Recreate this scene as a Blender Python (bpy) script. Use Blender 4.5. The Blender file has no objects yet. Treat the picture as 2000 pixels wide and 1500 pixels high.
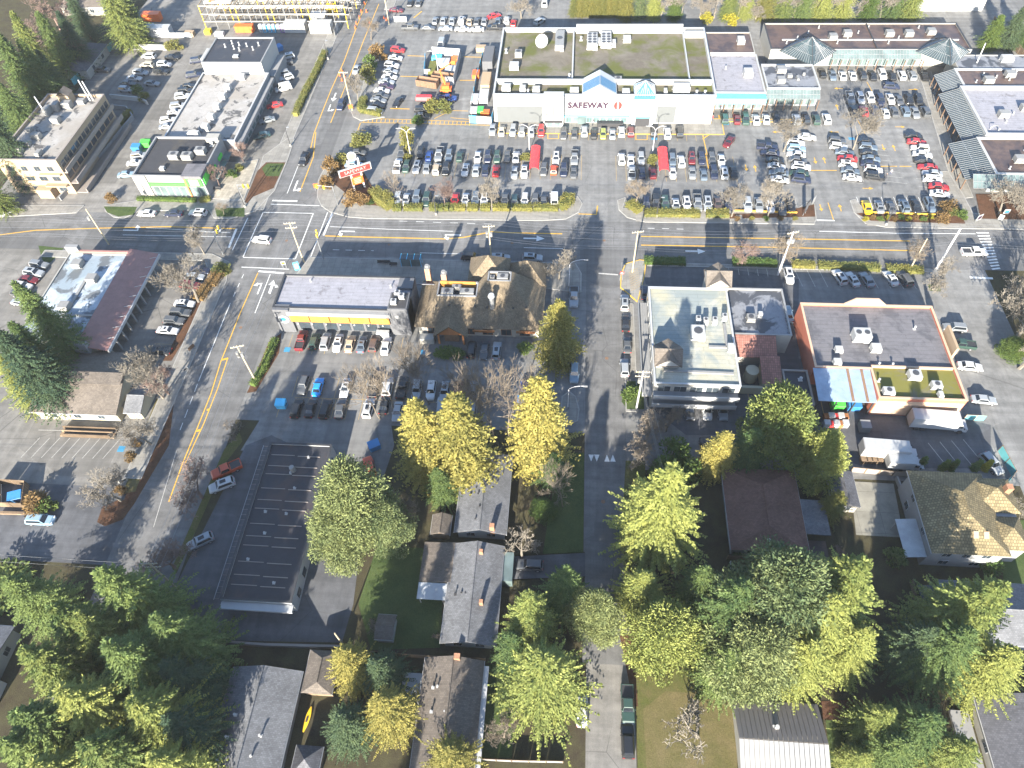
import bpy, math, random
from mathutils import Vector, Matrix

# ---------------------------------------------------------------- camera, sky, sun
scn = bpy.context.scene
COL = scn.collection
CAM_H, FPX = 115.0, 1387.0
PITCH, YAW, ROLL = math.radians(53.3), math.radians(6.79), math.radians(-3.47)
SUN_EL, SUN_AZ = math.radians(20.5), math.radians(9.5)      # azimuth of the shadows, from +Y towards +X

def _axes():
    f = Vector((0, math.cos(PITCH), -math.sin(PITCH))); r = Vector((1, 0, 0)); u = r.cross(f)
    r, u = math.cos(ROLL)*r + math.sin(ROLL)*u, -math.sin(ROLL)*r + math.cos(ROLL)*u
    Z = Matrix.Rotation(YAW, 3, 'Z')
    return Z @ r, Z @ u, Z @ f
RT, UP, FW = _axes()
cam_data = bpy.data.cameras.new('camera'); cam = bpy.data.objects.new('camera', cam_data); COL.objects.link(cam)
cam_data.sensor_fit = 'HORIZONTAL'; cam_data.sensor_width = 36.0; cam_data.lens = 36.0*FPX/2000.0
cam_data.clip_start = 1.0; cam_data.clip_end = 5000.0
cam.matrix_world = Matrix(((RT.x, UP.x, -FW.x, 0), (RT.y, UP.y, -FW.y, 0), (RT.z, UP.z, -FW.z, CAM_H), (0, 0, 0, 1)))
scn.camera = cam

world = bpy.data.worlds.new('World'); scn.world = world; world.use_nodes = True
wn = world.node_tree.nodes; wl = world.node_tree.links
sky = wn.new('ShaderNodeTexSky'); sky.sky_type = 'NISHITA'; sky.sun_disc = False
sky.sun_elevation = SUN_EL; sky.sun_rotation = math.pi + SUN_AZ
sky.air_density = 1.0; sky.dust_density = 0.6; sky.ozone_density = 2.6
wl.new(sky.outputs['Color'], wn['Background'].inputs['Color']); wn['Background'].inputs['Strength'].default_value = 0.09

sd = bpy.data.lights.new('sun', 'SUN'); sd.energy = 5.0; sd.angle = math.radians(0.5); sd.color = (1.0, 0.93, 0.80)
sun = bpy.data.objects.new('sun', sd); COL.objects.link(sun)
sdir = Vector((math.sin(SUN_AZ)*math.cos(SUN_EL), math.cos(SUN_AZ)*math.cos(SUN_EL), -math.sin(SUN_EL)))
sun.rotation_euler = sdir.to_track_quat('-Z', 'Y').to_euler(); sun.location = (-40, -200, 150)

vs = scn.view_settings
vs.view_transform = 'Standard'; vs.look = 'None'; vs.gamma = 1.0; vs.use_curve_mapping = False; vs.exposure = 2.3
scn.render.engine = 'CYCLES'
scn.cycles.use_denoising = True
scn.cycles.max_bounces = 4; scn.cycles.diffuse_bounces = 2; scn.cycles.glossy_bounces = 2; scn.cycles.transmission_bounces = 2; scn.cycles.transparent_max_bounces = 6

R = random.Random(7)

# ---------------------------------------------------------------- helpers
def P(x, y, z=0.0):
    """photograph pixel -> the point at height z that it shows"""
    d = RT*((x-1000.0)/FPX) + UP*((750.0-y)/FPX) + FW
    t = (z-CAM_H)/d.z
    return Vector((t*d.x, t*d.y, z))
def PL(pts, z=0.0): return [P(x, y, z) for x, y in pts]
def tag(o, label=None, cat=None, group=None, kind=None):
    if label: o['label'] = label
    if cat: o['category'] = cat
    if group: o['group'] = group
    if kind: o['kind'] = kind
    return o
def empty(name, loc=(0, 0, 0), rz=0.0, label=None, cat=None, group=None):
    o = bpy.data.objects.new(name, None); COL.objects.link(o); o.location = loc; o.rotation_euler = (0, 0, rz); o.empty_display_size = 0.3
    return tag(o, label, cat, group)
def mesh(name, V, F, smooth=False):
    me = bpy.data.meshes.new(name); me.from_pydata([tuple(v) for v in V], [], F); me.validate(); me.update()
    if smooth: me.polygons.foreach_set('use_smooth', [True]*len(me.polygons))
    return me
def link(name, me, mat=None, parent=None, world_space=True):
    """link a mesh as one object; a child is built in world coordinates unless world_space is False"""
    o = bpy.data.objects.new(name, me); COL.objects.link(o)
    if mat is not None and len(me.materials) == 0: me.materials.append(mat)
    if parent is not None:
        o.parent = parent
        if world_space: o.matrix_parent_inverse = LI(parent)
    return o
_LI = {}
def LI(p):
    k = p.name
    if k not in _LI: _LI[k] = WM(p).inverted()
    return _LI[k]
def WM(p):
    m = Matrix.Translation(p.location) @ p.rotation_euler.to_matrix().to_4x4() @ Matrix.Diagonal((*p.scale, 1))
    if p.parent is not None: m = WM(p.parent) @ p.matrix_parent_inverse @ m
    return m

class MB:
    """collects faces of one mesh"""
    def __init__(s): s.V = []; s.F = []
    def quad(s, *pts):
        n = len(s.V); s.V += [tuple(p) for p in pts]; s.F.append(tuple(range(n, n+len(pts)))); return s
    def box(s, c, d, rz=0.0):
        """c = centre of the base, d = size"""
        n = len(s.V); cs, sn = math.cos(rz), math.sin(rz)
        for z in (0, d[2]):
            for x, y in ((-1, -1), (1, -1), (1, 1), (-1, 1)):
                a, b = x*d[0]/2, y*d[1]/2
                s.V.append((c[0]+a*cs-b*sn, c[1]+a*sn+b*cs, c[2]+z))
        s.F += [(n+3, n+2, n+1, n), (n+4, n+5, n+6, n+7)] + [(n+i, n+(i+1) % 4, n+4+(i+1) % 4, n+4+i) for i in range(4)]
        return s
    def prism(s, pts, z0, z1, top=True, bottom=False):
        n = len(s.V); k = len(pts)
        a = sum(pts[i][0]*pts[(i+1) % k][1]-pts[(i+1) % k][0]*pts[i][1] for i in range(k))
        if a < 0: pts = list(reversed(pts))
        s.V += [(p[0], p[1], z0) for p in pts] + [(p[0], p[1], z1) for p in pts]
        if top: s.F.append(tuple(range(n+k, n+2*k)))
        if bottom: s.F.append(tuple(range(n+k-1, n-1, -1)))
        s.F += [(n+i, n+(i+1) % k, n+k+(i+1) % k, n+k+i) for i in range(k)]
        return s
    def frustum(s, A, B):
        """two loops of points (same order) joined by sides, capped on B and A"""
        n = len(s.V); k = len(A)
        s.V += [tuple(p) for p in A] + [tuple(p) for p in B]
        s.F += [(n+i, n+(i+1) % k, n+k+(i+1) % k, n+k+i) for i in range(k)]
        s.F.append(tuple(range(n+k, n+2*k))); s.F.append(tuple(range(n+k-1, n-1, -1)))
        return s
    def tube(s, a, b, r0, r1=None, k=6, cap=True):
        a, b = Vector(a), Vector(b); r1 = r0 if r1 is None else r1
        d = (b-a).normalized(); u = d.orthogonal().normalized(); v = d.cross(u)
        n = len(s.V)
        for p, r in ((a, r0), (b, r1)):
            for i in range(k):
                t = 2*math.pi*i/k; s.V.append(tuple(p + u*(r*math.cos(t)) + v*(r*math.sin(t))))
        s.F += [(n+i, n+(i+1) % k, n+k+(i+1) % k, n+k+i) for i in range(k)]
        if cap: s.F.append(tuple(range(n+k, n+2*k))); s.F.append(tuple(range(n+k-1, n-1, -1)))
        return s
    def path(s, pts, r, k=5):
        for a, b in zip(pts[:-1], pts[1:]): s.tube(a, b, r, r, k)
        return s
    def beam(s, a, b, w, h):
        """box from a to b, w wide, h tall, standing on the line a-b"""
        a, b = Vector(a), Vector(b); d = b-a; L = math.hypot(d.x, d.y)
        nx, ny = (-d.y/L*w/2, d.x/L*w/2) if L > 1e-6 else (w/2, 0)
        n = len(s.V)
        for z in (0, h):
            for p, sg in ((a, 1), (a, -1), (b, -1), (b, 1)): s.V.append((p.x+nx*sg, p.y+ny*sg, p.z+z))
        s.F += [(n+3, n+2, n+1, n), (n+4, n+5, n+6, n+7)] + [(n+i, n+(i+1) % 4, n+4+(i+1) % 4, n+4+i) for i in range(4)]
        return s
    def build(s, name, mat, parent=None, smooth=False, world_space=True):
        return link(name, mesh(name, s.V, s.F, smooth), mat, parent, world_space)
def struct(name, mb, mat, label=None):
    o = mb.build(name, mat); o['kind'] = 'structure'
    if label: o['label'] = label
    return o
def rect3(fl, fr, bl, z):
    """rectangle at height z from three pixels: front left, front right, back left"""
    a, b, c = P(*fl, z), P(*fr, z), P(*bl, z)
    u = b-a; n = Vector((-u.y, u.x, 0)).normalized(); d = (c-a).dot(n)
    return [a, b, b+n*d, a+n*d]
def lerp(a, b, t): return a + (b-a)*t
def inset(pts, d):
    out = []; k = len(pts)
    for i in range(k):
        p, q, r = Vector(pts[i-1][:2]), Vector(pts[i][:2]), Vector(pts[(i+1) % k][:2])
        e, f = (q-p).normalized(), (r-q).normalized()
        n1, n2 = Vector((-e.y, e.x)), Vector((-f.y, f.x)); m = (n1+n2)
        m = m/ max(0.3, 1+n1.dot(n2)); v = q + m*d
        out.append(Vector((v.x, v.y, pts[i][2])))
    return out
# ---------------------------------------------------------------- materials
class NT:
    def __init__(s, name):
        s.m = bpy.data.materials.new(name); s.m.use_nodes = True; s.t = s.m.node_tree; s.n = s.t.nodes
        s.b = s.n['Principled BSDF']; s.c = None
    def N(s, t, **kw):
        n = s.n.new(t)
        for k, v in kw.items():
            if k in n.inputs: n.inputs[k].default_value = v
            else: setattr(n, k, v)
        return n
    def L(s, a, b): s.t.links.new(a, b)
    def co(s, scale=(1, 1, 1), rot=0.0):
        if s.c is None: s.c = s.N('ShaderNodeTexCoord')
        mp = s.N('ShaderNodeMapping'); mp.inputs['Scale'].default_value = scale; mp.inputs['Rotation'].default_value = (0, 0, rot)
        s.L(s.c.outputs['Object'], mp.inputs['Vector']); return mp.outputs['Vector']
    def noise(s, sc, det=4, rough=.6, vec=None, dist=0.0):
        n = s.N('ShaderNodeTexNoise', Scale=sc, Detail=det, Roughness=rough, Distortion=dist); s.L(vec or s.co(), n.inputs['Vector']); return n.outputs['Fac']
    def ramp(s, fac, *stops):
        r = s.N('ShaderNodeValToRGB'); e = r.color_ramp.elements
        while len(e) < len(stops): e.new(.5)
        for el, (p, c) in zip(e, stops):
            el.position = p; el.color = (*c, 1) if not isinstance(c, (int, float)) else (c, c, c, 1)
        s.L(fac, r.inputs['Fac']); return r.outputs['Color']
    def mix(s, a, b, fac, mode='MIX'):
        m = s.N('ShaderNodeMix', data_type='RGBA', blend_type=mode)
        for v, i in ((fac, 0), (a, 6), (b, 7)):
            if isinstance(v, (int, float)): m.inputs[i].default_value = v if i == 0 else (v, v, v, 1)
            elif isinstance(v, tuple): m.inputs[i].default_value = (*v, 1)
            else: s.L(v, m.inputs[i])
        return m.outputs[2]
    def math(s, op, a, b=0.0):
        m = s.N('ShaderNodeMath', operation=op)
        for v, i in ((a, 0), (b, 1)):
            if isinstance(v, (int, float)): m.inputs[i].default_value = v
            else: s.L(v, m.inputs[i])
        return m.outputs[0]
    def bump(s, h, st=.3, d=.02):
        b = s.N('ShaderNodeBump', Strength=st, Distance=d); s.L(h, b.inputs['Height']); s.L(b.outputs['Normal'], s.b.inputs['Normal'])
    def out(s, col, rough=.8, metal=0.0, spec=None):
        if isinstance(col, tuple): s.b.inputs['Base Color'].default_value = (*col, 1)
        else: s.L(col, s.b.inputs['Base Color'])
        if isinstance(rough, (int, float)): s.b.inputs['Roughness'].default_value = rough
        else: s.L(rough, s.b.inputs['Roughness'])
        s.b.inputs['Metallic'].default_value = metal
        if spec is not None: s.b.inputs['Specular IOR Level'].default_value = spec
        return s.m

def mul(c, k): return tuple(v*k for v in c)
_pl = {}
def plain(name, c, rough=.6, metal=0.0, var=.18, sc=.7):
    if name in _pl: return _pl[name]
    t = NT(name); f = t.noise(sc, 5, .65)
    col = t.ramp(f, (.25, mul(c, 1-var)), (.75, mul(c, 1+var*.6)))
    _pl[name] = t.out(col, rough, metal); return _pl[name]
def asphalt(name, c, crack=.5, patch=.35, oil=.25):
    t = NT(name)
    big = t.noise(.045, 4, .6); mid = t.noise(.5, 5, .7); fine = t.noise(9, 3, .7)
    col = t.ramp(big, (.3, mul(c, .78)), (.7, mul(c, 1.2)))
    col = t.mix(col, t.ramp(mid, (.3, .72), (.7, 1.12)), 1.0, 'MULTIPLY')
    col = t.mix(col, t.ramp(fine, (.2, .8), (.8, 1.15)), 1.0, 'MULTIPLY')
    v = t.N('ShaderNodeTexVoronoi', feature='DISTANCE_TO_EDGE', Scale=.09); w = t.co()
    wn_ = t.N('ShaderNodeTexNoise', Scale=.35, Detail=5.0); t.L(w, wn_.inputs['Vector'])
    t.L(t.mix(w, wn_.outputs['Color'], .35 if False else .06, 'ADD'), v.inputs['Vector'])
    ck = t.ramp(v.outputs['Distance'], (0.0, 1.0), (.006, 0.0)); ckm = t.ramp(t.noise(.06, 2), (.48, 0.0), (.56, 1.0))
    col = t.mix(col, mul(c, .35), t.math('MULTIPLY', t.math('MULTIPLY', ck, ckm), crack))
    br = t.N('ShaderNodeTexVoronoi', feature='F1', distance='CHEBYCHEV', Scale=.055); t.L(t.co((1, 1.7, 1)), br.inputs['Vector'])
    sep = t.N('ShaderNodeSeparateColor'); t.L(br.outputs['Color'], sep.inputs['Color'])
    col = t.mix(col, mul(c, .6), t.math('MULTIPLY', t.ramp(sep.outputs['Red'], (.84, 0.0), (.85, 1.0)), patch))
    for sc_ in ((.02, .55, 1), (.55, .02, 1)): col = t.mix(col, t.ramp(t.noise(1.0, 4, .6, t.co(sc_)), (.32, .84), (.68, 1.13)), 1.0, 'MULTIPLY')
    st = t.ramp(t.noise(.9, 3, .5), (.66, 0.0), (.78, 1.0)); col = t.mix(col, mul(c, .45), t.math('MULTIPLY', st, oil))
    t.bump(fine, .25, .01)
    return t.out(col, t.ramp(mid, (.3, .78), (.7, .95)), 0, .3)
def slabs(name, c, w, h, rot=0.0, mortar=.02, dark=.55, var=.25, bumpy=.4, off=0.0, rough=.85):
    t = NT(name)
    b = t.N('ShaderNodeTexBrick', offset=off, squash=1.0); b.inputs['Color1'].default_value = (*mul(c, 1-var), 1); b.inputs['Color2'].default_value = (*mul(c, 1+var), 1)
    b.inputs['Mortar'].default_value = (*mul(c, dark), 1); b.inputs['Scale'].default_value = 1.0; b.inputs['Mortar Size'].default_value = mortar
    b.inputs['Brick Width'].default_value = w; b.inputs['Row Height'].default_value = h; b.inputs['Mortar Smooth'].default_value = .3
    t.L(t.co(rot=rot), b.inputs['Vector'])
    col = t.mix(b.outputs['Color'], t.ramp(t.noise(.35, 5, .7), (.3, .7), (.7, 1.15)), 1.0, 'MULTIPLY')
    t.bump(b.outputs['Fac'], -bumpy, .03)
    return t.out(col, rough, 0, .3)
def membrane(name, c, stain, amt=.6, sc=.25, lo=.52, hi=.62, rough=.75, seam=None, tint=None, tamt=.5):
    """flat roof: base colour, stains with their own shapes, optional seams and a second tint"""
    t = NT(name)
    col = t.mix(t.ramp(t.noise(.8, 6, .7), (.3, mul(c, .82)), (.7, mul(c, 1.1))), t.ramp(t.noise(6, 3, .7), (.25, .85), (.75, 1.1)), 1.0, 'MULTIPLY')
    if tint:
        col = t.mix(col, tint, t.math('MULTIPLY', t.ramp(t.noise(.09, 5, .65, dist=.6), (.42, 0.0), (.6, 1.0)), tamt))
    f = t.ramp(t.noise(sc, 6, .62, dist=.4), (lo, 0.0), (hi, 1.0)); col = t.mix(col, stain, t.math('MULTIPLY', f, amt))
    if seam:
        b = t.N('ShaderNodeTexBrick', offset=.5); b.inputs['Scale'].default_value = 1; b.inputs['Mortar Size'].default_value = .03
        b.inputs['Brick Width'].default_value = seam[0]; b.inputs['Row Height'].default_value = seam[1]
        b.inputs['Color1'].default_value = b.inputs['Color2'].default_value = (1, 1, 1, 1); b.inputs['Mortar'].default_value = (.62, .62, .62, 1)
        t.L(t.co(), b.inputs['Vector']); col = t.mix(col, b.outputs['Color'], 1.0, 'MULTIPLY')
    t.bump(t.noise(3, 5, .7), .25, .02)
    return t.out(col, rough, 0, .3)
def corrugated(name, c, pitch, axis='X', rough=.45, metal=.0, dark=.7):
    t = NT(name); w = t.N('ShaderNodeTexWave', wave_type='BANDS', bands_direction=axis, Scale=2*math.pi/(20*pitch)*3.183, Distortion=0.0); t.L(t.co(), w.inputs['Vector'])
    col = t.mix(t.ramp(w.outputs['Fac'], (.0, mul(c, dark)), (.6, c)), t.ramp(t.noise(.6, 5, .7), (.3, .78), (.7, 1.1)), 1.0, 'MULTIPLY')
    t.bump(w.outputs['Fac'], .6, .05); return t.out(col, rough, metal)
def grass(name, c, c2):
    t = NT(name); col = t.ramp(t.noise(.35, 6, .7), (.3, c), (.7, c2)); col = t.mix(col, t.ramp(t.noise(5, 4, .8), (.2, .5), (.8, 1.3)), 1.0, 'MULTIPLY')
    t.bump(t.noise(8, 4, .8), .8, .08); return t.out(col, .95, 0, .1)
def leafy(name, c, c2, trans=.22):
    t = NT(name); oi = t.N('ShaderNodeObjectInfo')
    f = t.math('ADD', t.math('MULTIPLY', t.noise(.55, 4, .7), .75), t.math('MULTIPLY', oi.outputs['Random'], .25))
    col = t.ramp(f, (.28, c), (.66, c2)); col = t.mix(col, t.ramp(t.noise(4, 2), (.25, .6), (.75, 1.35)), 1.0, 'MULTIPLY')
    t.out(col, .7, 0, .2)
    tr = t.N('ShaderNodeBsdfTranslucent'); t.L(col, tr.inputs['Color']); mx = t.N('ShaderNodeMixShader'); mx.inputs[0].default_value = trans
    t.L(t.b.outputs[0], mx.inputs[1]); t.L(tr.outputs[0], mx.inputs[2]); t.L(mx.outputs[0], t.n['Material Output'].inputs['Surface'])
    return t.m
def glassy(name, c, rough=.08, spec=.6):
    t = NT(name); return t.out(t.ramp(t.noise(.3, 2), (.3, mul(c, .7)), (.7, mul(c, 1.3))), rough, 0, spec)

M = {}
M['soil'] = grass('soil_and_litter', (.043, .034, .024), (.072, .067, .034))
M['grass'] = grass('lawn', (.04, .065, .022), (.075, .10, .035))
M['drygrass'] = grass('dry_verge', (.09, .085, .03), (.15, .12, .06))
M['mulch'] = grass('bark_mulch', (.06, .033, .02), (.12, .06, .035))
M['moss_verge'] = grass('mossy_verge', (.07, .085, .02), (.12, .10, .045))
M['road'] = asphalt('road_asphalt', (.130, .128, .127), .8, .5, .15)
M['lot'] = asphalt('lot_asphalt', (.163, .161, .157), .5, .35, .35)
M['lot_dark'] = asphalt('fresh_asphalt', (.088, .090, .098), .4, .35, .3)
M['lane'] = asphalt('lane_asphalt', (.169, .160, .147), .9, .5, .4)
M['pave'] = slabs('pavement_concrete', (.211, .200, .180), 1.5, 1.5, 0, .03, .6, .07)
M['slab'] = plain('paving_slab_concrete', (.221, .207, .184), .85, 0, .22, .5)
M['pavers'] = slabs('plaza_pavers', (.306, .276, .224), .8, .8, .1, .03, .7, .16)
M['kerb'] = plain('kerb_concrete', (.256, .248, .232), .85, 0, .2)
M['kerb_yellow'] = plain('kerb_yellow', (.55, .33, .04), .7, 0, .25, 2)
M['mk_white'] = plain('road_paint_white', (.558, .558, .540), .7, 0, .3, 3)
M['mk_faint'] = plain('worn_stall_paint', (.34, .33, .31), .8, 0, .35, 4)
M['mk_yellow'] = plain('road_paint_yellow', (.52, .29, .03), .7, 0, .28, 3)
M['mk_yfaint'] = plain('worn_yellow_paint', (.30, .21, .09), .8, 0, .3, 4)
M['mk_blue'] = plain('stall_paint_blue', (.040, .200, .336), .7, 0, .25, 4)
M['white'] = plain('white_wall', (.307, .307, .298), .6, 0, .06, .3)
M['white_metal'] = plain('white_sheet', (.339, .344, .349), .45, 0, .1)
M['offwhite'] = plain('offwhite_wall', (.264, .254, .230), .75, 0, .1)
M['cream'] = plain('cream_stucco', (.395, .351, .255), .8, 0, .1)
M['beige'] = plain('beige_stucco', (.302, .221, .141), .8, 0, .08)
M['tan'] = plain('tan_panel', (.210, .182, .161), .8, 0, .12)
M['pink'] = plain('pink_stucco', (.40, .125, .075), .8, 0, .12)
M['peach'] = plain('peach_coping', (.434, .294, .203), .75, 0, .12)
M['charcoal'] = plain('charcoal_cladding', (.09, .092, .1), .7, 0, .12)
M['grey'] = plain('grey_wall', (.195, .195, .199), .75, 0, .12)
M['lightgrey'] = plain('light_grey_wall', (.204, .204, .204), .75, 0, .1)
M['panelgrey'] = plain('grey_panel', (.095, .101, .103), .6, 0, .06)
M['orange_wood'] = slabs('orange_cedar', (.400, .184, .040), 3, .15, 0, .02, .6, .15)
M['rust_wood'] = slabs('rust_timber', (.32, .13, .05), 2, .15, 0, .02, .6, .2)
M['wood'] = slabs('weathered_boards', (.20, .14, .09), 2.4, .14, 0, .02, .45, .25)
M['pole'] = plain('pole_timber', (.36, .30, .2), .85, 0, .2, 2)
M['steel'] = plain('galvanised_steel', (.294, .301, .308), .4, .5, .15)
M['whitepole'] = plain('white_post', (.468, .455, .455), .5, 0, .08)
M['pergola'] = plain('brown_post', (.11, .065, .04), .8, 0, .2)
M['dark'] = plain('dark_trim', (.03, .03, .033), .6, 0, .2)
M['hvac'] = plain('unit_sheet_metal', (.218, .213, .203), .5, .1, .18, 1.2)
M['hvac_w'] = plain('unit_white_metal', (.327, .327, .322), .5, 0, .12, 1.2)
M['fan'] = plain('fan_grille', (.06, .06, .065), .5, .2, .2, 3)
M['brick'] = slabs('chimney_brick', (.38, .2, .12), .3, .1, 0, .02, .7, .2)
M['glass'] = glassy('window_glass', (.035, .045, .055))
M['glass_lt'] = glassy('canopy_glass', (.035, .05, .055), .12)
M['glass_teal'] = glassy('storefront_glass', (.099, .131, .131), .1)
M['blueroof'] = corrugated('blue_standing_seam', (.07, .2, .36), .5, 'X', .35)
M['safeblue'] = plain('skylight_blue', (.044, .121, .220), .3, 0, .1)
M['turq'] = plain('turquoise_fascia', (.112, .350, .434), .6, 0, .06)
M['teal'] = plain('teal_trim', (.10, .32, .34), .5)
M['green'] = plain('bright_green_panel', (.06, .48, .05), .5, 0, .08)
M['red'] = plain('red_fabric', (.62, .04, .045), .55, 0, .12, 2)
M['red_sign'] = plain('red_sign_face', (.58, .03, .025), .45, 0, .05)
M['orange'] = plain('orange_paint', (.62, .12, .02), .5, 0, .12)
M['yellow'] = plain('yellow_paint', (.66, .42, .02), .5, 0, .1)
M['blue'] = plain('blue_bin', (.03, .15, .34), .5, 0, .12)
M['skyblue'] = plain('sky_blue_hoarding', (.07, .42, .66), .6, 0, .08)
M['bgreen'] = plain('green_bin', (.06, .42, .08), .5, 0, .1)
M['rust'] = plain('rusty_steel', (.17, .10, .06), .8, .1, .35, 1.5)
M['ink'] = plain('sign_ink', (.03, .012, .03), .5)
M['purple'] = plain('violet_plastic', (.28, .12, .42), .5)
M['chrome'] = plain('headlamp', (.65, .66, .68), .2, .2, .1)
M['tail'] = plain('tail_lamp', (.35, .015, .015), .3)
M['tyre'] = plain('tyre_rubber', (.022, .022, .024), .8)
M['rim'] = plain('alloy_rim', (.38, .38, .4), .35, .6)
M['twig'] = plain('bare_bark', (.150, .122, .092), .9, 0, .25, 1)
M['twig_red'] = plain('reddish_twigs', (.155, .105, .087), .9, 0, .25, 1)
M['birch'] = plain('pale_bark', (.158, .138, .111), .9, 0, .25, 1)
M['bark'] = plain('conifer_bark', (.17, .11, .075), .95, 0, .3, 2)
# roofs
M['r_moss'] = membrane('mossy_gravel_roof', (.105, .09, .07), (.072, .08, .012), .9, .13, .44, .6, .9, None, (.155, .14, .115), .75)
M['r_brown'] = membrane('brown_wet_roof', (.098, .064, .051), (.038, .028, .030), .8, .22, .45, .58, .45)
M['r_lilac'] = membrane('pale_grey_roof', (.243, .239, .263), (.114, .107, .114), .7, .5, .58, .66, .7, (6, 1))
M['r_stain'] = membrane('stained_grey_roof', (.180, .186, .204), (.030, .033, .042), .85, .22, .48, .54, .6)
M['r_white'] = membrane('white_cap_roof', (.299, .285, .270), (.039, .039, .042), .85, .3, .56, .60, .75, None, (.195, .169, .137), .55)
M['r_blue'] = membrane('peeling_shade_tinted_roof', (.37, .41, .45), (.075, .08, .085), .85, .22, .52, .57, .7, None, (.15, .19, .22), .8)  # peeling wear; the blue tone and stronger blotches also paint in shade
M['r_black'] = membrane('black_torch_roof', (.030, .031, .038), (.085, .072, .068), .6, .16, .56, .66, .55, (8, 1))
M['r_dark'] = membrane('dark_gravel_roof', (.038, .038, .042), (.075, .064, .045), .5, .2, .55, .7, .8)
M['r_dkbrown'] = membrane('black_gravel_roof', (.034, .035, .042), (.085, .052, .042), .55, .12, .54, .68, .7)
M['r_grey'] = membrane('grey_torch_roof', (.128, .123, .132), (.064, .064, .072), .7, .3, .5, .62, .75, (9, 1))
M['r_cream'] = membrane('weathered_cream_roof', (.33, .325, .28), (.17, .20, .205), .85, .13, .44, .56, .8, (9, 1), (.30, .28, .19), .7)
M['sh_tan'] = slabs('cedar_shake', (.165, .128, .085), .25, .22, 0, .03, .6, .3, .6, .5)
M['sh_brown'] = slabs('brown_shingle', (.119, .101, .086), .35, .25, 0, .02, .7, .18, .4, .5)
M['sh_grey'] = slabs('grey_shingle', (.129, .132, .142), .35, .25, 0, .02, .7, .18, .4, .5)
M['sh_dark'] = slabs('charcoal_shingle', (.085, .085, .095), .35, .25, 0, .02, .7, .2, .4, .5)
M['sh_red'] = slabs('redbrown_shingle', (.16, .085, .065), .35, .25, 0, .02, .7, .2, .4, .5)
M['sh_tile'] = slabs('mossy_tile', (.180, .144, .079), .42, .42, 0, .06, .5, .3, .9, .5)
M['sh_redtile'] = slabs('red_clay_tile', (.25, .115, .09), .4, .5, 0, .05, .6, .2, .7, 0)
M['r_redmetal'] = corrugated('red_rib_roof', (.264, .132, .115), .4, 'Y', .6, 0, .8)
M['r_whitemetal'] = corrugated('blue_white_rib_roof', (.27, .35, .46), .3, 'X', .4, 0, .75)
M['r_whitemetal_y'] = corrugated('white_rib_canopy', (.372, .396, .420), .35, 'Y', .4, 0, .7)
# foliage
M['fir'] = leafy('fir_needles', (.042, .08, .03), (.165, .21, .062))
M['cedar_y'] = leafy('golden_cedar_sprays', (.09, .10, .028), (.33, .28, .075))
M['fir_y'] = leafy('yellowgreen_fir', (.065, .105, .032), (.26, .275, .075))
M['pine'] = leafy('pine_needles', (.06, .095, .045), (.23, .25, .095))
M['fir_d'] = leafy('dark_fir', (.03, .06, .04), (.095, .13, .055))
M['hedge'] = leafy('clipped_hedge', (.079, .103, .032), (.205, .182, .047))
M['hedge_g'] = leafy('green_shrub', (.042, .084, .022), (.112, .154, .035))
M['hedge_r'] = leafy('rusty_shrub', (.117, .078, .033), (.208, .130, .052))
M['lime'] = leafy('lime_shrub', (.140, .140, .015), (.320, .280, .030))
def paint_mat():
    t = NT('car_paint'); oi = t.N('ShaderNodeObjectInfo')
    t.out(oi.outputs['Color'], .32, 0.0, .5); t.b.inputs['Coat Weight'].default_value = .3; t.b.inputs['Coat Roughness'].default_value = .08
    return t.m
M['paint'] = paint_mat()
def carglass():
    t = NT('car_glass'); return t.out((.012, .015, .019), .06, 0, .7)
M['cglass'] = carglass()
# ---------------------------------------------------------------- ground, roads, pavements
def sheet(name, pts, z, mat, parent=None):
    mb = MB(); k = len(pts)
    if sum(pts[i][0]*pts[(i+1) % k][1]-pts[(i+1) % k][0]*pts[i][1] for i in range(k)) < 0: pts = list(reversed(pts))
    mb.quad(*[(p[0], p[1], z) for p in pts])
    if parent is None: return struct(name, mb, mat)
    return mb.build(name, mat, parent)
def rc(x0, x1, y0, y1): return [(x0, y0), (x1, y0), (x1, y1), (x0, y1)]
def slab(name, pts, z1, mat, kerb=None, kname='kerb', z0=0.0):
    o = struct(name, MB().prism(pts, z0, z1), mat)
    if kerb is not None:
        mb = MB(); n = len(pts)
        for i in range(n):
            a, b = pts[i], pts[(i+1) % n]
            if math.hypot(a[0]-b[0], a[1]-b[1]) > .05: mb.beam((a[0], a[1], z0), (b[0], b[1], z0), .2, z1-z0+.012)
        mb.build(kname, kerb, o)
    return o
def pv(px): return [(P(x, y).x, P(x, y).y) for x, y in px]
G0 = sheet('ground', rc(-1500, 1500, -800, 2200), 0.0, M['soil'])
RY0, RY1 = 121.0, 134.8
AX0, AX1 = -76.5, -64.2
SX0, SX1 = 4.6, 12.4
road = sheet('main_road', rc(-700, 700, RY0, RY1), .04, M['road'])
art_n = sheet('arterial_road', rc(AX0, AX1, RY1, 700), .04, M['road'])
art_s = sheet('arterial_road', rc(AX0-1.5, AX1, -250, RY0), .04, M['road'])
side = sheet('side_street', rc(SX0, SX1, 31.6, RY0), .04, M['road'])
side2 = sheet('side_street', rc(SX0+.6, SX1+.1, -200, 31.6), .036, M['lane'])
east_st = sheet('side_street', rc(81.5, 92.5, -100, RY0), .04, M['lot'])
lot_n = sheet('parking_lot', rc(AX1, 150, RY1, 262), .02, M['lot'])
lot_w = sheet('parking_lot', rc(-150, AX0, RY1, 262), .02, M['lane'])
lot_sw = sheet('parking_lot', rc(-140, AX0-1.5, 58, RY0), .02, M['lane'])
lot_sw2 = sheet('access_road', rc(-190, AX0-1.5, 43, 58), .024, M['lot_dark'])
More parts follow.
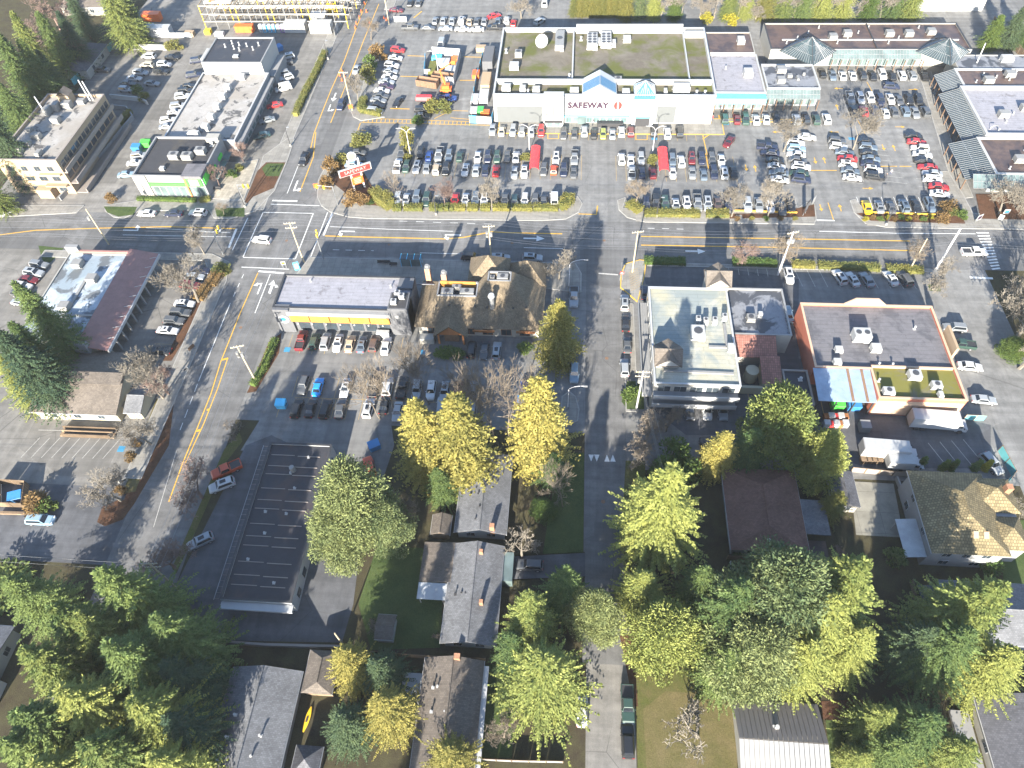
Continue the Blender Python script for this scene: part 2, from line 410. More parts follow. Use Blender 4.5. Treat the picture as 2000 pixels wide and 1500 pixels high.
lot_m = sheet('parking_lot', rc(AX1, SX0, 74, RY0), .02, M['lot'])
lot_m2 = sheet('parking_lot', PL([(648, 905), (700, 1100), (690, 1180), (668, 1255), (380, 1250), (320, 1190), (480, 870), (530, 850)], 0), .024, M['lot_dark'])
lot_m3 = sheet('parking_lot', pv([(520, 800), (760, 800), (770, 870), (740, 960), (660, 960), (640, 900), (520, 880), (470, 880)]), .022, M['lot'])
lot_e = sheet('parking_lot', rc(SX1, 81.5, 66.5, RY0), .02, M['lot'])
lot_e2 = sheet('fresh_asphalt', PL([(1262, 790), (1262, 560), (1250, 500), (1560, 545), (1560, 700), (1800, 800), (1935, 830), (1935, 915), (1700, 915), (1480, 850), (1340, 850)]), .026, M['lot_dark'])

# raised pavements with kerbs
pn1 = slab('pavement', pv([(622, 352), (620, 385), (628, 402), (645, 414), (680, 424), (720, 427), (1060, 431), (1105, 428), (1130, 415), (1137, 398), (1128, 384), (1105, 381), (1098, 409), (765, 406), (735, 372), (672, 372), (690, 290), (668, 292), (640, 318)]), .14, M['pave'], M['kerb'])
pn2 = slab('pavement', pv([(1206, 392), (1209, 410), (1225, 425), (1260, 434), (1590, 438), (1594, 428), (1590, 398), (1575, 396), (1545, 416), (1215, 408), (1222, 386)]), .14, M['pave'], M['kerb'])
pn3 = slab('pavement', pv([(1660, 392), (1668, 415), (1690, 436), (1730, 444), (1905, 447), (2300, 452), (2300, 425), (1900, 418), (1880, 380), (1850, 335), (1832, 335), (1850, 385), (1834, 414), (1690, 414), (1670, 390)]), .14, M['pave'], M['kerb'])
pn4 = slab('pavement', pv([(685, 216), (690, 228), (705, 236), (752, 229), (708, 218), (728, 90), (700, 205), (690, 212)]), .14, M['pave'], M['kerb'])
pn5 = slab('pavement', pv([(-300, 418), (20, 402), (165, 402), (150, 416), (-300, 440)]), .14, M['pave'], M['kerb'])
pn6 = slab('pavement', pv([(205, 402), (206, 412), (222, 424), (242, 427), (272, 412), (408, 410), (418, 426), (450, 428), (500, 412), (537, 372), (562, 312), (575, 272), (560, 272), (515, 305), (495, 365), (480, 392), (270, 392)]), .14, M['pave'], M['kerb'])
pn7 = slab('pavement', [(AX0-3.2, 137), (AX0-.1, 137), (AX0-.1, 330), (AX0-3.2, 330)], .10, M['pave'], M['kerb'])
pn8 = slab('pavement', [(AX1+.1, 240), (AX1+3, 240), (AX1+3, 330), (AX1+.1, 330)], .10, M['pave'], M['kerb'])
ps1 = slab('pavement', [(-62.5, 113.5), (-60.5, 120.2), (2, 120.2), (3.4, 117), (3.4, 111), (-8, 112.5), (-58, 112.5)], .14, M['pave'], M['kerb'])
ps2 = slab('pavement', pv([(1213, 535), (1222, 516), (1250, 508), (1262, 510), (1258, 540), (1245, 590), (1228, 575), (1212, 562)]), .14, M['pave'], M['kerb_yellow'])
ps3 = slab('pavement', [(AX0-5, 60), (AX0-1.7, 60), (AX0-1.7, 112), (AX0-3, 118), (AX0-8, 120.6), (AX0-50, 120.6), (AX0-50, 118.4), (AX0-9, 118.4), (AX0-5.4, 112)], .12, M['pave'], M['kerb'])
ps4 = slab('pavement', [(SX1+.2, 79.5), (SX1+2.4, 79.5), (SX1+2.4, 108), (SX1+.2, 108)], .12, M['pave'], M['kerb'])
ps5 = slab('pavement', pv([(1108, 830), (1096, 800), (1098, 775), (1112, 765), (1124, 775), (1131, 800), (1128, 822)]), .12, M['pave'], M['kerb'])
ps6 = slab('pavement', [(18.5, 120.0), (18.5, 120.9), (81, 120.9), (81, 120.0)], .12, M['pave'], M['kerb'])
slab('store_forecourt', [(-20, 170.4), (-20, 175.8), (38, 175.8), (38, 178), (64.6, 178), (64.6, 176.8), (41, 176.8), (41, 170.8)], .10, M['pave'], M['kerb_yellow'])
slab('mall_walk', pv([(1612, 137), (1800, 137), (1818, 140), (1862, 290), (1885, 350), (1900, 385), (1880, 388), (1850, 330), (1800, 160), (1790, 141), (1612, 141)]), .10, M['pave'], M['kerb'])
plaza = slab('shop_plaza', pv([(408, 388), (440, 318), (470, 318), (505, 312), (476, 392)]), .15, M['pavers'], M['kerb'])

# paving slabs picked out along the pavement in front of the hedges
SLABM = mesh('paving_slab', *(lambda b: (b.V, b.F))(MB().box((0, 0, 0), (1.46, 1.46, .03))))
SLABM.materials.append(M['slab'])
for (x0, x1) in ((-52, -3), (17, 55), (71, 92)):
    p_ = pn1 if x0 < 0 else pn2 if x0 < 60 else pn3
    n = int((x1-x0)/1.5)
    for i in range(n):
        for j in range(2):
            o = link('paving_slab', SLABM, None, p_, False); o.location = (x0+i*1.5, 135.85+j*1.5, .118 + R.uniform(0, .008))

# lawns and beds
def bed(name, px, mat, z=.05): return sheet(name, pv(px), z, M[mat])
bed('lawn', [(1098, 885), (1141, 885), (1139, 1082), (1060, 1082), (1075, 985)], 'grass')
bed('lawn', [(735, 1070), (825, 1070), (865, 1150), (860, 1265), (725, 1270), (700, 1180)], 'grass')
bed('lawn', [(945, 1300), (1010, 1290), (1000, 1480), (935, 1480)], 'grass')
bed('lawn', [(1612, 1405), (1700, 1415), (1715, 1520), (1625, 1520)], 'grass')
bed('mulch_bed', [(1600, 1370), (1700, 1365), (1705, 1415), (1606, 1405)], 'mulch')
bed('verge', [(1234, 1190), (1222, 1170), (1215, 1020), (1222, 900), (1260, 900), (1262, 1190), (1330, 1300), (1440, 1330), (1440, 1520), (1246, 1520), (1240, 1290)], 'moss_verge')
bed('leaf_litter', [(1256, 1385), (1300, 1350), (1440, 1360), (1440, 1520), (1264, 1520)], 'drygrass', .053)
bed('leaf_litter', [(1220, 1155), (1246, 1200), (1252, 1290), (1236, 1290), (1226, 1200)], 'mulch', .055)
bed('lawn', [(1000, 1095), (1010, 1075), (1100, 1086), (1142, 1085), (1142, 1150), (990, 1180)], 'soil')
bed('driveway', [(985, 1085), (1142, 1078), (1143, 1128), (985, 1135)], 'soil', .05)
sheet('driveway', pv([(985, 1088), (1143, 1080), (1143, 1126), (985, 1132)]), .06, M['lot_dark'])
sheet('patio', pv([(1660, 940), (1745, 945), (1765, 1050), (1672, 1045)]), .05, slabs('patio_concrete', (.20, .19, .16), 4, 4, 0, .04, .6, .06))
bed('lawn', [(1955, 1020), (2060, 1010), (2060, 1180), (1960, 1150)], 'grass')
bed('bark_bed', [(1210, 1240), (1236, 1240), (1246, 1380), (1238, 1380)], 'mulch', .057)
bed('verge', [(438, 878), (468, 845), (474, 862), (440, 905), (395, 1010), (345, 1120), (336, 1110), (380, 1010)], 'moss_verge', .06)
bed('mulch_bed', [(330, 770), (345, 745), (330, 870), (262, 985), (238, 990), (262, 920)], 'mulch', .06)
bed('mulch_bed', [(190, 1020), (200, 990), (235, 975), (262, 985), (240, 1015), (205, 1028)], 'mulch', .062)
bed('gravel_strip', [(305, 780), (335, 770), (265, 960), (240, 965), (275, 860)], 'drygrass', .064)
bed('planting_strip', [(415, 535), (442, 520), (405, 590), (335, 705), (318, 705), (372, 610)], 'mulch', .06)
bed('planting_strip', [(525, 668), (550, 650), (545, 690), (500, 765), (482, 768), (500, 730)], 'mulch', .06)
bed('lawn', [(203, 404), (268, 405), (262, 420), (232, 424), (210, 416)], 'grass', .155)
bed('lawn', [(420, 407), (478, 407), (478, 424), (424, 424)], 'grass', .155)
bed('lawn', [(503, 335), (520, 318), (558, 318), (535, 368), (495, 385), (483, 398), (478, 395)], 'mulch', .155)
bed('lawn', [(512, 330), (522, 320), (556, 320), (545, 345), (520, 345)], 'grass', .16)
bed('roadside_bed', [(1545, 410), (1590, 400), (1592, 424), (1425, 428), (1424, 418), (1545, 418)], 'mulch', .155)
bed('roadside_bed', [(1672, 418), (1690, 416), (1834, 416), (1870, 400), (1885, 438), (1700, 432)], 'mulch', .155)
bed('garden_bed', [(1905, 380), (2100, 380), (2100, 432), (1915, 428)], 'mulch', .155)
bed('lawn', [(75, 480), (125, 485), (100, 512), (85, 514)], 'grass', .06)
bed('island_bed', [(1225, 745), (1255, 745), (1258, 800), (1225, 800), (1214, 785)], 'grass', .13)
bed('lawn', [(1812, 556), (1836, 556), (1838, 570), (1815, 568)], 'grass', .06)
bed('forest_floor', [(-600, 60), (95, 60), (150, 110), (60, 230), (-600, 420)], 'soil', .05)
bed('garden_bed', [(640, 350), (660, 320), (690, 300), (735, 380), (760, 404), (700, 400), (668, 372)], 'mulch', .155)

# ---------------------------------------------------------------- painted markings (each mark is a piece of the surface it lies on)
def stroke(a, b, w, mat, par_, name='lane_line', z=.056):
    a, b = Vector((a[0], a[1], 0)), Vector((b[0], b[1], 0)); d = (b-a).normalized(); n = Vector((-d.y, d.x, 0))*(w/2)
    return MB().quad(*[(p.x, p.y, z) for p in (a-n, b-n, b+n, a+n)]).build(name, mat, par_)
def pline(px, w, mat, par_, name='lane_line', z=.056):
    pts = PL(px)
    mb = MB()
    for i in range(len(pts)-1):
        a, b = pts[i], pts[i+1]; d = (b-a).normalized(); n = Vector((-d.y, d.x, 0))*(w/2); a = a - d*(w*.2 if i else 0)
        zz = z + .001*(i % 2)
        mb.quad(*[(p.x, p.y, zz) for p in (a-n, b-n, b+n, a+n)])
    return mb.build(name, mat, par_)
def dashes(a, b, on, off, w, mat, par_, z=.056):
    a, b = P(*a), P(*b); L = (b-a).length; d = (b-a)/L; t = 0
    while t < L:
        stroke(a+d*t, a+d*min(L, t+on), w, mat, par_, 'lane_dash', z); t += on+off
def arrow(px, ang, L, mat, par_, kind='s', z=.057):
    """road arrow at a pixel; ang = heading from +X; kind s straight, l / r turning"""
    c = P(*px); q = Matrix.Rotation(ang, 3, 'Z'); mb = MB()
    def f(pts): mb.quad(*[(c + q @ Vector((x*L, y*L, 0))) + Vector((0, 0, z)) for x, y in pts])
    if kind == 's':
        f([(-.5, -.045), (.12, -.045), (.12, .045), (-.5, .045)]); f([(.121, -.2), (.5, 0), (.121, .2)])
    else:
        s = 1 if kind == 'l' else -1
        f([(-.5, -.04), (.28, -.04), (.28, .04), (-.5, .04)])
        f([(.281, -.04*s), (.36, -.04*s), (.30, .24*s), (.22, .20*s)][::s]); f([(.10, .17*s), (.40, .22*s), (.14, .42*s)][::s])
    return mb.build('arrow_marking', mat, par_)
W, Y = M['mk_white'], M['mk_yellow']
pline([(635, 461), (700, 463), (870, 467), (905, 464), (960, 453), (1000, 455), (1098, 457)], .34, Y, road, 'centre_line')
pline([(0, 459), (70, 450), (190, 446), (330, 443), (462, 447)], .3, Y, road, 'centre_line')
pline([(1252, 462), (1500, 466), (1777, 471)], .3, Y, road, 'centre_line'); pline([(1252, 479), (1500, 483), (1785, 490)], .3, Y, road, 'centre_line')
pline([(645, 443), (760, 448), (885, 452)], .16, W, road); pline([(285, 445), (370, 450), (450, 455)], .14, W, road); pline([(240, 459), (452, 463)], .14, W, road)
pline([(820, 494), (898, 496)], .14, W, road); pline([(1023, 484), (1100, 486)], .14, W, road)
dashes((650, 488), (730, 490), 1.6, 1.5, .14, W, road); dashes((780, 432), (960, 438), 2, 2.2, .14, W, road); dashes((1265, 446), (1340, 448), 1.6, 1.8, .14, W, road)
pline([(1600, 452), (1760, 456), (1905, 457)], .2, W, road)
for a, b, w in (((640, 415), (607, 502), .22), ((649, 417), (632, 460), .5), ((529, 399), (624, 402), .22), ((514, 415), (612, 417), .22), ((612, 417), (577, 506), .22), ((514, 415), (499, 447), .2),
                ((484, 426), (454, 489), .22), ((499, 447), (475, 502), .22), ((475, 503), (577, 506), .22), ((472, 522), (565, 526), .24), ((462, 447), (447, 484), .55)):
    pline([a, b], w, W, road, 'crossing_line', .058)
pline([(532, 392), (581, 393)], .5, W, art_n, 'stop_bar'); pline([(505, 530), (555, 534)], .5, W, art_s, 'stop_bar')
for i in range(13):
    t = i/12; a = lerp(Vector((1907, 455)), Vector((1937, 526)), t); b = lerp(Vector((1931, 455)), Vector((1953, 524)), t)
    pline([tuple(a), tuple(b)], .42, W, road, 'crosswalk_bar', .058)
pline([(1894, 542), (1939, 544)], .6, W, east_st, 'stop_bar'); pline([(1169, 534), (1207, 537)], .4, M['mk_faint'], side, 'stop_bar')
for x, d in ((1154.5, 1), (1165.5, 1), (1185.5, -1), (1197, -1)):
    c = P(x, 895); MB().quad(*[(c.x+u, c.y+v*d, .057) for u, v in ((-.5, .75), (.5, .75), (0, -.75))][::d]).build('yield_triangle', W, side)
pline([(717, 0), (695, 57), (672, 120), (647, 175), (627, 225), (613, 262), (607, 290)], .24, Y, art_n, 'centre_line')
pline([(740, 8), (710, 80), (692, 127), (670, 180), (646, 240)], .24, Y, art_n, 'centre_line'); pline([(617, 258), (612, 307), (586, 375)], .24, Y, art_n, 'centre_line')
pline([(607, 291), (613, 291)], .24, Y, art_n, 'centre_line'); pline([(582, 325), (561, 378)], .16, W, art_n)
pline([(504, 533), (470, 610), (432, 705), (412, 770), (386, 835), (357, 905), (330, 980)], .22, Y, art_s, 'centre_line')
pline([(445, 700), (425, 760), (398, 828), (362, 905)], .2, Y, art_s, 'centre_line')
for a, b in (((434, 703), (446, 700)), ((404, 801), (409, 800)), ((384, 842), (392, 840))): pline([a, b], .5, Y, art_s, 'centre_line', .059)
pline([(528, 536), (498, 612)], .18, W, art_s); dashes((476, 536), (452, 588), 1.3, 1.6, .14, W, art_s); pline([(450, 592), (388, 745)], .16, W, art_s); dashes((386, 750), (352, 840), 2, 1.2, .14, W, art_s); pline([(345, 880), (300, 1030)], .12, M['mk_faint'], art_s)
HP = math.pi/2
arrow((675, 452), math.pi, 4.6, W, road, 'l'); arrow((882, 459), math.pi, 4.6, W, road, 'l'); arrow((258, 450), 0, 4.6, W, road, 'l'); arrow((418, 453), 0, 4.6, W, road, 'l'); arrow((1043, 466), 0, 5, W, road, 's')
arrow((508, 562), HP, 4.2, W, art_s, 'l'); arrow((530, 560), HP, 4.2, W, art_s, 's'); arrow((531, 564), HP, 3.4, W, art_s, 'r', .0585); arrow((653, 190), -HP, 4.5, W, art_n, 's'); arrow((643, 212), -HP, 4, W, art_n, 'l'); arrow((577, 365), -HP, 5, W, art_n, 'l')
arrow((1358, 491), 0, 4.5, W, road, 's')
# yellow marks of the supermarket lot
LZ = .034
def yl(*px, w=.22, m=None): pline(list(px), w, m or Y, lot_n, 'lot_line', LZ)
yl((709, 231), (800, 234), (960, 239)); yl((705, 239), (800, 241), (960, 245))
for i in range(26):
    t = i/25; a = lerp(Vector((712, 231)), Vector((918, 238)), t); yl((a.x, a.y), (a.x-1.5, a.y+7.5), w=.18)
yl((704, 240), (699, 254), (715, 255)); yl((762, 212), (800, 213), w=.4); yl((848, 232), (880, 216), (914, 217)); yl((880, 230), (958, 237))
yl((796, 109), (832, 110), w=.35); yl((905, 111), (940, 112), w=.35); yl((782, 149), (818, 150), w=.35); yl((898, 157), (928, 157), w=.35); yl((808, 35), (824, 22), w=.4)
yl((1070, 249), (1070, 271), (1091, 271), (1091, 249)); yl((1242, 249), (1242, 273), (1264, 273), (1264, 249)); yl((1100, 250), (1235, 252)); yl((1270, 249), (1370, 249), (1374, 271), (1382, 305)); yl((1372, 272), (1407, 248), (1404, 225), w=.3)
yl((1378, 300), (1384, 330), w=.25); yl((1130, 418), (1165, 419), (1167, 402), w=.3)
yl((1693, 160), (1705, 182), w=.16); yl((1584, 333), (1634, 333), w=.28); yl((1720, 325), (1752, 325), w=.28); yl((1757, 325), (1780, 325), w=.28); yl((1675, 235), (1690, 262), w=.16); yl((1617, 396), (1628, 430), w=.2)
for (x, y, a) in ((1638, 173, math.pi), (1784, 175, 0), (1635, 209, HP), (1827, 210, -HP), (1758, 248, 0), (1628, 258, math.pi), (1725, 288, -HP), (1746, 289, HP), (1592, 314, -HP), (1610, 313, HP), (1457, 328, -HP), (1475, 329, HP), (1695, 368, 0), (1603, 406, -HP), (1641, 406, HP), (1518, 258, math.pi)):
    arrow((x, y), a, 2.6, Y, lot_n, 's', LZ+.001)
pline([(1595, 430), (1630, 431)], .4, W, lot_n, 'stop_bar', LZ)
for x, y in ((1663, 271), (1418, 242), (1304, 269), (1278, 271)): c = P(x, y); MB().box((c.x, c.y, .03), (1.5, 1.1, .006)).build('stall_symbol', M['mk_blue'], lot_n)
for x, y in ((561, 683), (827, 688), (237, 877)): c = P(x, y); MB().box((c.x, c.y, .03), (1.3, 1.3, .006)).build('stall_symbol', M['mk_blue'], lot_m if x > 300 else lot_sw)
def stalls(a, b, n, d, mat, par_, z=LZ):
    """n+1 stall lines between pixels a and b, each running the vector d (metres)"""
    a, b = P(*a), P(*b)
    for i in range(n+1):
        c = lerp(a, b, i/n); stroke(c, c+Vector((d[0], d[1], 0)), .11, mat, par_, 'stall_line', z)
F_, YF = M['mk_faint'], M['mk_yfaint']
stalls((770, 345), (985, 350), 11, (0, 10.5), YF, lot_n); stalls((1015, 350), (1135, 352), 6, (0, 10.5), YF, lot_n); stalls((1204, 354), (1440, 356), 12, (0, 10.5), YF, lot_n)
stalls((955, 271), (1060, 272), 6, (0, 5), YF, lot_n); stalls((1095, 274), (1240, 275), 8, (0, 5), YF, lot_n); stalls((1268, 275), (1360, 276), 5, (0, 5), YF, lot_n)
stalls((1428, 245), (1505, 246), 4, (0, 5.2), F_, lot_n); stalls((1543, 248), (1625, 247), 4, (0, 5.2), F_, lot_n)
stalls((1617, 158), (1795, 160), 9, (0, 5.4), F_, lot_n); stalls((1660, 230), (1818, 231), 8, (0, 10.8), F_, lot_n)
stalls((765, 410), (1100, 412), 17, (0, 5.2), YF, lot_n); stalls((1260, 414), (1560, 417), 15, (0, 5.2), F_, lot_n); stalls((1682, 412), (1830, 413), 6, (0, 5.2), W, lot_n)
for (x0, y0, x1, y1) in ((1529, 280, 1543, 360), (1640, 270, 1687, 355)): pline([(x0, y0), (x1, y1)], .12, F_, lot_n, 'stall_line', LZ)
for i in range(9):
    for (ax, ay, bx, by) in ((1482, 282, 1500, 358), (1530, 272, 1546, 358), (1620, 270, 1645, 354), (1680, 270, 1730, 354), (1757, 262, 1800, 380)):
        c = lerp(P(ax, ay), P(bx, by), i/8); stroke(c, c+Vector((4.9, -.9, 0)), .1, F_, lot_n, 'stall_line', LZ)
stalls((560, 690), (780, 696), 9, (0, 5.2), YF, lot_m); stalls((570, 775), (960, 790), 14, (0, 5.2), YF, lot_m); stalls((540, 815), (700, 820), 6, (0, 5), YF, lot_m, LZ+.001); pline([(575, 776), (960, 790)], .12, YF, lot_m, 'stall_line', LZ+.003)
stalls((1568, 560), (1790, 565), 9, (-.9, 5.2), F_, lot_e); stalls((1425, 536), (1500, 540), 4, (0, 5), F_, lot_e); stalls((1850, 912), (1920, 905), 3, (-2, 5), F_, lot_e)
stalls((78, 855), (235, 857), 8, (-1.6, -4.6), F_, lot_sw); pline([(75, 840), (238, 843)], .12, F_, lot_sw, 'stall_line', LZ)
stalls((1460, 765), (1600, 770), 5, (0, -5.4), YF, lot_e)
for i in range(8): c = lerp(P(352, 570), P(300, 690), i/7); stroke(c, c+Vector((5, 0, 0)), .11, YF, lot_sw, 'stall_line', LZ)
for i in range(7): c = lerp(P(225, 85), P(160, 160), i/6); stroke(c, c+Vector((5, 0, 0)), .11, F_, lot_w, 'stall_line', LZ)
for i in range(9): a = lerp(Vector((1236, 530)), Vector((1240, 565)), i/8); pline([(a.x-8, a.y+4), (a.x+10, a.y-6)], .12, M['mk_yfaint'], ps2, 'hatching_line', .16)
for x, y, p_ in ((1000, 475, road), (760, 478, road), (1180, 470, road), (560, 470, road), (600, 320, art_n), (470, 640, art_s), (1185, 700, side), (1178, 980, side), (1450, 475, road)):
    c = P(x, y); MB().prism([(c.x+.38*math.cos(i*math.pi/6), c.y+.38*math.sin(i*math.pi/6)) for i in range(12)], .045, .052).build('manhole_cover', M['rust'], p_)
# ---------------------------------------------------------------- vehicles
def loft(st, zb, W):
    """st: stations (x, deck height, half width factor)"""
    V, F = [], []; k = 10
    for x, zt, f in st:
        hw = W/2*f
        for y, z in ((-.86, zb), (-.99, zb+.22), (-1, zb+(zt-zb)*.62), (-.95, zt-.07), (-.80, zt), (.80, zt), (.95, zt-.07), (1, zb+(zt-zb)*.62), (.99, zb+.22), (.86, zb)): V.append((x, y*hw, z))
    for i in range(len(st)-1):
        for j in range(k): F.append((i*k+j, i*k+(j+1) % k, (i+1)*k+(j+1) % k, (i+1)*k+j))
    F.append(tuple(range(k-1, -1, -1))); F.append(tuple((len(st)-1)*k+j for j in range(k)))
    return V, F
CARS = {
    # kind: length, width, deck stations (fraction of half length, height, width factor), cabin (base front, base rear, top front, top rear, base z, top z)
    'sedan': (4.7, 1.84, ((-1, .72, .80), (-.97, .92, .9), (-.75, .98, .97), (-.2, .95, 1), (.35, .93, 1), (.8, .84, .96), (.96, .68, .86), (1, .55, .74)), (.98, -1.72, .30, -1.0, .93, 1.44)),
    'SUV': (4.65, 1.9, ((-1, .8, .86), (-.97, 1.0, .94), (-.6, 1.06, .99), (0, 1.03, 1), (.45, 1.02, 1), (.82, .96, .97), (.97, .78, .88), (1, .62, .78)), (.98, -2.22, .42, -1.9, 1.02, 1.68)),
    'hatchback': (4.1, 1.76, ((-1, .7, .84), (-.96, .92, .93), (-.5, .97, 1), (.3, .94, 1), (.8, .86, .96), (.97, .66, .84), (1, .54, .74)), (1.0, -1.95, .38, -1.55, .93, 1.5)),
    'pickup': (5.6, 1.98, ((-1, 1.0, .96), (-.98, 1.06, .97), (-.2, 1.08, .99), (.2, 1.1, 1), (.5, 1.12, 1), (.88, 1.08, .97), (.98, .88, .9), (1, .66, .82)), (1.25, -.75, .72, -.6, 1.09, 1.84)),
    'van': (5.2, 2.0, ((-1, 1.1, .94), (-.98, 1.18, .97), (0, 1.18, 1), (.6, 1.12, 1), (.9, 1.02, .96), (1, .66, .82)), (1.75, -2.52, .95, -2.42, 1.14, 2.25)),
    'minivan': (4.95, 1.95, ((-1, .82, .9), (-.98, 1.0, .95), (0, 1.04, 1), (.5, 1.0, 1), (.85, .92, .95), (1, .58, .78)), (1.3, -2.36, .55, -2.1, 1.0, 1.72)),
}
COLR = {'white': (.40, .40, .40), 'silver': (.235, .25, .265), 'grey': (.16, .17, .18), 'dark grey': (.065, .068, .072), 'black': (.014, .015, .017), 'red': (.32, .02, .022), 'dark red': (.10, .012, .016), 'blue': (.02, .05, .18), 'navy': (.015, .02, .042),
        'light blue': (.18, .26, .33), 'teal': (.02, .045, .05), 'green': (.025, .05, .04), 'olive': (.22, .25, .06), 'yellow': (.6, .36, .01), 'orange': (.42, .06, .02), 'tan': (.34, .27, .19), 'beige': (.36, .33, .27), 'brown': (.07, .05, .045), 'blue-grey': (.085, .11, .14), 'bright blue': (.02, .2, .5), 'purple': (.045, .025, .05)}
def tyre_mesh():
    b = MB().tube((0, -.11, 0), (0, .11, 0), .34, .34, 12); return mesh('wheel', b.V, b.F)
def rim_mesh():
    b = MB().tube((0, -.118, 0), (0, .118, 0), .21, .21, 10); return mesh('rim', b.V, b.F)
TYRE, RIM = tyre_mesh(), rim_mesh(); TYRE.materials.append(M['tyre']); RIM.materials.append(M['rim'])
CM = {}
def car_kit(kind):
    if kind in CM: return CM[kind]
    L, W, st, (bf, br, tf, tr, zb, zt) = CARS[kind]; hl = L/2
    V, F = loft([(s[0]*hl, s[1], s[2]) for s in st], .24, W)
    b = MB(); b.V, b.F = V, F
    wb, wt = W/2*.93, W/2*(.70 if kind != 'van' else .84)
    def ring(f): return [lerp(Vector((bf, -wb, zb-.06)), Vector((tf, -wt, zt)), f), lerp(Vector((bf, wb, zb-.06)), Vector((tf, wt, zt)), f), lerp(Vector((br, wb, zb-.06)), Vector((tr, wt, zt)), f), lerp(Vector((br, -wb, zb-.06)), Vector((tr, -wt, zt)), f)]
    A, B_ = ring(0), ring(.9)
    b.frustum(A, B_); top = [Vector((v.x*.93+(.02), v.y*.9, zt)) for v in ring(1)]; b.frustum([v + Vector((0, 0, -.002)) for v in B_], top)
    if kind == 'pickup':   # bed walls stand above a dark floor
        for s in (-1, 1): b.box((-1.78, s*W*.455, 1.0), (2.05, .09, .22))
        b.box((-hl+.07, 0, 1.0), (.09, W*.92, .2))
    for s in (-1, 1): b.box((bf-.35, s*W*.53, zb-.02), (.12, .2, .13))
    kit = [('body', mesh('body', b.V, b.F), 'paint', (0, 0, 0))]
    def panel(nm, p, q, r, s_, m0, m1, off):
        """window on the cabin face p q (base) r s (top), with margins"""
        p, q, r, s_ = map(Vector, (p, q, r, s_)); n = (q-p).cross(s_-p).normalized()*off
        lo0, lo1 = lerp(p, s_, m0[0]), lerp(q, r, m0[0]); hi0, hi1 = lerp(p, s_, m0[1]), lerp(q, r, m0[1])
        w = MB(); w.quad(*[v+n for v in (lerp(lo0, lo1, m1), lerp(lo0, lo1, 1-m1), lerp(hi0, hi1, 1-m1), lerp(hi0, hi1, m1))])
        return (nm, mesh(nm, w.V, w.F), 'cglass', (0, 0, 0))
    C_ = ring(.9)
    kit.append(panel('windshield', A[0], A[1], C_[1], C_[0], (.1, .97), .05, .015))
    kit.append(panel('side_window', A[1], A[2], C_[2], C_[1], (.14, .93), .07, .015)); kit.append(panel('side_window', A[3], A[0], C_[0], C_[3], (.14, .93), .07, .015))
    kit.append(panel('rear_window', A[2], A[3], C_[3], C_[2], (.16 if kind != 'pickup' else .3, .94), .08, .015))
    if kind == 'van': kit = kit[:2] + [panel('side_window', A[1], lerp(A[1], A[2], .28), lerp(C_[1], C_[2], .2), C_[1], (.14, .9), .1, .015), panel('side_window', lerp(A[0], A[3], .28), A[0], C_[0], lerp(C_[0], C_[3], .2), (.14, .9), .1, .015)] + kit[4:]
    wx = hl*.62
    for sx in (1, -1):
        for sy in (1, -1): kit.append(('wheel', TYRE, 'tyre', (sx*wx, sy*(W/2-.1), .34)))
    for s in (1, -1):
        q = MB().box((hl-.10, s*W*.33, st[-2][1]-.2), (.16, .36, .13)); kit.append(('headlight', mesh('headlight', q.V, q.F), 'chrome', (0, 0, 0)))
        q = MB().box((-hl+.03, s*W*.36, st[1][1]-.24), (.1, .3, .15)); kit.append(('taillight', mesh('taillight', q.V, q.F), 'tail', (0, 0, 0)))
    if kind == 'pickup':
        q = MB().quad((-2.7, -.8, 1.095), (-.86, -.8, 1.095), (-.86, .8, 1.095), (-2.7, .8, 1.095)); kit.append(('cargo_bed', mesh('cargo_bed', q.V, q.F), 'dark', (0, 0, 0)))
    q = MB().quad((tf-.35, -wt*.55, zt+.012), (tf-.35, wt*.55, zt+.012), (lerp(tf, tr, .62), wt*.55, zt+.012), (lerp(tf, tr, .62), -wt*.55, zt+.012)); q.F = [tuple(reversed(q.F[0]))]
    sr = ('sunroof', mesh('sunroof', q.V, q.F), 'cglass', (0, 0, 0))
    for nm, me, mt, lo in kit + [sr]:
        if len(me.materials) == 0: me.materials.append(M[mt])
    CM[kind] = (kit, sr); return CM[kind]
NCAR = [0]
def car(kind, colour, x, y, ang, label, group, sun_roof=False, far=False, z=0.0):
    kit, sr = car_kit(kind); p = P(x, y, .75)
    e = empty('parked_car' if kind not in ('pickup', 'van') else 'parked_'+kind, (p.x, p.y, .03+z), ang, label, {'pickup': 'pickup', 'van': 'van'}.get(kind, 'car'), group)
    c = COLR[colour]; j = R.uniform(.9, 1.1); sc = R.uniform(.96, 1.04); e.scale = (sc, sc, sc)
    for nm, me, mt, lo in kit + ([sr] if sun_roof else []):
        if far and nm in ('headlight', 'taillight'): continue
        o = bpy.data.objects.new(nm, me); COL.objects.link(o); o.parent = e; o.location = lo
        if nm == 'body': o.color = (c[0]*j, c[1]*j, c[2]*j, 1)
        if nm == 'wheel' and not far:
            r_ = bpy.data.objects.new('rim', RIM); COL.objects.link(r_); r_.parent = o
    NCAR[0] += 1
    return e
KIND = {'s': 'sedan', 'u': 'SUV', 'h': 'hatchback', 'p': 'pickup', 'v': 'van', 'm': 'minivan'}
CC = {'w': 'white', 's': 'silver', 'g': 'grey', 'd': 'dark grey', 'k': 'black', 'r': 'red', 'R': 'dark red', 'b': 'blue', 'n': 'navy', 'l': 'light blue', 't': 'teal', 'G': 'green', 'o': 'olive', 'y': 'yellow', 'O': 'orange', 'T': 'tan', 'B': 'beige', 'w2': 'white', 'W': 'brown', 'q': 'blue-grey', 'Q': 'bright blue', 'P': 'purple'}
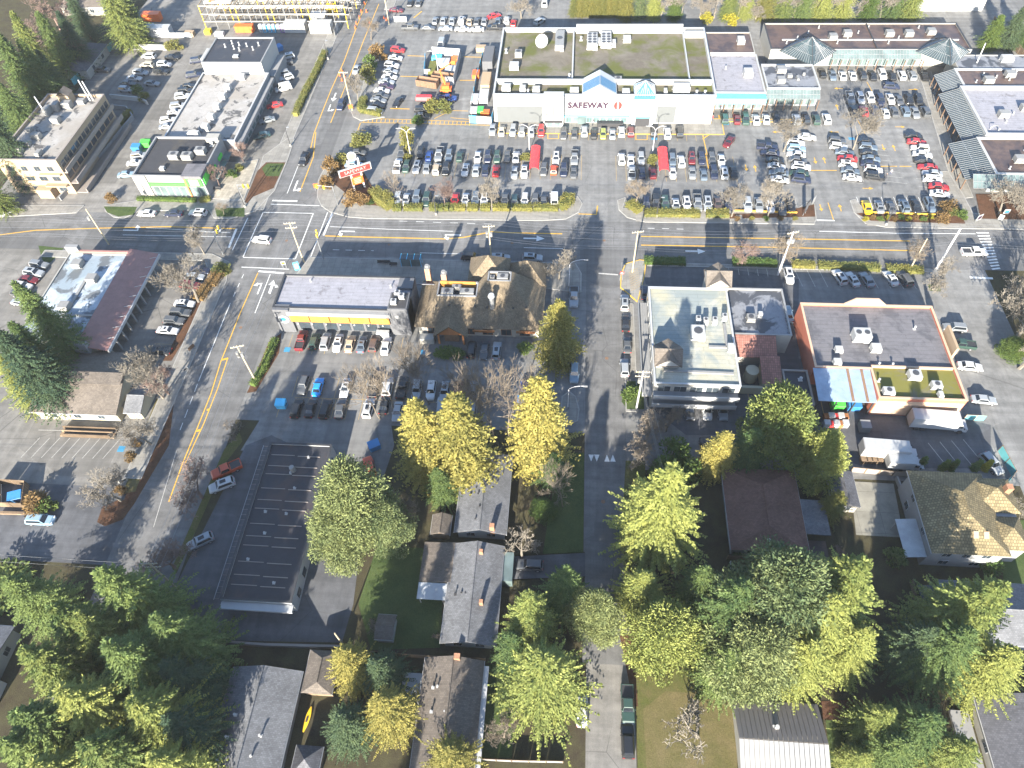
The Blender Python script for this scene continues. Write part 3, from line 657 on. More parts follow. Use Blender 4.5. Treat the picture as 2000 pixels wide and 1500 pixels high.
def short(l):
    if len(l.split()) > 16: l = l.replace('dark ', '').replace('light ', '').replace('bright ', '')
    if len(l.split()) > 16: l = l.replace(' the ', ' ')
    return l
def row(where, ang, data, far=False, jit=.03, along='row'):
    """data: 'kc x y' items; kind letter, colour letter, optional * for a glass roof, optional ! for facing the other way"""
    it = []
    for d in data.split(','):
        a = d.split(); it.append((KIND[a[0][0]], CC[a[0][1]], float(a[1]), float(a[2]), '*' in a[0], '!' in a[0]))
    ds = [f'{c} {k}' for k, c, *_ in it]
    for i, (k, c, x, y, s, f) in enumerate(it):
        if len(it) == 1: lab = f'{ds[i]} {where}'
        elif i == 0: lab = f'{ds[i]} at one end beside {ds[1]}, {where}'
        elif i == len(it)-1: lab = f'{ds[i]} at one end beside {ds[i-1]}, {where}'
        else: lab = f'{ds[i]} between {ds[i-1]} and {ds[i+1]}, {where}'
        lab = short(lab)
        car(k, c, x, y, ang + (math.pi if f else 0) + R.uniform(-jit, jit), lab, 'cars ' + where if len(it) > 1 else 'cars driving or parked alone', s, far)
N_, S_, E_, W_ = HP, -HP, 0.0, math.pi
row('behind the clipped roadside hedge', S_, 'us 777 388,sw 793 389,uq 814 385,uG 833 389,uk 868 388,sr 889 389,sw* 909 389,uq 929 388,uw* 946 389,sk 967 390,sd 986 389,ut 1005 394,uw 1025 390,ud 1045 392,sd 1062 394,vw! 1083 388', True)
row('behind the low hedge by the driveway', S_, 'un 1262 398,uk 1281 394,uG 1299 396,sw* 1320 400,uw* 1341 398,pg 1362 396,us* 1382 398,sW 1402 397,pn 1422 395', True)
row('at the yellow barrier by the bare trees', S_, 'us 1460 399,sg 1482 399,sw 1504 401,sd 1527 406,sk 1544 398', True)
row('at the yellow barrier by the flower bed', N_, 'sy 1693 403,sg* 1717 402,sd 1740 403,uq* 1765 401,sk! 1789 402,uq*! 1815 400', True)
row('in the long double row, road side', S_, 'pw! 777 323,uG 794 325,us* 814 326,sg! 834 326,uT! 853 329,uk 871 330,sw* 909 331,ss! 930 331,sn! 948 331,sr! 969 332,ss 1005 336,sw* 1024 334', True)
row('in the long double row, store side', S_, 'ud 784 298,uk 821 298,sb! 838 303,pg 858 301,uq 877 304,sG! 898 304,sw 933 306,un 953 306,uG 971 306,sd 991 304,sw! 1008 305', True)
row('beside the first red cart shelter', S_, 'ud 1062 331,hO! 1082 330,un 1101 332,sd 1120 336,pg 1122 308,uw* 1086 309', True)
row('by the second red cart shelter, store side', S_, 'uw! 1214 309,sw! 1232 311,us 1252 309,uq 1313 312,uw! 1330 314,uR* 1351 309,un 1370 309,ud 1390 310,sw 1409 312', True)
row('by the second red cart shelter, road side', N_, 'ps 1234 336,sn 1254 336,sR 1275 336,sw! 1314 336,sg! 1352 336,sq 1374 339,un! 1394 336,uw* 1414 336,sk! 1433 336', True)
row('facing the supermarket front', N_, 'ss! 962 252,sB 980 254,us! 1002 254,ug 1020 255,ss 1038 255,ur! 1057 255,ud! 1101 261,sd 1122 260,us 1141 255,sk 1160 260,ho! 1178 261,ss 1196 260,uw 1214 256,uR 1232 256,uk 1277 256,uw 1303 259,uk 1327 257', True)
row('facing the turquoise shop and its neighbour', N_, 'uG 1415 230,sR 1439 231,uG! 1456 232,sw 1476 232,sw 1496 231,sk! 1516 231,us 1555 232,uk 1574 232,uG 1594 232,uw 1614 231', True)
row('facing the mall shops', N_, 'sk 1606 142,sq! 1626 146,sw 1645 146,sw 1665 146,uk 1684 146,sk 1704 147,uw! 1723 145,sk 1742 147,uw 1761 146,ug 1781 146,pk 1804 146', True)
row('in the mall double row, shop side', S_, 'pg 1660 191,uw 1680 191,uw 1700 191,un 1719 195,sw 1739 192,sd 1756 195,sk 1775 192,uk 1794 194', True)
row('in the mall double row, road side', N_, 'sk! 1667 216,sr 1687 216,un 1706 214,sw 1729 219,sd 1746 217,uq 1768 216,sg! 1787 219,ud 1807 217', True)
CA = -.17
row('in the column with the navy pickup', CA, 'pn 1499 287,sn! 1504 298,sk 1514 313,sw* 1517 324,sq! 1521 337,sw 1523 350', True)
row('in the column below the pale bare tree', CA, 'sw 1576 267,uw* 1554 279,ul 1556 290,sw! 1555 301,sd 1558 312,uw* 1565 325,sG! 1561 338,un 1565 350', True)
row('in the column beside the tall bare tree', CA, 'ud 1635 275,uw 1638 286,sq 1650 297,sr! 1655 309,uw* 1656 321,sq 1661 333,sw* 1665 346', True)
row('in the column with the white roof-rack car', CA, 'sk 1691 276,uq 1696 287,sk 1697 298,sq 1702 309,sn 1700 320,uw* 1706 331,uk 1709 344', True)
row('in the column along the glazed arcade', CA, 'sk 1785 265,sr 1791 277,uw! 1797 289,sw 1802 301,sk 1804 313,sr! 1812 326,ss! 1821 338,uw 1822 350,sr 1834 364,sw* 1836 378', True)
row('in the angled column under the arterial hedge trees', CA, 'ur 777 97,sw 772 112,uw 765 127,ss 762 138,sw 761 149,ss 755 159,sP 755 168,sw 746 176,sd 744 186,sg 739 195,sk 737 205,us 732 216', True)
row('driving past the works fence', S_-.25, 'sk 777 199', True)
row('driving away from the cart shelter', S_-.5, 'sR 1424 276', True)
row('driving across the mall lot', E_-.1, 'un 1741 168', True)
row('parked by the works fence', S_, 'vs 862 88', True)
row('beside the red trailer', E_, 'pb 874 192', True)
row('below the red trailer by the shrubs', E_, 'uk 825 214,sd* 824 225', True)
row('beside the roadside pylon sign', E_, 'sd 699 297,sk 697 310,sl 691 321', True)
row('on the arterial beside the utility pole', S_-.08, 'ss 696 135', True); row('on the arterial near the orange sign', S_, 'un 666 205', True); row('on the arterial by the corner plaza', S_, 'pk 594 310')
row('on the far lot beyond the works yard', N_, 'sg 850 39,ss 866 39,ss 883 40,uw* 902 39,sT 917 41,sd 931 41,sg 946 41,sq 973 40,uw 990 39,sr 1003 44', True)
row('parked end to end on the far lot', E_, 'pd 801 53,sd 836 54,ss! 870 55,sw! 902 56,sw! 931 57,pk! 967 53', True)
row('moving on the far lot', .5, 'sr 965 30', True); row('parked by the white sign board', E_-.1, 'sR 774 19', True); row('at the top of the far lot', N_, 'sk 801 5,sd 818 5', True)
row('turning behind the supermarket', .9, 'us 1054 41', True); row('beyond the supermarket hedge', N_, 'vw 1064 5', True)
AW = math.radians(205)
row('angled beside the dry-cleaner block', AW, 'uw* 561 110,pd 554 123,ug 551 144,uw 559 151,sr 536 205,sg 521 234,st 511 264', True)
row('angled beside the white roofed shops', AW, 'vw 553 172', True)
row('in the walled rear lot', E_-.1, 'uw! 290 109,uB! 287 126,uw 321 125,sk 336 111,us 275 141,uk 315 139,sw 262 152,sd 250 162,us 246 174,sg 297 162', True)
row('by the green fence of the rear lot', E_-.1, 'sd 200 135', True)
row('along the lane beside the white roof', .25, 'un 386 118,un 378 146,sk 367 168,uk 361 177,uw 356 187,us 348 206,sw 342 218,uw 328 234,ss 327 246', True)
row('behind the green bannered shop', .2, 'us 272 303,sw 264 317,sl 247 340', True)
row('by the boulevard grass in front of the green shop', W_, 'sw 286 416,sn 339 416,uw* 386 415')
row('crossing the big intersection', W_-.1, 'uw 511 468'); row('leaving by the beige office', .9, 'sw* 16 412')
row('under the fir beside the pale roofed mall', E_-.15, 'ug 76 516,us* 66 532,sR 56 545,uw 44 558,ud 40 573,ss 42 590')
row('under the leaning bare tree', E_-.1, 'sn 390 527,ss 380 539,uR 372 557'); row('in the shade of the small mall', E_-.05, 'sw* 360 592,ud 352 610,ud 340 626,sw* 327 645,sk! 314 684')
row('facing the orange banded building', N_, 'pR 589 664,uG 614 666,us 636 666,sw*! 660 669,sT 684 670,sq* 707 671,uW 731 670,sw 754 674')
row('facing the shake roofed restaurant', N_, 'uk 921 682,sd! 946 684,us* 970 684')
row('in the upper row of the tree-shaded lot', S_, 'ud 592 752,sQ! 621 755,sw* 675 757,pk! 730 754,uw! 757 755,pk! 786 756,us 814 760,uw 842 762,us* 869 764,uR! 896 762,sg 924 765')
row('in the lower row of the tree-shaded lot', N_, 'uk 580 797,sk 607 796,uk 636 798,sd 665 797,uw* 720 796,sk 751 789,ss! 776 803,us 862 793,us 922 797')
row('on the verge above the white off-roader', math.radians(212), 'pO 442 917'); row('below the orange pickup on the verge', math.radians(208), 'uw* 433 947'); row('beside the long black roof', math.radians(215), 'us* 391 1057'); row('by the timber bin enclosure', E_, 'ml 79 1015')
row('half under the pale pine', math.radians(115), 'uO 722 910'); row('behind the golden cedars', N_, 'pb 1024 766')
row('parked under the curved street lamp', S_, 'ps 1121 580'); row('parked below the lamp at the kerb end', S_, 'ul 1122 728')
row('along the office side of the street', N_, 'us* 1220 590,sk 1222 631,sd 1225 672,us 1220 717'); row('in the gap beside the office wall', N_, 'sn 1259 570')
row('on the road behind the restaurant', E_, 'uk 921 501,us* 977 503,us* 1040 503')
row('on the driveway of the blue-grey house', W_, 'ud 1034 1103'); row('parked by the mossy verge', N_, 'pG! 1226 1375,uk 1226 1447'); row('half hidden under the yellow-green fir', N_, 'sw 1137 1388')
row('angled behind the peach coping', N_+.25, 'uw* 1640 540,sw* 1665 544,sg 1693 545,sw* 1740 542,ud 1767 543'); row('parked beside the leaning white pole', N_, 'uw*! 1541 538')
row('approaching the zebra crossing', E_, 'pw 1903 492'); row('beside the pink wall', E_-.1, 'ug! 1865 639,pG! 1878 672,sw 1895 715,ss 1922 780'); row('behind the pink wall', N_, 'sl 1539 612'); row('by the green mesh fence', math.radians(-65), 'us 1937 905')
row('under the balcony of the cream roofed office', N_, 'sd! 1346 799,uw! 1381 800,sg! 1411 800'); row('in the dark yard below the office', N_, 'pk 1378 878'); row('beside the tiled house', E_, 'vw 1937 958')

def truck(px, px2, L, W, Hh, label, cab='white_metal', band=True):
    """box truck: px = rear end, px2 = nose, on the ground"""
    a, b = P(*px), P(*px2); d = (b-a); ang = math.atan2(d.y, d.x); c = (a+b)/2
    e = empty('box_truck', (c.x, c.y, .03), ang, label, 'truck', 'trucks in the delivery yard')
    hl = L/2
    def add(nm, mb, m, par_=None): return link(nm, mesh(nm, mb.V, mb.F), M[m], par_ or e, False)
    bx = add('cargo_box', MB().box((-.9, 0, .95), (L-2.2, W, Hh-.95)), 'white_metal')
    add('roof_panel', MB().box((-.9, 0, Hh+.004), (L-2.3, W-.1, .03)), 'hvac_w', bx); add('rear_door', MB().box((-hl+.18, 0, 1.05), (.06, W-.15, Hh-1.2)), 'lightgrey', bx)
    cb = MB(); z0, z1 = .5, 2.35
    cb.frustum([Vector((hl-2.1, -W*.46, z0)), Vector((hl, -W*.46, z0)), Vector((hl, W*.46, z0)), Vector((hl-2.1, W*.46, z0))], [Vector((hl-2.1, -W*.46, 1.5)), Vector((hl-.05, -W*.45, 1.4)), Vector((hl-.05, W*.45, 1.4)), Vector((hl-2.1, W*.46, 1.5))])
    cb.frustum([Vector((hl-2.05, -W*.455, 1.5)), Vector((hl-.75, -W*.455, 1.45)), Vector((hl-.75, W*.455, 1.45)), Vector((hl-2.05, W*.455, 1.5))], [Vector((hl-2.05, -W*.42, z1)), Vector((hl-1.2, -W*.40, z1)), Vector((hl-1.2, W*.40, z1)), Vector((hl-2.05, W*.42, z1))])
    add('cab', cb, cab); add('chassis', MB().box((-.5, 0, .55), (L-1.4, W*.5, .38)), 'dark')
    add('windshield', MB().quad((hl-.76, -W*.4, 1.53), (hl-.76, W*.4, 1.53), (hl-1.16, W*.36, 2.28), (hl-1.16, -W*.36, 2.28)), 'cglass')
    for s in (-1, 1):
        add('side_window', MB().box((hl-1.5, s*W*.44, 1.6), (.75, .07, .6)), 'cglass'); add('mirror', MB().box((hl-.9, s*W*.55, 1.6), (.1, .2, .4)), 'dark')
        for x in (hl-1.2, -hl+1.6, -hl+2.7):
            w = link('wheel', TYRE, None, e, False); w.location = (x, s*(W/2-.16), .5); w.scale = (1.45, 2, 1.45)
    return e
truck((1762, 828), (1886, 838), 10.5, 2.5, 3.7, 'long white box truck parked against the peach end wall')
truck((1668, 885), (1790, 895), 10.2, 2.5, 3.6, 'white box truck in the shade, parked over stacked pallets')
truck((1722, 910), (1798, 914), 6.6, 2.3, 3.0, 'short white box truck parked beside the longer shaded truck')
# ---------------------------------------------------------------- buildings
def rl(x0, x1, y0, y1, z=0.0): return [Vector((x0, y0, z)), Vector((x1, y0, z)), Vector((x1, y1, z)), Vector((x0, y1, z))]
def bld(name, label, pts, group=None, cat='building'):
    c = sum(pts, Vector())/len(pts); return empty(name, (c.x, c.y, 0), 0, label, cat, group)
def block(e, pts, h, wm, rm, par=.5, t=.3, z0=0.0, wname='wall', rname='roof', cap=None):
    """walls with parapet round a flat roof at height h"""
    mb = MB(); k = len(pts); inn = inset(pts, t); zt = h+par
    for i in range(k):
        a, b = pts[i], pts[(i+1) % k]; c, d = inn[i], inn[(i+1) % k]
        mb.quad((a.x, a.y, z0), (b.x, b.y, z0), (b.x, b.y, zt), (a.x, a.y, zt)); mb.quad((a.x, a.y, zt), (b.x, b.y, zt), (d.x, d.y, zt), (c.x, c.y, zt)); mb.quad((c.x, c.y, zt), (d.x, d.y, zt), (d.x, d.y, h-.2), (c.x, c.y, h-.2))
    mb.build(wname, M[wm], e)
    if cap:
        cb = MB(); o2 = inset(pts, -.06); i2 = inset(pts, t+.06)
        for i in range(k):
            a, b, c, d = o2[i], o2[(i+1) % k], i2[(i+1) % k], i2[i]
            cb.frustum([Vector((v.x, v.y, zt+.003)) for v in (a, b, c, d)], [Vector((v.x, v.y, zt+.09)) for v in (a, b, c, d)])
        cb.build('coping', M[cap], e)
    return MB().quad(*[(v.x, v.y, h) for v in inn]).build(rname, M[rm], e)
def onwall(a, b, t0, t1, z0, z1, off, th=.06):
    """box on the outside of the wall a->b (outside on its right), t in metres along"""
    a, b = Vector((a[0], a[1], 0)), Vector((b[0], b[1], 0)); d = (b-a).normalized(); n = Vector((d.y, -d.x, 0))
    p, q = a+d*t0+n*off, a+d*t1+n*off
    return MB().frustum([Vector((v.x, v.y, z0)) for v in (p, p+n*th, q+n*th, q)][::-1], [Vector((v.x, v.y, z1)) for v in (p, p+n*th, q+n*th, q)][::-1])
def wins(e, a, b, n, w, z0, z1, m0=None, frame='white_metal', glass='glass', name='window', panes=1):
    L = math.hypot(b[0]-a[0], b[1]-a[1]); m0 = L*.06 if m0 is None else m0; st = (L-2*m0)/n
    for i in range(n):
        c = m0+st*(i+.5); o = onwall(a, b, c-w/2, c+w/2, z0, z1, .004, .06).build(name, M[frame], e)
        for k in range(panes):
            u0 = c-w/2+.06+k*(w-.06)/panes; onwall(a, b, u0, u0+(w-.06)/panes-.06, z0+.07, z1-.07, .066, .012).build('pane', M[glass], o)
def unit(e, x, y, z, d, mat='hvac', fans=1, rz=0.0, legs=True):
    """roof-top air handler on rails with fan grilles"""
    b = MB().box((x, y, z+.22), d, rz); cs, sn = math.cos(rz), math.sin(rz)
    b.box((x, y, z+.22+d[2]), (d[0]*.96, d[1]*.96, .05), rz)
    if legs:
        for s in (-.38, .38): b.box((x-sn*d[1]*s, y+cs*d[1]*s, z+.003), (d[0]*1.05, .14, .22), rz)
    b.box((x+cs*d[0]*.3, y+sn*d[0]*.3-d[1]*.56, z+.3), (d[0]*.4, .16, d[2]*.6), rz)
    o = b.build('rooftop_unit', M[mat], e)
    for i in range(fans):
        f = (i-(fans-1)/2)*(d[0]/max(fans, 1)); cx, cy = x+cs*f, y+sn*f
        MB().tube((cx, cy, z+.275+d[2]), (cx, cy, z+.33+d[2]), min(d[0]/max(fans, 1), d[1])*.34, None, 10).build('fan', M['fan'], o)
    return o
def vent(e, x, y, z, h=.8, r=.14, mat='hvac_w', cap=True):
    b = MB().tube((x, y, z), (x, y, z+h), r, r, 7)
    if cap: b.tube((x, y, z+h), (x, y, z+h+.16), r*1.7, r*1.5, 7)
    b.box((x, y, z+.004), (r*4, r*4, .06)); return b.build('vent_pipe', M[mat], e)
def slope(e, name, pts, mat, t=.16):
    """a sloping roof plane with thickness"""
    n = (pts[1]-pts[0]).cross(pts[2]-pts[0]).normalized(); n = n if n.z > 0 else -n
    return MB().frustum([p-n*t for p in pts], list(pts)).build(name, M[mat], e)
def house(name, label, x0, x1, y0, y1, ze, zr, ax, rm, wm, hip=0.0, oh=.5, cat='house', group=None, nwin=2):
    """gabled (hip = 0) or hipped house on a rectangle of eaves; ax = direction of the ridge"""
    e = bld(name, label, rl(x0, x1, y0, y1), group, cat); mx, my = (x0+x1)/2, (y0+y1)/2
    wx0, wx1, wy0, wy1 = x0+oh, x1-oh, y0+oh, y1-oh
    mb = MB(); mb.prism([(v.x, v.y) for v in rl(wx0, wx1, wy0, wy1)], 0, ze-.1)
    V = lambda x, y, z: Vector((x, y, z))
    if ax == 'y':
        r0, r1 = V(mx, y0+hip, zr), V(mx, y1-hip, zr)
        slope(e, 'roof', [V(x0, y0, ze), r0, r1, V(x0, y1, ze)], rm); slope(e, 'roof', [V(x1, y0, ze), V(x1, y1, ze), r1, r0], rm)
        if hip: slope(e, 'roof', [V(x0, y0, ze), V(x1, y0, ze), r0], rm); slope(e, 'roof', [V(x1, y1, ze), V(x0, y1, ze), r1], rm)
        else:
            zz = ze+(zr-ze)*.96-.16
            for y in (wy0, wy1): mb.quad(V(wx0, y, ze-.1), V(wx1, y, ze-.1), V(mx, y, zz))
        MB().tube(r0+Vector((0, .02, .02)), r1-Vector((0, .02, -.02)), .12, None, 6).build('ridge_cap', M[rm], e)
    else:
        r0, r1 = V(x0+hip, my, zr), V(x1-hip, my, zr)
        slope(e, 'roof', [V(x0, y0, ze), V(x1, y0, ze), r1, r0], rm); slope(e, 'roof', [V(x1, y1, ze), V(x0, y1, ze), r0, r1], rm)
        if hip: slope(e, 'roof', [V(x0, y1, ze), V(x0, y0, ze), r0], rm); slope(e, 'roof', [V(x1, y0, ze), V(x1, y1, ze), r1], rm)
        else:
            zz = ze+(zr-ze)*.96-.16
            for x in (wx0, wx1): mb.quad(V(x, wy0, ze-.1), V(x, wy1, ze-.1), V(x, my, zz))
        MB().tube(r0+Vector((.02, 0, .02)), r1-Vector((.02, 0, -.02)), .12, None, 6).build('ridge_cap', M[rm], e)
    mb.build('wall', M[wm], e)
    for a, b in (((x0, y0), (x1, y0)), ((x0, y1), (x1, y1))) if ax == 'x' else (((x0, y0), (x0, y1)), ((x1, y0), (x1, y1))):
        MB().beam((a[0], a[1], ze-.22), (b[0], b[1], ze-.22), .14, .13).build('gutter', M['white_metal'], e)
    if nwin:
        wins(e, (wx0, wy0), (wx1, wy0), nwin, 1.5, .9, min(2.2, ze-.5), None, 'white_metal', 'glass', 'window', 2)
        wins(e, (wx0, wy1), (wx0, wy0), nwin, 1.4, .9, min(2.2, ze-.5), None, 'white_metal', 'glass', 'window', 2); wins(e, (wx1, wy0), (wx1, wy1), nwin, 1.4, .9, min(2.2, ze-.5), None, 'white_metal', 'glass', 'window', 2)
    return e
def text(e, body, loc, size, mat, rot=(HP, 0, 0), name='lettering', bold=.012, sp=1.0, ex=.03):
    cu = bpy.data.curves.new(name, 'FONT'); cu.body = body; cu.size = size; cu.align_x = 'CENTER'; cu.align_y = 'CENTER'; cu.extrude = ex; cu.offset = bold; cu.space_character = sp; cu.resolution_u = 3
    cu.materials.append(M[mat]); tmp = bpy.data.objects.new('tmp', cu); COL.objects.link(tmp); bpy.context.view_layer.update(); dg = bpy.context.evaluated_depsgraph_get(); me = bpy.data.meshes.new_from_object(tmp.evaluated_get(dg)); bpy.data.objects.remove(tmp)
    me.transform(Matrix.Translation(loc) @ Matrix.Rotation(rot[2], 4, 'Z') @ Matrix.Rotation(rot[0], 4, 'X')); me.materials.clear(); me.materials.append(M[mat]); return link(name, me, None, e)

# ---- supermarket
S = rl(-21.3, 37.8, 175.5, 211)
e = bld('supermarket', 'big white supermarket with mossy flat roof, blue gabled entrance and red and black sign', S)
block(e, S, 7.3, 'white', 'r_moss', 1.2, .35, cap='white_metal')
FA, FB = (-21.3, 175.5), (37.8, 175.5)
MB().box((8.25, 182.6, 7.31), (58.2, .5, 1.5)).build('parapet_wall', M['white'], e)
MB().box((-.2, 196.5, 7.31), (.4, 27.2, .9)).build('parapet_wall', M['white_metal'], e); MB().box((31.6, 196.5, 7.31), (.3, 27.2, .9)).build('parapet_wall', M['white_metal'], e)
MB().box((16, 210.2, 7.31), (31, .5, 2.6)).build('parapet_wall', M['white'], e); MB().box((34.6, 207.5, 7.31), (5.6, .5, 2.0)).build('parapet_wall', M['white'], e)
onwall(FA, FB, .8, 13.2, .25, 5.0, .02, .2).build('wall_panel', M['panelgrey'], e); onwall(FA, FB, 13.6, 13.9, 0, 8.9, .02, .3).build('pilaster', M['white_metal'], e)
tw = MB().box((-4.9, 174.7, 0), (5.4, 2.4, 9.2)); tw.build('entrance_tower', M['white'], e)
onwall((-7.6, 173.5), (-2.2, 173.5), .5, 4.9, 2.3, 6.4, .01, .05).build('tower_panel', M['offwhite'], e); onwall((-7.6, 173.5), (-2.2, 173.5), 2.6, 2.75, 2.3, 6.4, .062, .05).build('tower_mullion', M['dark'], e); onwall((-7.6, 173.5), (-2.2, 173.5), .3, 5.1, 1.6, 2.1, .01, .5).build('tower_canopy', M['dark'], e)
wins(e, (-7.6, 173.5), (-2.2, 173.5), 2, 1.5, .2, 1.5, .6, 'teal', 'glass_teal', 'entrance_door')
wins(e, (-2, 175.5), (15.5, 175.5), 9, 1.6, .3, 2.0, .3, 'teal', 'glass_teal', 'storefront_window', 2)
onwall(FA, FB, 19.4, 37, 2.05, 2.5, .03, .5).build('canopy_band', M['turq'], e); onwall(FA, FB, 23, 25.2, .2, 2.4, .6, .2).build('entrance_door', M['glass_teal'], e)
MB().box((10.5, 174.2, .1), (7, 1.2, 1.1)).build('cart_rail', M['dark'], e)
pg = MB().box((19.2, 174.9, 0), (5.8, 1.4, 6.6)); pg.build('porch', M['white'], e); onwall((16.3, 174.2), (22.1, 174.2), 1, 4.8, .1, 2.6, .01, .06).build('entrance_door', M['dark'], e); onwall((16.3, 174.2), (22.1, 174.2), .8, 5, 2.7, 3.1, .01, .3).build('porch_lintel', M['teal'], e)
onwall(FA, FB, 44.2, 49.2, .5, 5.2, .02, .15).build('wall_panel', M['panelgrey'], e); onwall(FA, FB, 49.4, 58.8, .5, 5.2, .02, .14).build('wall_panel', M['white'], e); onwall(FA, FB, 44, 59, 5.4, 5.6, .02, .2).build('wall_moulding', M['white_metal'], e)
# gable over the doors and its blue ribbed roof
g = MB(); g.quad((2.6, 175.3, 7.2), (11.8, 175.3, 7.2), (11.8, 175.3, 8.5), (7.2, 175.3, 11.2), (2.6, 175.3, 8.5)); g.quad((2.6, 175.6, 7.2), (2.6, 175.6, 8.5), (7.2, 175.6, 11.2), (11.8, 175.6, 8.5), (11.8, 175.6, 7.2)); g.build('gable_wall', M['white'], e)
for s in (-1, 1):
    q = slope(e, 'gable_roof', [Vector((7.2+s*4.6, 175.7, 8.45)), Vector((7.2, 175.7, 11.1)), Vector((7.2, 183.5, 11.1)), Vector((7.2+s*4.6, 183.5, 8.45))][::s], 'white_metal')
    for i in range(7):
        y = 176.4+i*.62; slope(e, 'roof_rib', [Vector((7.2+s*4.4, y, 8.66)), Vector((7.2+s*.1, y, 11.14)), Vector((7.2+s*.1, y+.44, 11.14)), Vector((7.2+s*4.4, y+.44, 8.66))][::s], 'safeblue', .04)
MB().quad((2.6, 183.5, 7.3), (2.6, 183.5, 8.45), (7.2, 183.5, 11.1), (11.8, 183.5, 8.45), (11.8, 183.5, 7.3)).build('gable_wall', M['white'], e)
b4 = rl(16.4, 22.1, 175.3, 181, 8.3); ap = Vector((19.25, 178.3, 11.0))
MB().prism([(v.x, v.y) for v in b4], 7.32, 8.28).build('skylight_base', M['safeblue'], e)
sk = MB()
for i in range(4): sk.quad(b4[i]+Vector((0, 0, .01)), b4[(i+1) % 4]+Vector((0, 0, .01)), ap)
sk = sk.build('skylight', M['glass_lt'], e); sk.data.materials[0] = M['safeblue']
for i in range(4):
    a, b = b4[i], b4[(i+1) % 4]
    for k in range(8):
        t = k/8; p = lerp(a, b, t); top = lerp(p, ap, 1-abs(2*t-1)) if k else ap
        MB().tube(p+Vector((0, 0, .05)), top+Vector((0, 0, .05)), .06, None, 4).build('glazing_bar', M['white_metal'], sk)
text(e, 'SAFEWAY', (4.3, 175.2, 5.5), 2.3, 'ink', name='sign_lettering', bold=.1, sp=1.1)
sg = MB()
for s in (1, -1):      # the two red leaves of the emblem
    pts = []
    for i in range(13):
        t = i/12*math.pi; pts.append((s*(.12+.95*math.sin(t)), 1.15*math.cos(t)))
    inner = [(s*(.12+.12*math.sin(i/12*math.pi)), 1.15*math.cos(i/12*math.pi)) for i in range(12, -1, -1)]
    for i in range(12):
        a, b = pts[i], pts[i+1]; c, d = inner[11-i], inner[12-i]
        sg.quad(*[(12.3+p[0], 175.18, 5.55+p[1]) for p in ((a, b, c, d) if s < 0 else (d, c, b, a))])
sg.build('sign_emblem', M['red_sign'], e)
unit(e, 5.2, 203.6, 7.3, (3.0, 7.0, 1.6), 'hvac_w', 0); unit(e, 9.2, 204.6, 7.3, (3.0, 7.0, 1.6), 'hvac_w', 0)
for bx in (5.2, 9.2):
    for i in range(2):
        for k in range(4): MB().tube((bx-.7+i*1.4, 201.6+k*1.5, 9.18), (bx-.7+i*1.4, 201.6+k*1.5, 9.25), .55, None, 10).build('fan', M['fan'], e)
unit(e, 15.3, 205.5, 7.3, (2.2, 2.6, 1.0), 'hvac_w', 0); unit(e, 11.5, 203, 7.3, (1, 2.4, 1.1), 'hvac_w', 0); unit(e, 7.2, 204, 7.3, (.9, 2.4, 1.1), 'hvac_w', 0)
unit(e, -4.2, 204, 7.3, (2.6, 9, 1.6), 'hvac', 1); unit(e, -15.8, 197, 7.3, (2, 2, 1.4), 'hvac', 1); unit(e, -16.6, 190.5, 7.3, (2.6, 2.6, 1.2), 'hvac_w', 0); unit(e, 12.3, 183.8, 7.3, (2, 1.6, 1.1), 'hvac', 1)
for x, y, d in ((-18, 179.4, (2.4, 2, 1.3)), (-13.5, 179, (1.6, 1.8, 1.2)), (-9.8, 178.6, (2, 2, 1.1)), (.5, 178.6, (2.4, 2, .8)), (14.3, 178.2, (2, 1.6, .9)), (24.8, 178.4, (.9, 1.6, .9)), (29, 179.4, (4.4, 2.4, 1.6))): unit(e, x, y, 7.3, d, 'hvac_w', 0)
for x, y in ((33, 178), (35.2, 178), (-1, 186), (-19.5, 199), (-12, 178), (2, 206)): vent(e, x, y, 7.3, 1.0, .25)
dish = MB(); c0 = Vector((-9.2, 201.5, 9.3)); 
ax_ = Vector((-.25, -.75, .6)).normalized(); u_ = ax_.orthogonal().normalized(); v_ = ax_.cross(u_)
rings = [(0, 0), (.9, .12), (1.5, .34), (1.9, .6)]
for (r0, d0), (r1, d1) in zip(rings[:-1], rings[1:]):
    for i in range(16):
        t0, t1 = i*math.pi/8, (i+1)*math.pi/8
        f_ = lambda r, d, t: c0 + ax_*d + (u_*math.cos(t)+v_*math.sin(t))*r
        dish.quad(f_(r0, d0, t0), f_(r1, d1, t0), f_(r1, d1, t1), f_(r0, d0, t1))
dish.build('satellite_dish', M['white'], e); MB().tube((-9.2, 201.8, 7.3), (-9.2, 201.6, 9.3), .12, None, 6).build('dish_stand', M['steel'], e)

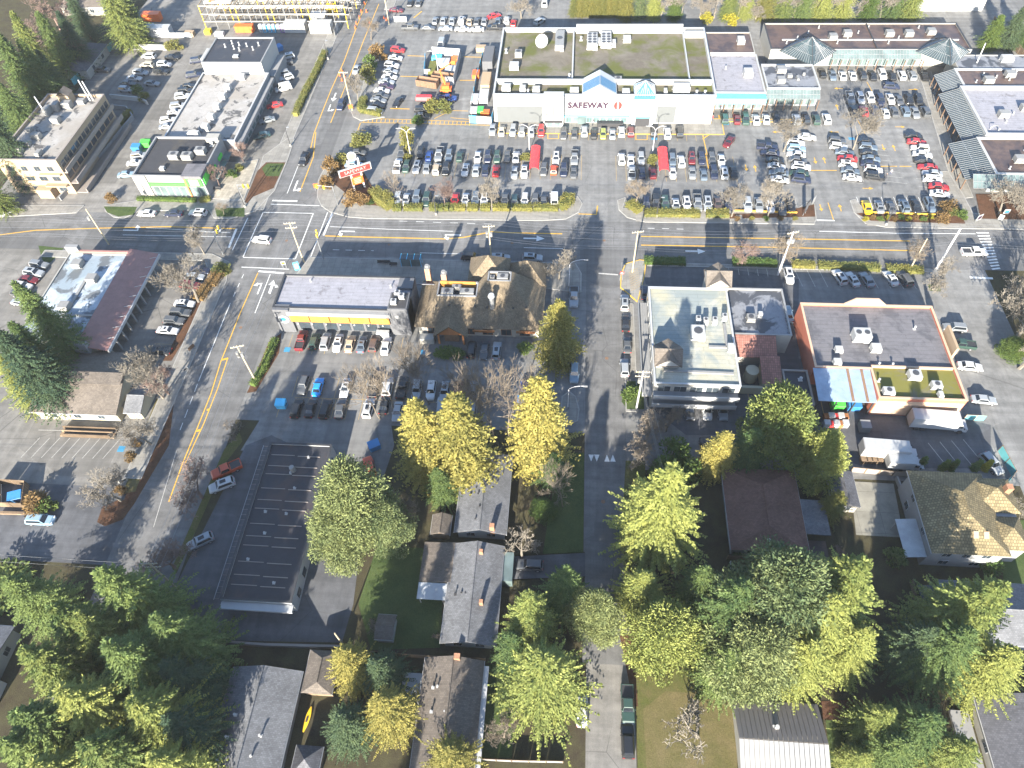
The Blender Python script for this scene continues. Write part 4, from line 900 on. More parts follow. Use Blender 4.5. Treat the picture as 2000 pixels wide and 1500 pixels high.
# ---- turquoise shop and brown roofed rear
def shop_front(e, a, b, z1, n, pitch_m, w=2.6):
    wins(e, a, b, n, w, .25, z1, .3, 'white_metal', 'glass_teal', 'storefront_window', 2)
def posts(e, a, b, n, h, out=1.9, mat='dark'):
    for i in range(n):
        t = i/(n-1); x = lerp(a[0], b[0], t); y = lerp(a[1], b[1], t); MB().box((x, y, .1), (.22, .22, h)).build('post', M[mat], e)
S = rl(38.6, 52.4, 182.8, 202.4); e = bld('corner_shop', 'shop with pale grey roof and turquoise fascia beside the white supermarket', S, 'mall shops')
block(e, S, 4.8, 'offwhite', 'r_lilac', .25, .3, cap='hvac_w'); MB().box((45.5, 181.4, 3.2), (13.8, 2.6, 1.65)).build('fascia', M['turq'], e)
shop_front(e, (38.6, 182.8), (52.4, 182.8), 2.9, 5, 2.7); posts(e, (39, 180.4), (52, 180.4), 6, 3.1, mat='pergola'); unit(e, 48.6, 191.5, 4.8, (2.4, 2.6, 1.5), 'hvac_w', 0); vent(e, 43, 195, 4.8)
S = rl(38.9, 52.1, 202.7, 214.4); e = bld('rear_store', 'brown flat roofed rear store behind the turquoise shop', S); block(e, S, 5.2, 'offwhite', 'r_brown', .25, .25); unit(e, 48.6, 208.5, 5.2, (2, 2.6, 1.3), 'hvac_w', 0)
# ---- mall
def canopy(e, a, b, z0, z1, out, n, solid=True, glass='glass_lt'):
    """glazed lean-to along the wall a-b: glass sheet and its bars"""
    a, b = Vector((a[0], a[1], 0)), Vector((b[0], b[1], 0)); d = (b-a).normalized(); nn = Vector((d.y, -d.x, 0))*out
    p = [a+nn+Vector((0, 0, z0)), b+nn+Vector((0, 0, z0)), b+Vector((0, 0, z1)), a+Vector((0, 0, z1))]
    g = slope(e, 'glass_canopy', p, glass, .05)
    for i in range(n+1):
        t = i/n; MB().tube(lerp(p[0], p[1], t)+Vector((0, 0, .06)), lerp(p[3], p[2], t)+Vector((0, 0, .06)), .055, None, 4).build('glazing_bar', M['steel'], g)
    for k in (0.0, .5, 1.0): MB().tube(lerp(p[0], p[3], k)+Vector((0, 0, .05)), lerp(p[1], p[2], k)+Vector((0, 0, .05)), .06, None, 4).build('glazing_bar', M['steel'], g)
    return g
def pyramid(e, c, r, z0, h, n=7):
    """glass pyramid with a corner towards the road"""
    q = [Vector((c[0]+r*math.cos(t), c[1]+r*math.sin(t), z0)) for t in (-HP, 0, HP, math.pi)]; ap = Vector((c[0], c[1], z0+h)); mb = MB()
    for i in range(4): mb.quad(q[i], q[(i+1) % 4], ap)
    g = mb.build('glass_pyramid', M['glass_lt'], e)
    for i in range(4):
        a, b = q[i], q[(i+1) % 4]
        MB().tube(a+Vector((0, 0, .05)), ap, .12, None, 4).build('hip_bar', M['dark'], g)
        for k in range(1, 2*n):
            t = k/(2*n); p = lerp(a, b, t); f = 1-abs(2*t-1); MB().tube(p+Vector((0, 0, .05)), lerp(p, ap, f)+Vector((0, 0, .05)), .06, None, 4).build('glazing_bar', M['steel'], g)
        for f in (.33, .66): MB().tube(lerp(a, ap, f)+Vector((0, 0, .05)), lerp(b, ap, f)+Vector((0, 0, .05)), .05, None, 4).build('glazing_bar', M['steel'], g)
S = rl(53, 67.2, 184.8, 197); e = bld('mall_shop', 'shop with blotched dark roof and glazed canopy beside the turquoise shop', S, 'mall shops')
block(e, S, 4.8, 'white', 'r_stain', .35, .3, cap='hvac_w'); canopy(e, (53, 184.8), (67.2, 184.8), 3.3, 4.7, 2.2, 16, glass='glass_teal'); shop_front(e, (53, 184.8), (67.2, 184.8), 2.8, 5, 2.7); posts(e, (53.6, 182.3), (67, 182.3), 7, 3.0, mat='pergola')
for x, y, d in ((58, 193.5, (2.4, 2, 1.2)), (57.2, 188.5, (2, 2, 1)), (60, 191, (1.2, 1.2, .6)), (62, 190, (.6, 2, .4)), (64, 192, (.6, .6, .5))): unit(e, x, y, 4.8, d, 'hvac', 0)
S = rl(57, 113, 205.4, 220.5); e = bld('mall_wing', 'long brown roofed mall wing with two glass corner pyramids', S, 'mall wings')
block(e, S, 4.8, 'offwhite', 'r_brown', .3, .3, cap='dark'); canopy(e, (74.5, 205.4), (99, 205.4), 3.4, 4.9, 2.3, 30, glass='glass_teal'); shop_front(e, (74, 205.4), (99.5, 205.4), 2.9, 9, 2.7); posts(e, (74.5, 202.9), (100, 202.9), 11, 3.0, mat='pergola')
MB().box((86, 211, 4.81), (50, .35, .25)).build('roof_curb', M['hvac_w'], e); MB().box((87, 213, 4.81), (.3, 14.6, .3)).build('roof_curb', M['dark'], e)
pyramid(e, (67.3, 204.6), 8.0, 4.9, 4.2); pyramid(e, (104.8, 204.4), 7.4, 4.9, 4.0)
for x, y in ((75.5, 211.5), (80, 213.5), (92, 213.5), (97.5, 213.5), (104, 214.5)): unit(e, x, y, 4.8, (2.2, 2, 1.2), 'hvac', 0)
for i in range(13): vent(e, 62+i*3.6, 209+(i % 4)*3, 4.8, .6, .12)
e = bld('corner_pavilion', 'sloping grey-glass corner pavilion of the mall east of the second pyramid', rl(106, 126, 193, 203)); block(e, rl(106.5, 127, 195.6, 203), 4.6, 'offwhite', 'r_stain', .2, .25); unit(e, 120.5, 200, 4.6, (3, 2, 1.2), 'hvac_w', 0); MB().tube((112.5, 199, 4.6), (113, 200.5, 9.5), .18, .12, 6).build('vent_pipe', M['white_metal'], e)
for nm, lab, x0, y0, y1, rm, par_ in (('mall_unit', 'mall unit with brown wet roof next to the corner pavilion', 105, 186.2, 195.2, 'r_brown', .3), ('mall_unit', 'mall unit with long pale lilac roof and thick white parapet', 103.6, 163.8, 185.6, 'r_lilac', .8), ('mall_unit', 'mall unit with brown roof behind the big sloping glass arcade', 101.2, 148.4, 163.2, 'r_brown', .3)):
    S = rl(x0, 140, y0, y1); e = bld(nm, lab, S, 'mall units of the east wing'); block(e, S, 4.8, 'white', rm, par_, .5, cap='hvac_w')
    wins(e, (x0, y1), (x0, y0), max(2, int((y1-y0)/4)), 2.8, .25, 3.0, .4, 'white_metal', 'glass_teal', 'storefront_window', 2)
    g = canopy(e, (x0, y1-.3), (x0, y0+.3), 3.2, 5.0, 4.6 if y0 > 160 else 6.0, int((y1-y0)/.75))
    for i in range(4 if y1-y0 > 12 else 3): unit(e, x0+7+i*6.5, (y0+y1)/2+(i % 2)*3-2, 4.8, (2.4, 1.9, 1.2), 'hvac', 0)
    for k in range(5): vent(e, x0+4+k*3, y0+2.5+(k*3.7) % (y1-y0-4), 4.8, .6, .13)
    posts(e, (x0-4.4 if y0 > 160 else x0-5.8, y0+.5), (x0-4.4 if y0 > 160 else x0-5.8, y1-.5), max(4, int((y1-y0)/2.6)), 3.0, mat='pergola')
    if y0 < 150:
        canopy(e, (96, 148.4), (140, 148.4), 3.2, 5.0, 3.0, 46, glass='glass_teal'); wins(e, (101.2, 148.4), (140, 148.4), 10, 3.0, .3, 2.9, .5, 'white_metal', 'glass_teal', 'storefront_window', 2)

# ---- beige office with terraced east side
S = rl(-144.3, -128, 142, 171.5); e = bld('office_block', 'three storey beige office with terraced balconies and cluttered pale roof', S)
block(e, S, 9.6, 'beige', 'r_white', .7, .35, cap='tan')
for k, (out, z0, z1) in enumerate(((.9, 6.3, 7.3), (2.0, 3.1, 4.2), (3.1, .2, 1.3))):
    MB().box((-128+out/2+.01, 156.8, z0), (out, 29.2, .25)).build('balcony_floor', M['tan'], e); MB().box((-128+out, 156.8, z0+.251), (.22, 29.3, z1-z0)).build('balcony_wall', M['tan'], e)
wins(e, (-128, 142), (-128, 171.5), 14, 1.7, 7.4, 9.0, .6, 'tan', 'glass'); wins(e, (-128, 142), (-128, 171.5), 10, 2.4, 4.1, 5.8, .6, 'rust_wood', 'glass')
for z0, z1 in ((7, 8.4), (4, 5.4), (.8, 2.4)):
    wins(e, (-144.3, 142), (-128, 142), 4, 2.1 if z0 < 6 else 1.6, z0, z1, 1.2, 'tan', 'glass', 'window', 2)
onwall((-144.3, 142), (-128, 142), 10, 15.6, 2.9, 3.3, .01, 1.2).build('balcony_ledge', M['beige'], e); onwall((-144.3, 142), (-128, 142), 10, 15.6, 6.1, 6.5, .01, .9).build('balcony_ledge', M['beige'], e)
MB().box((-135, 141, 0), (4, 2.2, 2.6)).build('porch', M['beige'], e)
for x, y, d in ((-140, 146, (2.2, 1.6, 1.3)), (-139, 149, (1.6, 1.4, 1)), (-138, 152, (2.4, 1.6, 1.2)), (-136, 159, (2.2, 1.6, 1.4)), (-140, 163, (1.4, 2.4, 1.8)), (-138.5, 165, (1.4, 2, 1.8)), (-136, 166, (2.4, 1.8, 1.6)), (-133, 168, (2, 1.4, 1)), (-134, 145, (1.2, 2, .9)), (-141.5, 155, (1.4, 1.4, .8))): unit(e, x, y, 9.6, d, 'hvac', 0)
MB().box((-137.5, 169, 9.61), (3.2, 2.6, 2.4)).build('stair_house', M['beige'], e); slope(e, 'stair_house_roof', [Vector((-139.3, 167.5, 12)), Vector((-137.5, 167.5, 13.4)), Vector((-137.5, 170.5, 13.4)), Vector((-139.3, 170.5, 12))], 'sh_brown'); slope(e, 'stair_house_roof', [Vector((-135.7, 167.5, 12)), Vector((-135.7, 170.5, 12)), Vector((-137.5, 170.5, 13.4)), Vector((-137.5, 167.5, 13.4))], 'sh_brown')
for x, y, h in ((-131.5, 169.5, 6), (-130.8, 169.8, 5.5), (-142, 164, 4.5)): MB().tube((x, y, 9.6), (x-.2, y, 9.6+h), .22, .16, 6).build('antenna', M['white_metal'], e)
# ---- white roofed shops, dark roofed block, green shop
S = rl(-109, -89, 158.6, 191.8); e = bld('shop_row', 'long low shop row with stained white roof and grey shopfronts', S); block(e, S, 4.6, 'grey', 'r_white', .4, .3, cap='white_metal')
for y in (163.8, 168.5, 173.5, 178.6, 183.2): unit(e, -98.5, y, 4.6, (1.8, 1.6, 1.5), 'hvac_w', 0)
unit(e, -100.5, 160.3, 4.6, (3, 1.4, 1.6), 'hvac_w', 0); unit(e, -96.5, 189, 4.6, (2.6, 1.4, 1.2), 'hvac_w', 0); wins(e, (-89, 158.6), (-89, 191.8), 9, 2.8, .3, 2.8, .5, 'white_metal', 'glass_teal', 'storefront_window', 2); MB().box((-88.3, 175.2, 3.0), (1.3, 32, .9)).build('fascia', M['grey'], e)
S = rl(-108.4, -90.4, 192, 206.3); e = bld('workshop_block', 'tall block with black flat roof and bright white south wall', S); block(e, S, 7.8, 'white', 'r_black', .25, .25, cap='lightgrey')
for x, y in ((-104, 201), (-102.5, 203), (-101, 200), (-100, 202), (-99, 199), (-97.5, 201.5), (-95, 199.5), (-94, 202)): vent(e, x, y, 7.8, .9, .15)
unit(e, -99, 195.5, 7.8, (1.6, 1.2, .3), 'hvac_w', 0); MB().box((-109.2, 198, 4), (1.4, 6, 3.5)).build('side_annex', M['white'], e); MB().box((-89.2, 199, 0), (2.2, 12, 3.4)).build('side_annex', M['lightgrey'], e)
S = rl(-109.8, -91.8, 141.4, 157.9); e = bld('corner_shop', 'dark roofed corner shop with bright green sign band and glass front', S); block(e, S, 6.0, 'grey', 'r_dark', .5, .3, cap='lightgrey')
A_, B_ = (-109.8, 141.4), (-91.8, 141.4)
onwall(A_, B_, 3.6, 13.2, 3.6, 4.5, .02, .35).build('sign_band', M['green'], e); wins(e, (-106, 141.4), (-92, 141.4), 8, 1.6, .4, 3.3, .1, 'white_metal', 'glass_teal', 'storefront_window'); onwall(A_, B_, 0, 3.4, 0, 6.6, .02, .3).build('stone_pier', M['offwhite'], e)
MB().box((-94.2, 143.4, 6.1), (5.2, 5.2, .8)).build('tower_roof', M['r_grey'], e); onwall(A_, B_, 13.6, 17.6, 3.6, 6.0, .02, .3).build('sign_panel', M['green'], e); onwall(A_, B_, 14.4, 16.8, 3.9, 5.7, .33, .04).build('sign_face', M['white'], e); onwall(A_, B_, 13.2, 13.6, 0, 6.6, .02, .35).build('pilaster', M['rust_wood'], e)
onwall((-91.8, 141.4), (-91.8, 157.9), .4, 3.6, 3.8, 6.0, .02, .2).build('sign_panel', M['green'], e); onwall((-91.8, 141.4), (-91.8, 157.9), 4.5, 8, 3.4, 4.3, .02, .3).build('sign_band', M['green'], e); onwall((-91.8, 141.4), (-91.8, 157.9), 10.5, 13, 3.4, 4.3, .02, .3).build('sign_band', M['green'], e)
for k in range(3): onwall((-91.8, 141.4), (-91.8, 157.9), 4.2+k*4, 7.8+k*4, 2.6, 2.75, .01, 1.8).build('awning', M['glass_teal'], e)
MB().box((-93.6, 157, 6.2), (3.4, 2.2, 1.3)).build('parapet_wall', M['offwhite'], e)
for x, y in ((-101.5, 149.3), (-98, 149.2), (-95.2, 151.5)): unit(e, x, y, 6, (2.6, 1.9, 1.3), 'hvac', 1)
unit(e, -103, 144.5, 6, (1.2, 1, .6), 'hvac_w', 0); vent(e, -93.5, 155, 6, .8, .3)
# ---- small mall with red ribbed fascia roof
S = rl(-115, -100.3, 88.5, 115); e = bld('strip_mall', 'strip mall with peeling, shade-tinted pale roof and long red ribbed fascia roof', S); block(e, S, 4.6, 'offwhite', 'r_blue', .25, .3)
slope(e, 'fascia_roof', [Vector((-100.4, 87, 5.6)), Vector((-94.2, 87, 4.2)), Vector((-94.2, 116, 4.2)), Vector((-100.4, 116, 5.6))], 'r_redmetal'); MB().quad((-100.4, 87, 4.6), (-100.4, 116, 4.6), (-100.4, 116, 5.55), (-100.4, 87, 5.55)).build('fascia_back', M['lightgrey'], e)
MB().box((-94.1, 101.5, 3.5), (.35, 29, .65)).build('fascia', M['white_metal'], e); wins(e, (-98.5, 88.5), (-98.5, 115), 8, 2.8, .3, 2.9, .4, 'dark', 'glass', 'storefront_window', 2); MB().box((-99.4, 101.7, 0), (1.7, 26.4, 3.3)).build('shop_wall', M['grey'], e)
for i in range(11): MB().box((-94.4, 88+i*2.65, 0), (.35, .35, 3.5)).build('post', M['lightgrey'], e)
for i in range(9): MB().tube((-95.4, 90+i*3, 4.5), (-93.6, 90+i*3, 5.0), .05, None, 4).build('sign_bracket', M['white_metal'], e)
MB().box((-100.5, 87.2, 0), (5, 1.2, 6.2)).build('end_pylon', M['grey'], e); MB().box((-114, 115.6, 0), (3, 1, 6.4)).build('end_pylon', M['grey'], e); MB().box((-107, 115.3, 4.7), (13, .5, .6)).build('parapet_wall', M['r_redmetal'], e)
for x, y in ((-111, 111), (-105.5, 106.5), (-108, 98), (-106.5, 93.5), (-104, 90.5)): unit(e, x, y, 4.6, (2.2, 2.0, 1.1), 'hvac', 0)
MB().box((-107.3, 99, 4.61), (.6, 16, .3)).build('roof_duct', M['hvac'], e); MB().box((-104, 96, 4.61), (8, .5, .25)).build('roof_duct', M['hvac'], e)
# ---- clinic
e = house('clinic', 'cream clinic with broad two-step brown gable roof and wooden ramp', -104.5, -86.5, 71.8, 87.5, 3.2, 6.2, 'x', 'sh_brown', 'cream', 0, .6, 'building', None, 3)
slope(e, 'upper_roof', [Vector((-103.2, 77.2, 5.85)), Vector((-86.6, 77.2, 5.85)), Vector((-86.6, 79.8, 6.42)), Vector((-103.2, 79.8, 6.42))], 'sh_brown', .1); MB().tube((-103.6, 74, 4.6), (-102.2, 79, 6.0), .22, None, 6).build('roof_duct', M['cream'], e)
for k in range(3): MB().box((-92.5, 70.2-k*.9, .1), (11-k*.5, .14, 1.0)).build('ramp_rail', M['wood'], e)
MB().box((-92.5, 69.6, .1), (11, 2.4, .3)).build('ramp_deck', M['wood'], e)
house('garden_shed', 'small shingled shed beside the clinic under the bare tree', -86.0, -82.4, 73, 80, 2.4, 3.6, 'x', 'sh_grey', 'cream', 0, .3, 'shed', None, 0)
# ---- orange banded building
S = rl(-61.2, -32.4, 97.8, 107.6); e = bld('commercial_building', 'charcoal commercial building with orange cedar band and mottled white roof', S); block(e, S, 6.6, 'charcoal', 'r_lilac', .35, .3, cap='dark')
A_, B_ = (-61.2, 97.8), (-32.4, 97.8)
MB().box((-47.1, 97.3, 5.6), (22.2, 1.0, 1.0)).build('fascia', M['lightgrey'], e); MB().box((-47.1, 97.4, 3.5), (22.2, .8, .2)).build('soffit', M['charcoal'], e)
for i in range(5): onwall(A_, B_, 3.4+i*4.3, 7.5+i*4.3, 3.7, 5.5, .88, .12).build('cedar_panel', M['orange_wood'], e)
wins(e, (-57.4, 97.8), (-36.4, 97.8), 7, 2.4, .3, 2.6, .3, 'dark', 'glass', 'storefront_window', 2); 
for i in range(7): onwall(A_, B_, 4.6+i*3.05, 4.9+i*3.05, 3.1, 3.4, .9, .25).build('wall_lamp', M['white'], e)
MB().box((-59.4, 97.9, 0), (3.4, 1.6, 7.0)).build('corner_tower', M['charcoal'], e); MB().box((-34.4, 99.5, 0), (4.0, 4.8, 8.2)).build('corner_tower', M['charcoal'], e); MB().box((-34.4, 99.5, 8.21), (3.4, 4.2, .05)).build('tower_roof', M['r_dark'], e)
MB().tube((-59.4, 97.08, 4.1), (-59.4, 97.0, 4.1), 1.15, None, 20).build('round_sign', M['white'], e); MB().tube((-59.4, 97.0, 4.2), (-59.4, 96.96, 4.2), .55, None, 16).build('round_sign_disc', M['blue'], e); onwall((-36.4, 97.1), (-32.4, 97.1), 1.2, 2.2, 5.2, 6.2, .01, .06).build('louvre', M['lightgrey'], e)
for x, y in ((-35.2, 98.6), (-33.8, 100.2), (-34.8, 101)): unit(e, x, y, 8.27, (1.2, 1, .8), 'hvac_w', 1)
unit(e, -38.5, 96.6, .05, (2.8, 1, 1.3), 'hvac_w', 0); vent(e, -37.2, 104.8, 6.6, .6, .12); vent(e, -55, 106, 6.6, .5, .12); MB().box((-34, 105.6, 6.4), (3.2, 3, .8)).build('rear_tower', M['skyblue'], e).data.materials[0] = M['charcoal']
# ---- restaurant
e = bld('restaurant', 'restaurant with big cedar shake hip roof, sunken roof units and gabled porch', rl(-31.6, -4.5, 96.7, 110))
MB().prism([(v.x, v.y) for v in rl(-30.8, -5.3, 97.6, 109.4)], 0, 3.1).build('wall', M['offwhite'], e)
V3 = lambda x, y, z: Vector((x, y, z))
for q in ([(-31.6, 96.9, 3.1), (-4.6, 96.9, 3.1), (-11.5, 106, 8), (-16.6, 106, 8), (-18.7, 103, 6.4), (-27, 103, 6.4)], [(-4.6, 96.9, 3.1), (-4.2, 110, 3.1), (-11.5, 109, 8), (-11.5, 106, 8)], [(-31.6, 96.9, 3.1), (-27, 103, 6.4), (-27, 107, 6.4), (-31.6, 110.5, 3.1)], [(-31.6, 110.5, 3.1), (-27, 107, 6.4), (-18.7, 107, 6.4), (-18.7, 110.5, 3.1)], [(-18.7, 103, 6.4), (-16.6, 106, 8), (-16.6, 109, 8), (-18.7, 107, 6.4)], [(-18.7, 110.5, 3.1), (-18.7, 107, 6.4), (-16.6, 109, 8), (-11.5, 109, 8), (-4.2, 110, 3.1)]):
    slope(e, 'roof', [V3(*v) for v in q], 'sh_tan')
for x0, x1, y0, y1, z in ((-27, -18.7, 103, 107, 5.4), (-16.4, -11.7, 106.2, 108.8, 6.9)):
    T0 = rl(x0, x1, y0, y1); MB().prism([(v.x, v.y) for v in T0], z-.3, z).build('roof_well', M['r_dark'], e)
    for i in range(4): a, b = T0[i], T0[(i+1) % 4]; MB().beam((a.x, a.y, z), (b.x, b.y, z), .3, 1.2).build('well_coping', M['grey'], e)
for x, y, z, d in ((-25, 104.2, 5.4, (2.6, 1.6, 1.1)), (-20.8, 104.2, 5.4, (3, 1.5, 1.2)), (-23.2, 105.8, 5.4, (2, 1, .9)), (-13.4, 107.4, 6.9, (2.4, 1.5, 1.1)), (-15.6, 107.4, 6.9, (1, 1, .8))): unit(e, x, y, z, d, 'hvac', 1)
MB().box((-23, 106.7, 5.42), (7.6, .2, 1.5)).build('screen', M['orange_wood'], e)
def pyr_roof(e, x0, x1, y0, y1, z0, z1, mat='sh_tan'):
    q = rl(x0, x1, y0, y1, z0); ap = V3((x0+x1)/2, (y0+y1)/2, z1)
    for i in range(4): slope(e, 'turret_roof', [q[i], q[(i+1) % 4], ap], mat)
pyr_roof(e, -21.4, -12.4, 108.6, 116.6, 4.6, 9.2); pyr_roof(e, -12.6, -4.4, 109, 116, 3.8, 8.0); MB().prism([(v.x, v.y) for v in rl(-20.6, -13.2, 108, 115.8)], 0, 4.55).build('turret_wall', M['offwhite'], e); MB().prism([(v.x, v.y) for v in rl(-11.8, -5.2, 108, 115.2)], 0, 3.75).build('turret_wall', M['offwhite'], e)
slope(e, 'rear_roof', [V3(-31, 110.3, 3.2), V3(-22, 110.3, 3.2), V3(-22, 107, 5.6), V3(-31, 107, 5.6)], 'sh_grey')
for x, y in ((-29.8, 109.2), (-26, 107.6)): MB().box((x, y, 3), (1.1, 1.1, 5.4)).build('chimney', M['brick'], e); vent(e, x, y, 8.4, .5, .3, 'hvac')
for s in (-1, 1): slope(e, 'porch_roof', [V3(-23.6+s*3.6, 94.6, 2.9), V3(-23.6, 94.6, 6.0), V3(-23.6, 101.5, 6.0), V3(-23.6+s*3.6, 98.2, 2.9)][::s], 'sh_tan')
MB().quad((-26.6, 95.2, 2.8), (-20.6, 95.2, 2.8), (-23.6, 95.2, 5.5)).build('porch_gable', M['rust_wood'], e); 
for x in (-26.2, -21): MB().box((x, 95.2, 0), (.4, .4, 2.9)).build('post', M['rust_wood'], e)
MB().box((-23.6, 95.9, 0), (3, .2, 2.2)).build('entrance_door', M['rust'], e); wins(e, (-30.8, 97.6), (-5.3, 97.6), 6, 2.2, .5, 2.3, 1, 'rust_wood', 'glass', 'window', 2)
for x, w in ((-16.8, 4.6), (-8, 4)): MB().box((x, 96.6, 2.45), (w, .3, .5)).build('fascia', M['rust_wood'], e)
MB().box((-28.8, 95.6, .05), (3, 1.6, 1.6)).build('patio_screen', M['offwhite'], e); MB().tube((-15.2, 101, 5.0), (-15.2, 101, 8.6), .5, .5, 12).build('kitchen_stack', M['steel'], e); MB().tube((-15.2, 101, 8.6), (-15.2, 101, 9.1), .75, .6, 12).build('stack_cap', M['white_metal'], e)
for i in range(8): vent(e, -27+i*2.7, 100.6+(i % 2)*.4, 5.6, .5, .1, 'dark', False)
# ---- office with cream roof and balconies, its annexes
S = rl(17.1, 33, 80.6, 105.6); e = bld('office_building', 'three storey office with weathered cream roof, gabled stair towers and long balconies', S); block(e, S, 7.6, 'offwhite', 'r_cream', .3, .25, cap='white_metal')
for z in (2.6, 5.2): MB().box((25, 79.7, z), (15.8, 1.8, .3)).build('balcony_floor', M['lightgrey'], e); MB().box((25, 78.9, z+.301), (15.8, .16, .9)).build('balcony_rail', M['white_metal'], e)
wins(e, (17.1, 80.6), (33, 80.6), 5, 2.4, 5.6, 7.2, .5, 'white_metal', 'glass', 'window', 2); wins(e, (17.1, 80.6), (33, 80.6), 5, 2.4, 3.0, 4.8, .5, 'white_metal', 'glass', 'window', 2); wins(e, (17.1, 105.6), (17.1, 80.6), 8, 1.8, 5.2, 6.8, .6, 'white_metal', 'glass')
MB().box((16.1, 92, 4.4), (1.9, 24, .3)).build('balcony_floor', M['lightgrey'], e); MB().box((15.2, 92, 4.701), (.14, 24, .9)).build('balcony_rail', M['lightgrey'], e)
for cx, cy, zz in ((31.2, 107.4, 10.2), (19.8, 86.6, 9.9)):
    MB().prism([(v.x, v.y) for v in rl(cx-2.2, cx+2.2, cy-2, cy+2)], 0 if cy > 100 else 7.6, zz-1.2).build('stair_tower', M['offwhite'], e)
    for s in (-1, 1):
        slope(e, 'tower_roof', [V3(cx+s*2.6, cy-2.6, zz-1.3), V3(cx, cy-2.6, zz+.9), V3(cx, cy+2.6, zz+.9), V3(cx+s*2.6, cy+2.6, zz-1.3)][::s], 'sh_brown'); slope(e, 'tower_roof', [V3(cx-2.6, cy+s*2.6, zz-1.25), V3(cx-2.6, cy, zz+.95), V3(cx+2.6, cy, zz+.95), V3(cx+2.6, cy+s*2.6, zz-1.25)][::-s], 'sh_brown')
    for s in (-1, 1): MB().quad((cx-2.2, cy+s*2.45, zz-1.3), (cx+2.2, cy+s*2.45, zz-1.3), (cx, cy+s*2.45, zz+.55)).build('gable_wall', M['white'], e); MB().quad((cx+s*2.45, cy-2.2, zz-1.3), (cx+s*2.45, cy+2.2, zz-1.3), (cx+s*2.45, cy, zz+.55)).build('gable_wall', M['white'], e)
unit(e, 26, 92.8, 7.6, (2.6, 3.0, 1.4), 'hvac_w', 1)
for x, y in ((27.8, 96), (29.6, 96.2), (31.6, 97.2), (26.4, 96.4)): unit(e, x, y, 7.6, (.9, 1.1, 1.2), 'hvac_w', 1)
for a, b in (((28, 90), (32, 90)), ((31.5, 90), (31.5, 96)), ((19, 83.8), (32, 83.6))): MB().beam((a[0], a[1], 7.62), (b[0], b[1], 7.62), .5, .3).build('roof_duct', M['hvac'], e)
unit(e, 32, 89.4, 7.6, (1.2, 1.6, 1), 'hvac_w', 0)
S = rl(33.6, 45.2, 95.4, 108.2); e = bld('office_annex', 'flat dark stained annex behind the cream roofed office', S, 'annexes of the cream roofed office'); block(e, S, 5.2, 'offwhite', 'r_stain', .3, .25, cap='lightgrey'); wins(e, (33.6, 95.4), (45.2, 95.4), 2, 1.6, 3, 4.4, 6, 'white_metal'); unit(e, 37.6, 99.5, 5.2, (1.6, 1.6, .9), 'hvac', 1); unit(e, 39.6, 100.5, 5.2, (.8, .8, 1), 'hvac_w', 0)
e = bld('office_annex', 'red tiled annex with angled tile roofs round a small courtyard', rl(33.6, 43, 86, 95.2)); MB().prism([(v.x, v.y) for v in rl(34, 41.6, 92, 95.1)], 0, 4.2).build('wall', M['offwhite'], e); slope(e, 'roof', [V3(33.8, 90.6, 4.2), V3(42, 90.6, 4.2), V3(42, 95.2, 5.6), V3(33.8, 95.2, 5.6)], 'sh_redtile'); MB().prism([(v.x, v.y) for v in rl(39, 41.8, 85, 90.4)], 0, 3.6).build('wall', M['cream'], e); slope(e, 'roof', [V3(38.4, 84.6, 3.7), V3(42.2, 84.6, 3.7), V3(42.2, 90.5, 4.9), V3(38.4, 90.5, 4.9)], 'sh_redtile')
MB().prism([(37.2+1.3*math.cos(i*math.pi/6), 88.4+1.3*math.sin(i*math.pi/6)) for i in range(12)], 0, 3.0).build('round_stair', M['cream'], e); MB().box((37, 85, 0), (5, .6, 2)).build('garden_wall', M['cream'], e)
S = rl(42.6, 47.4, 80, 88.2); e = bld('office_annex', 'low black roofed annex squeezed between red tiles and pink wall', S); block(e, S, 3.4, 'tan', 'r_black', .25, .25, cap='tan'); vent(e, 45.8, 86, 3.4, .6, .2); MB().box((45, 79, 2.3), (5, 2, .12)).build('awning', M['lightgrey'], e)
# ---- pink building
S = [V3(48.3, 87.6, 0), V3(58.6, 87.6, 0), V3(58.6, 80.8, 0), V3(74.4, 80.8, 0), V3(74.4, 104.4, 0), V3(48.3, 104.4, 0)]; e = bld('pink_store', 'pink stucco store with grey and mossy flat roofs behind peach parapets', S); block(e, S, 5.0, 'pink', 'r_grey', .5, .3, cap='peach')
MB().quad((58.95, 81.2, 5.03), (74.05, 81.2, 5.03), (74.05, 88.2, 5.03), (58.95, 88.2, 5.03)).build('mossy_roof', membrane('moss_carpet_roof', (.12, .11, .085), (.125, .118, .02), .9, .22, .38, .52, .9), e); MB().beam((58.9, 88.4, 5.04), (74, 88.4, 5.04), .35, .5).build('parapet_wall', M['peach'], e)
MB().frustum([V3(57, 104.2, 5.5), V3(65.5, 104.2, 5.5), V3(65.5, 104.6, 5.5), V3(57, 104.6, 5.5)], [V3(59, 104.2, 7.2), V3(63.5, 104.2, 7.2), V3(63.5, 104.6, 7.2), V3(59, 104.6, 7.2)]).build('raised_parapet', M['peach'], e); MB().box((75.3, 95, 0), (.5, 6, 7)).build('sign_wall', M['beige'], e)
onwall((58.6, 80.8), (74.4, 80.8), .2, 15.6, .3, 4.6, .01, .05).build('wall_panel', M['peach'], e)
for x, y, d, f in ((58.4, 95.5, (3.2, 2.4, 1.8), 2), (60.6, 92.6, (1.8, 1.6, 1.1), 0), (53.5, 92, (1.4, 1.2, .9), 0), (52.6, 88.9, (1.4, 1.2, .9), 0), (66.2, 86.2, (2.2, 1.8, 1.2), 1), (69.6, 84, (1.8, 1.4, 1), 1), (60.6, 82.3, (2, 1.4, .9), 1), (69.8, 81.9, (.8, 1.2, .8), 0)): unit(e, x, y, 5.03, d, 'hvac_w', f)
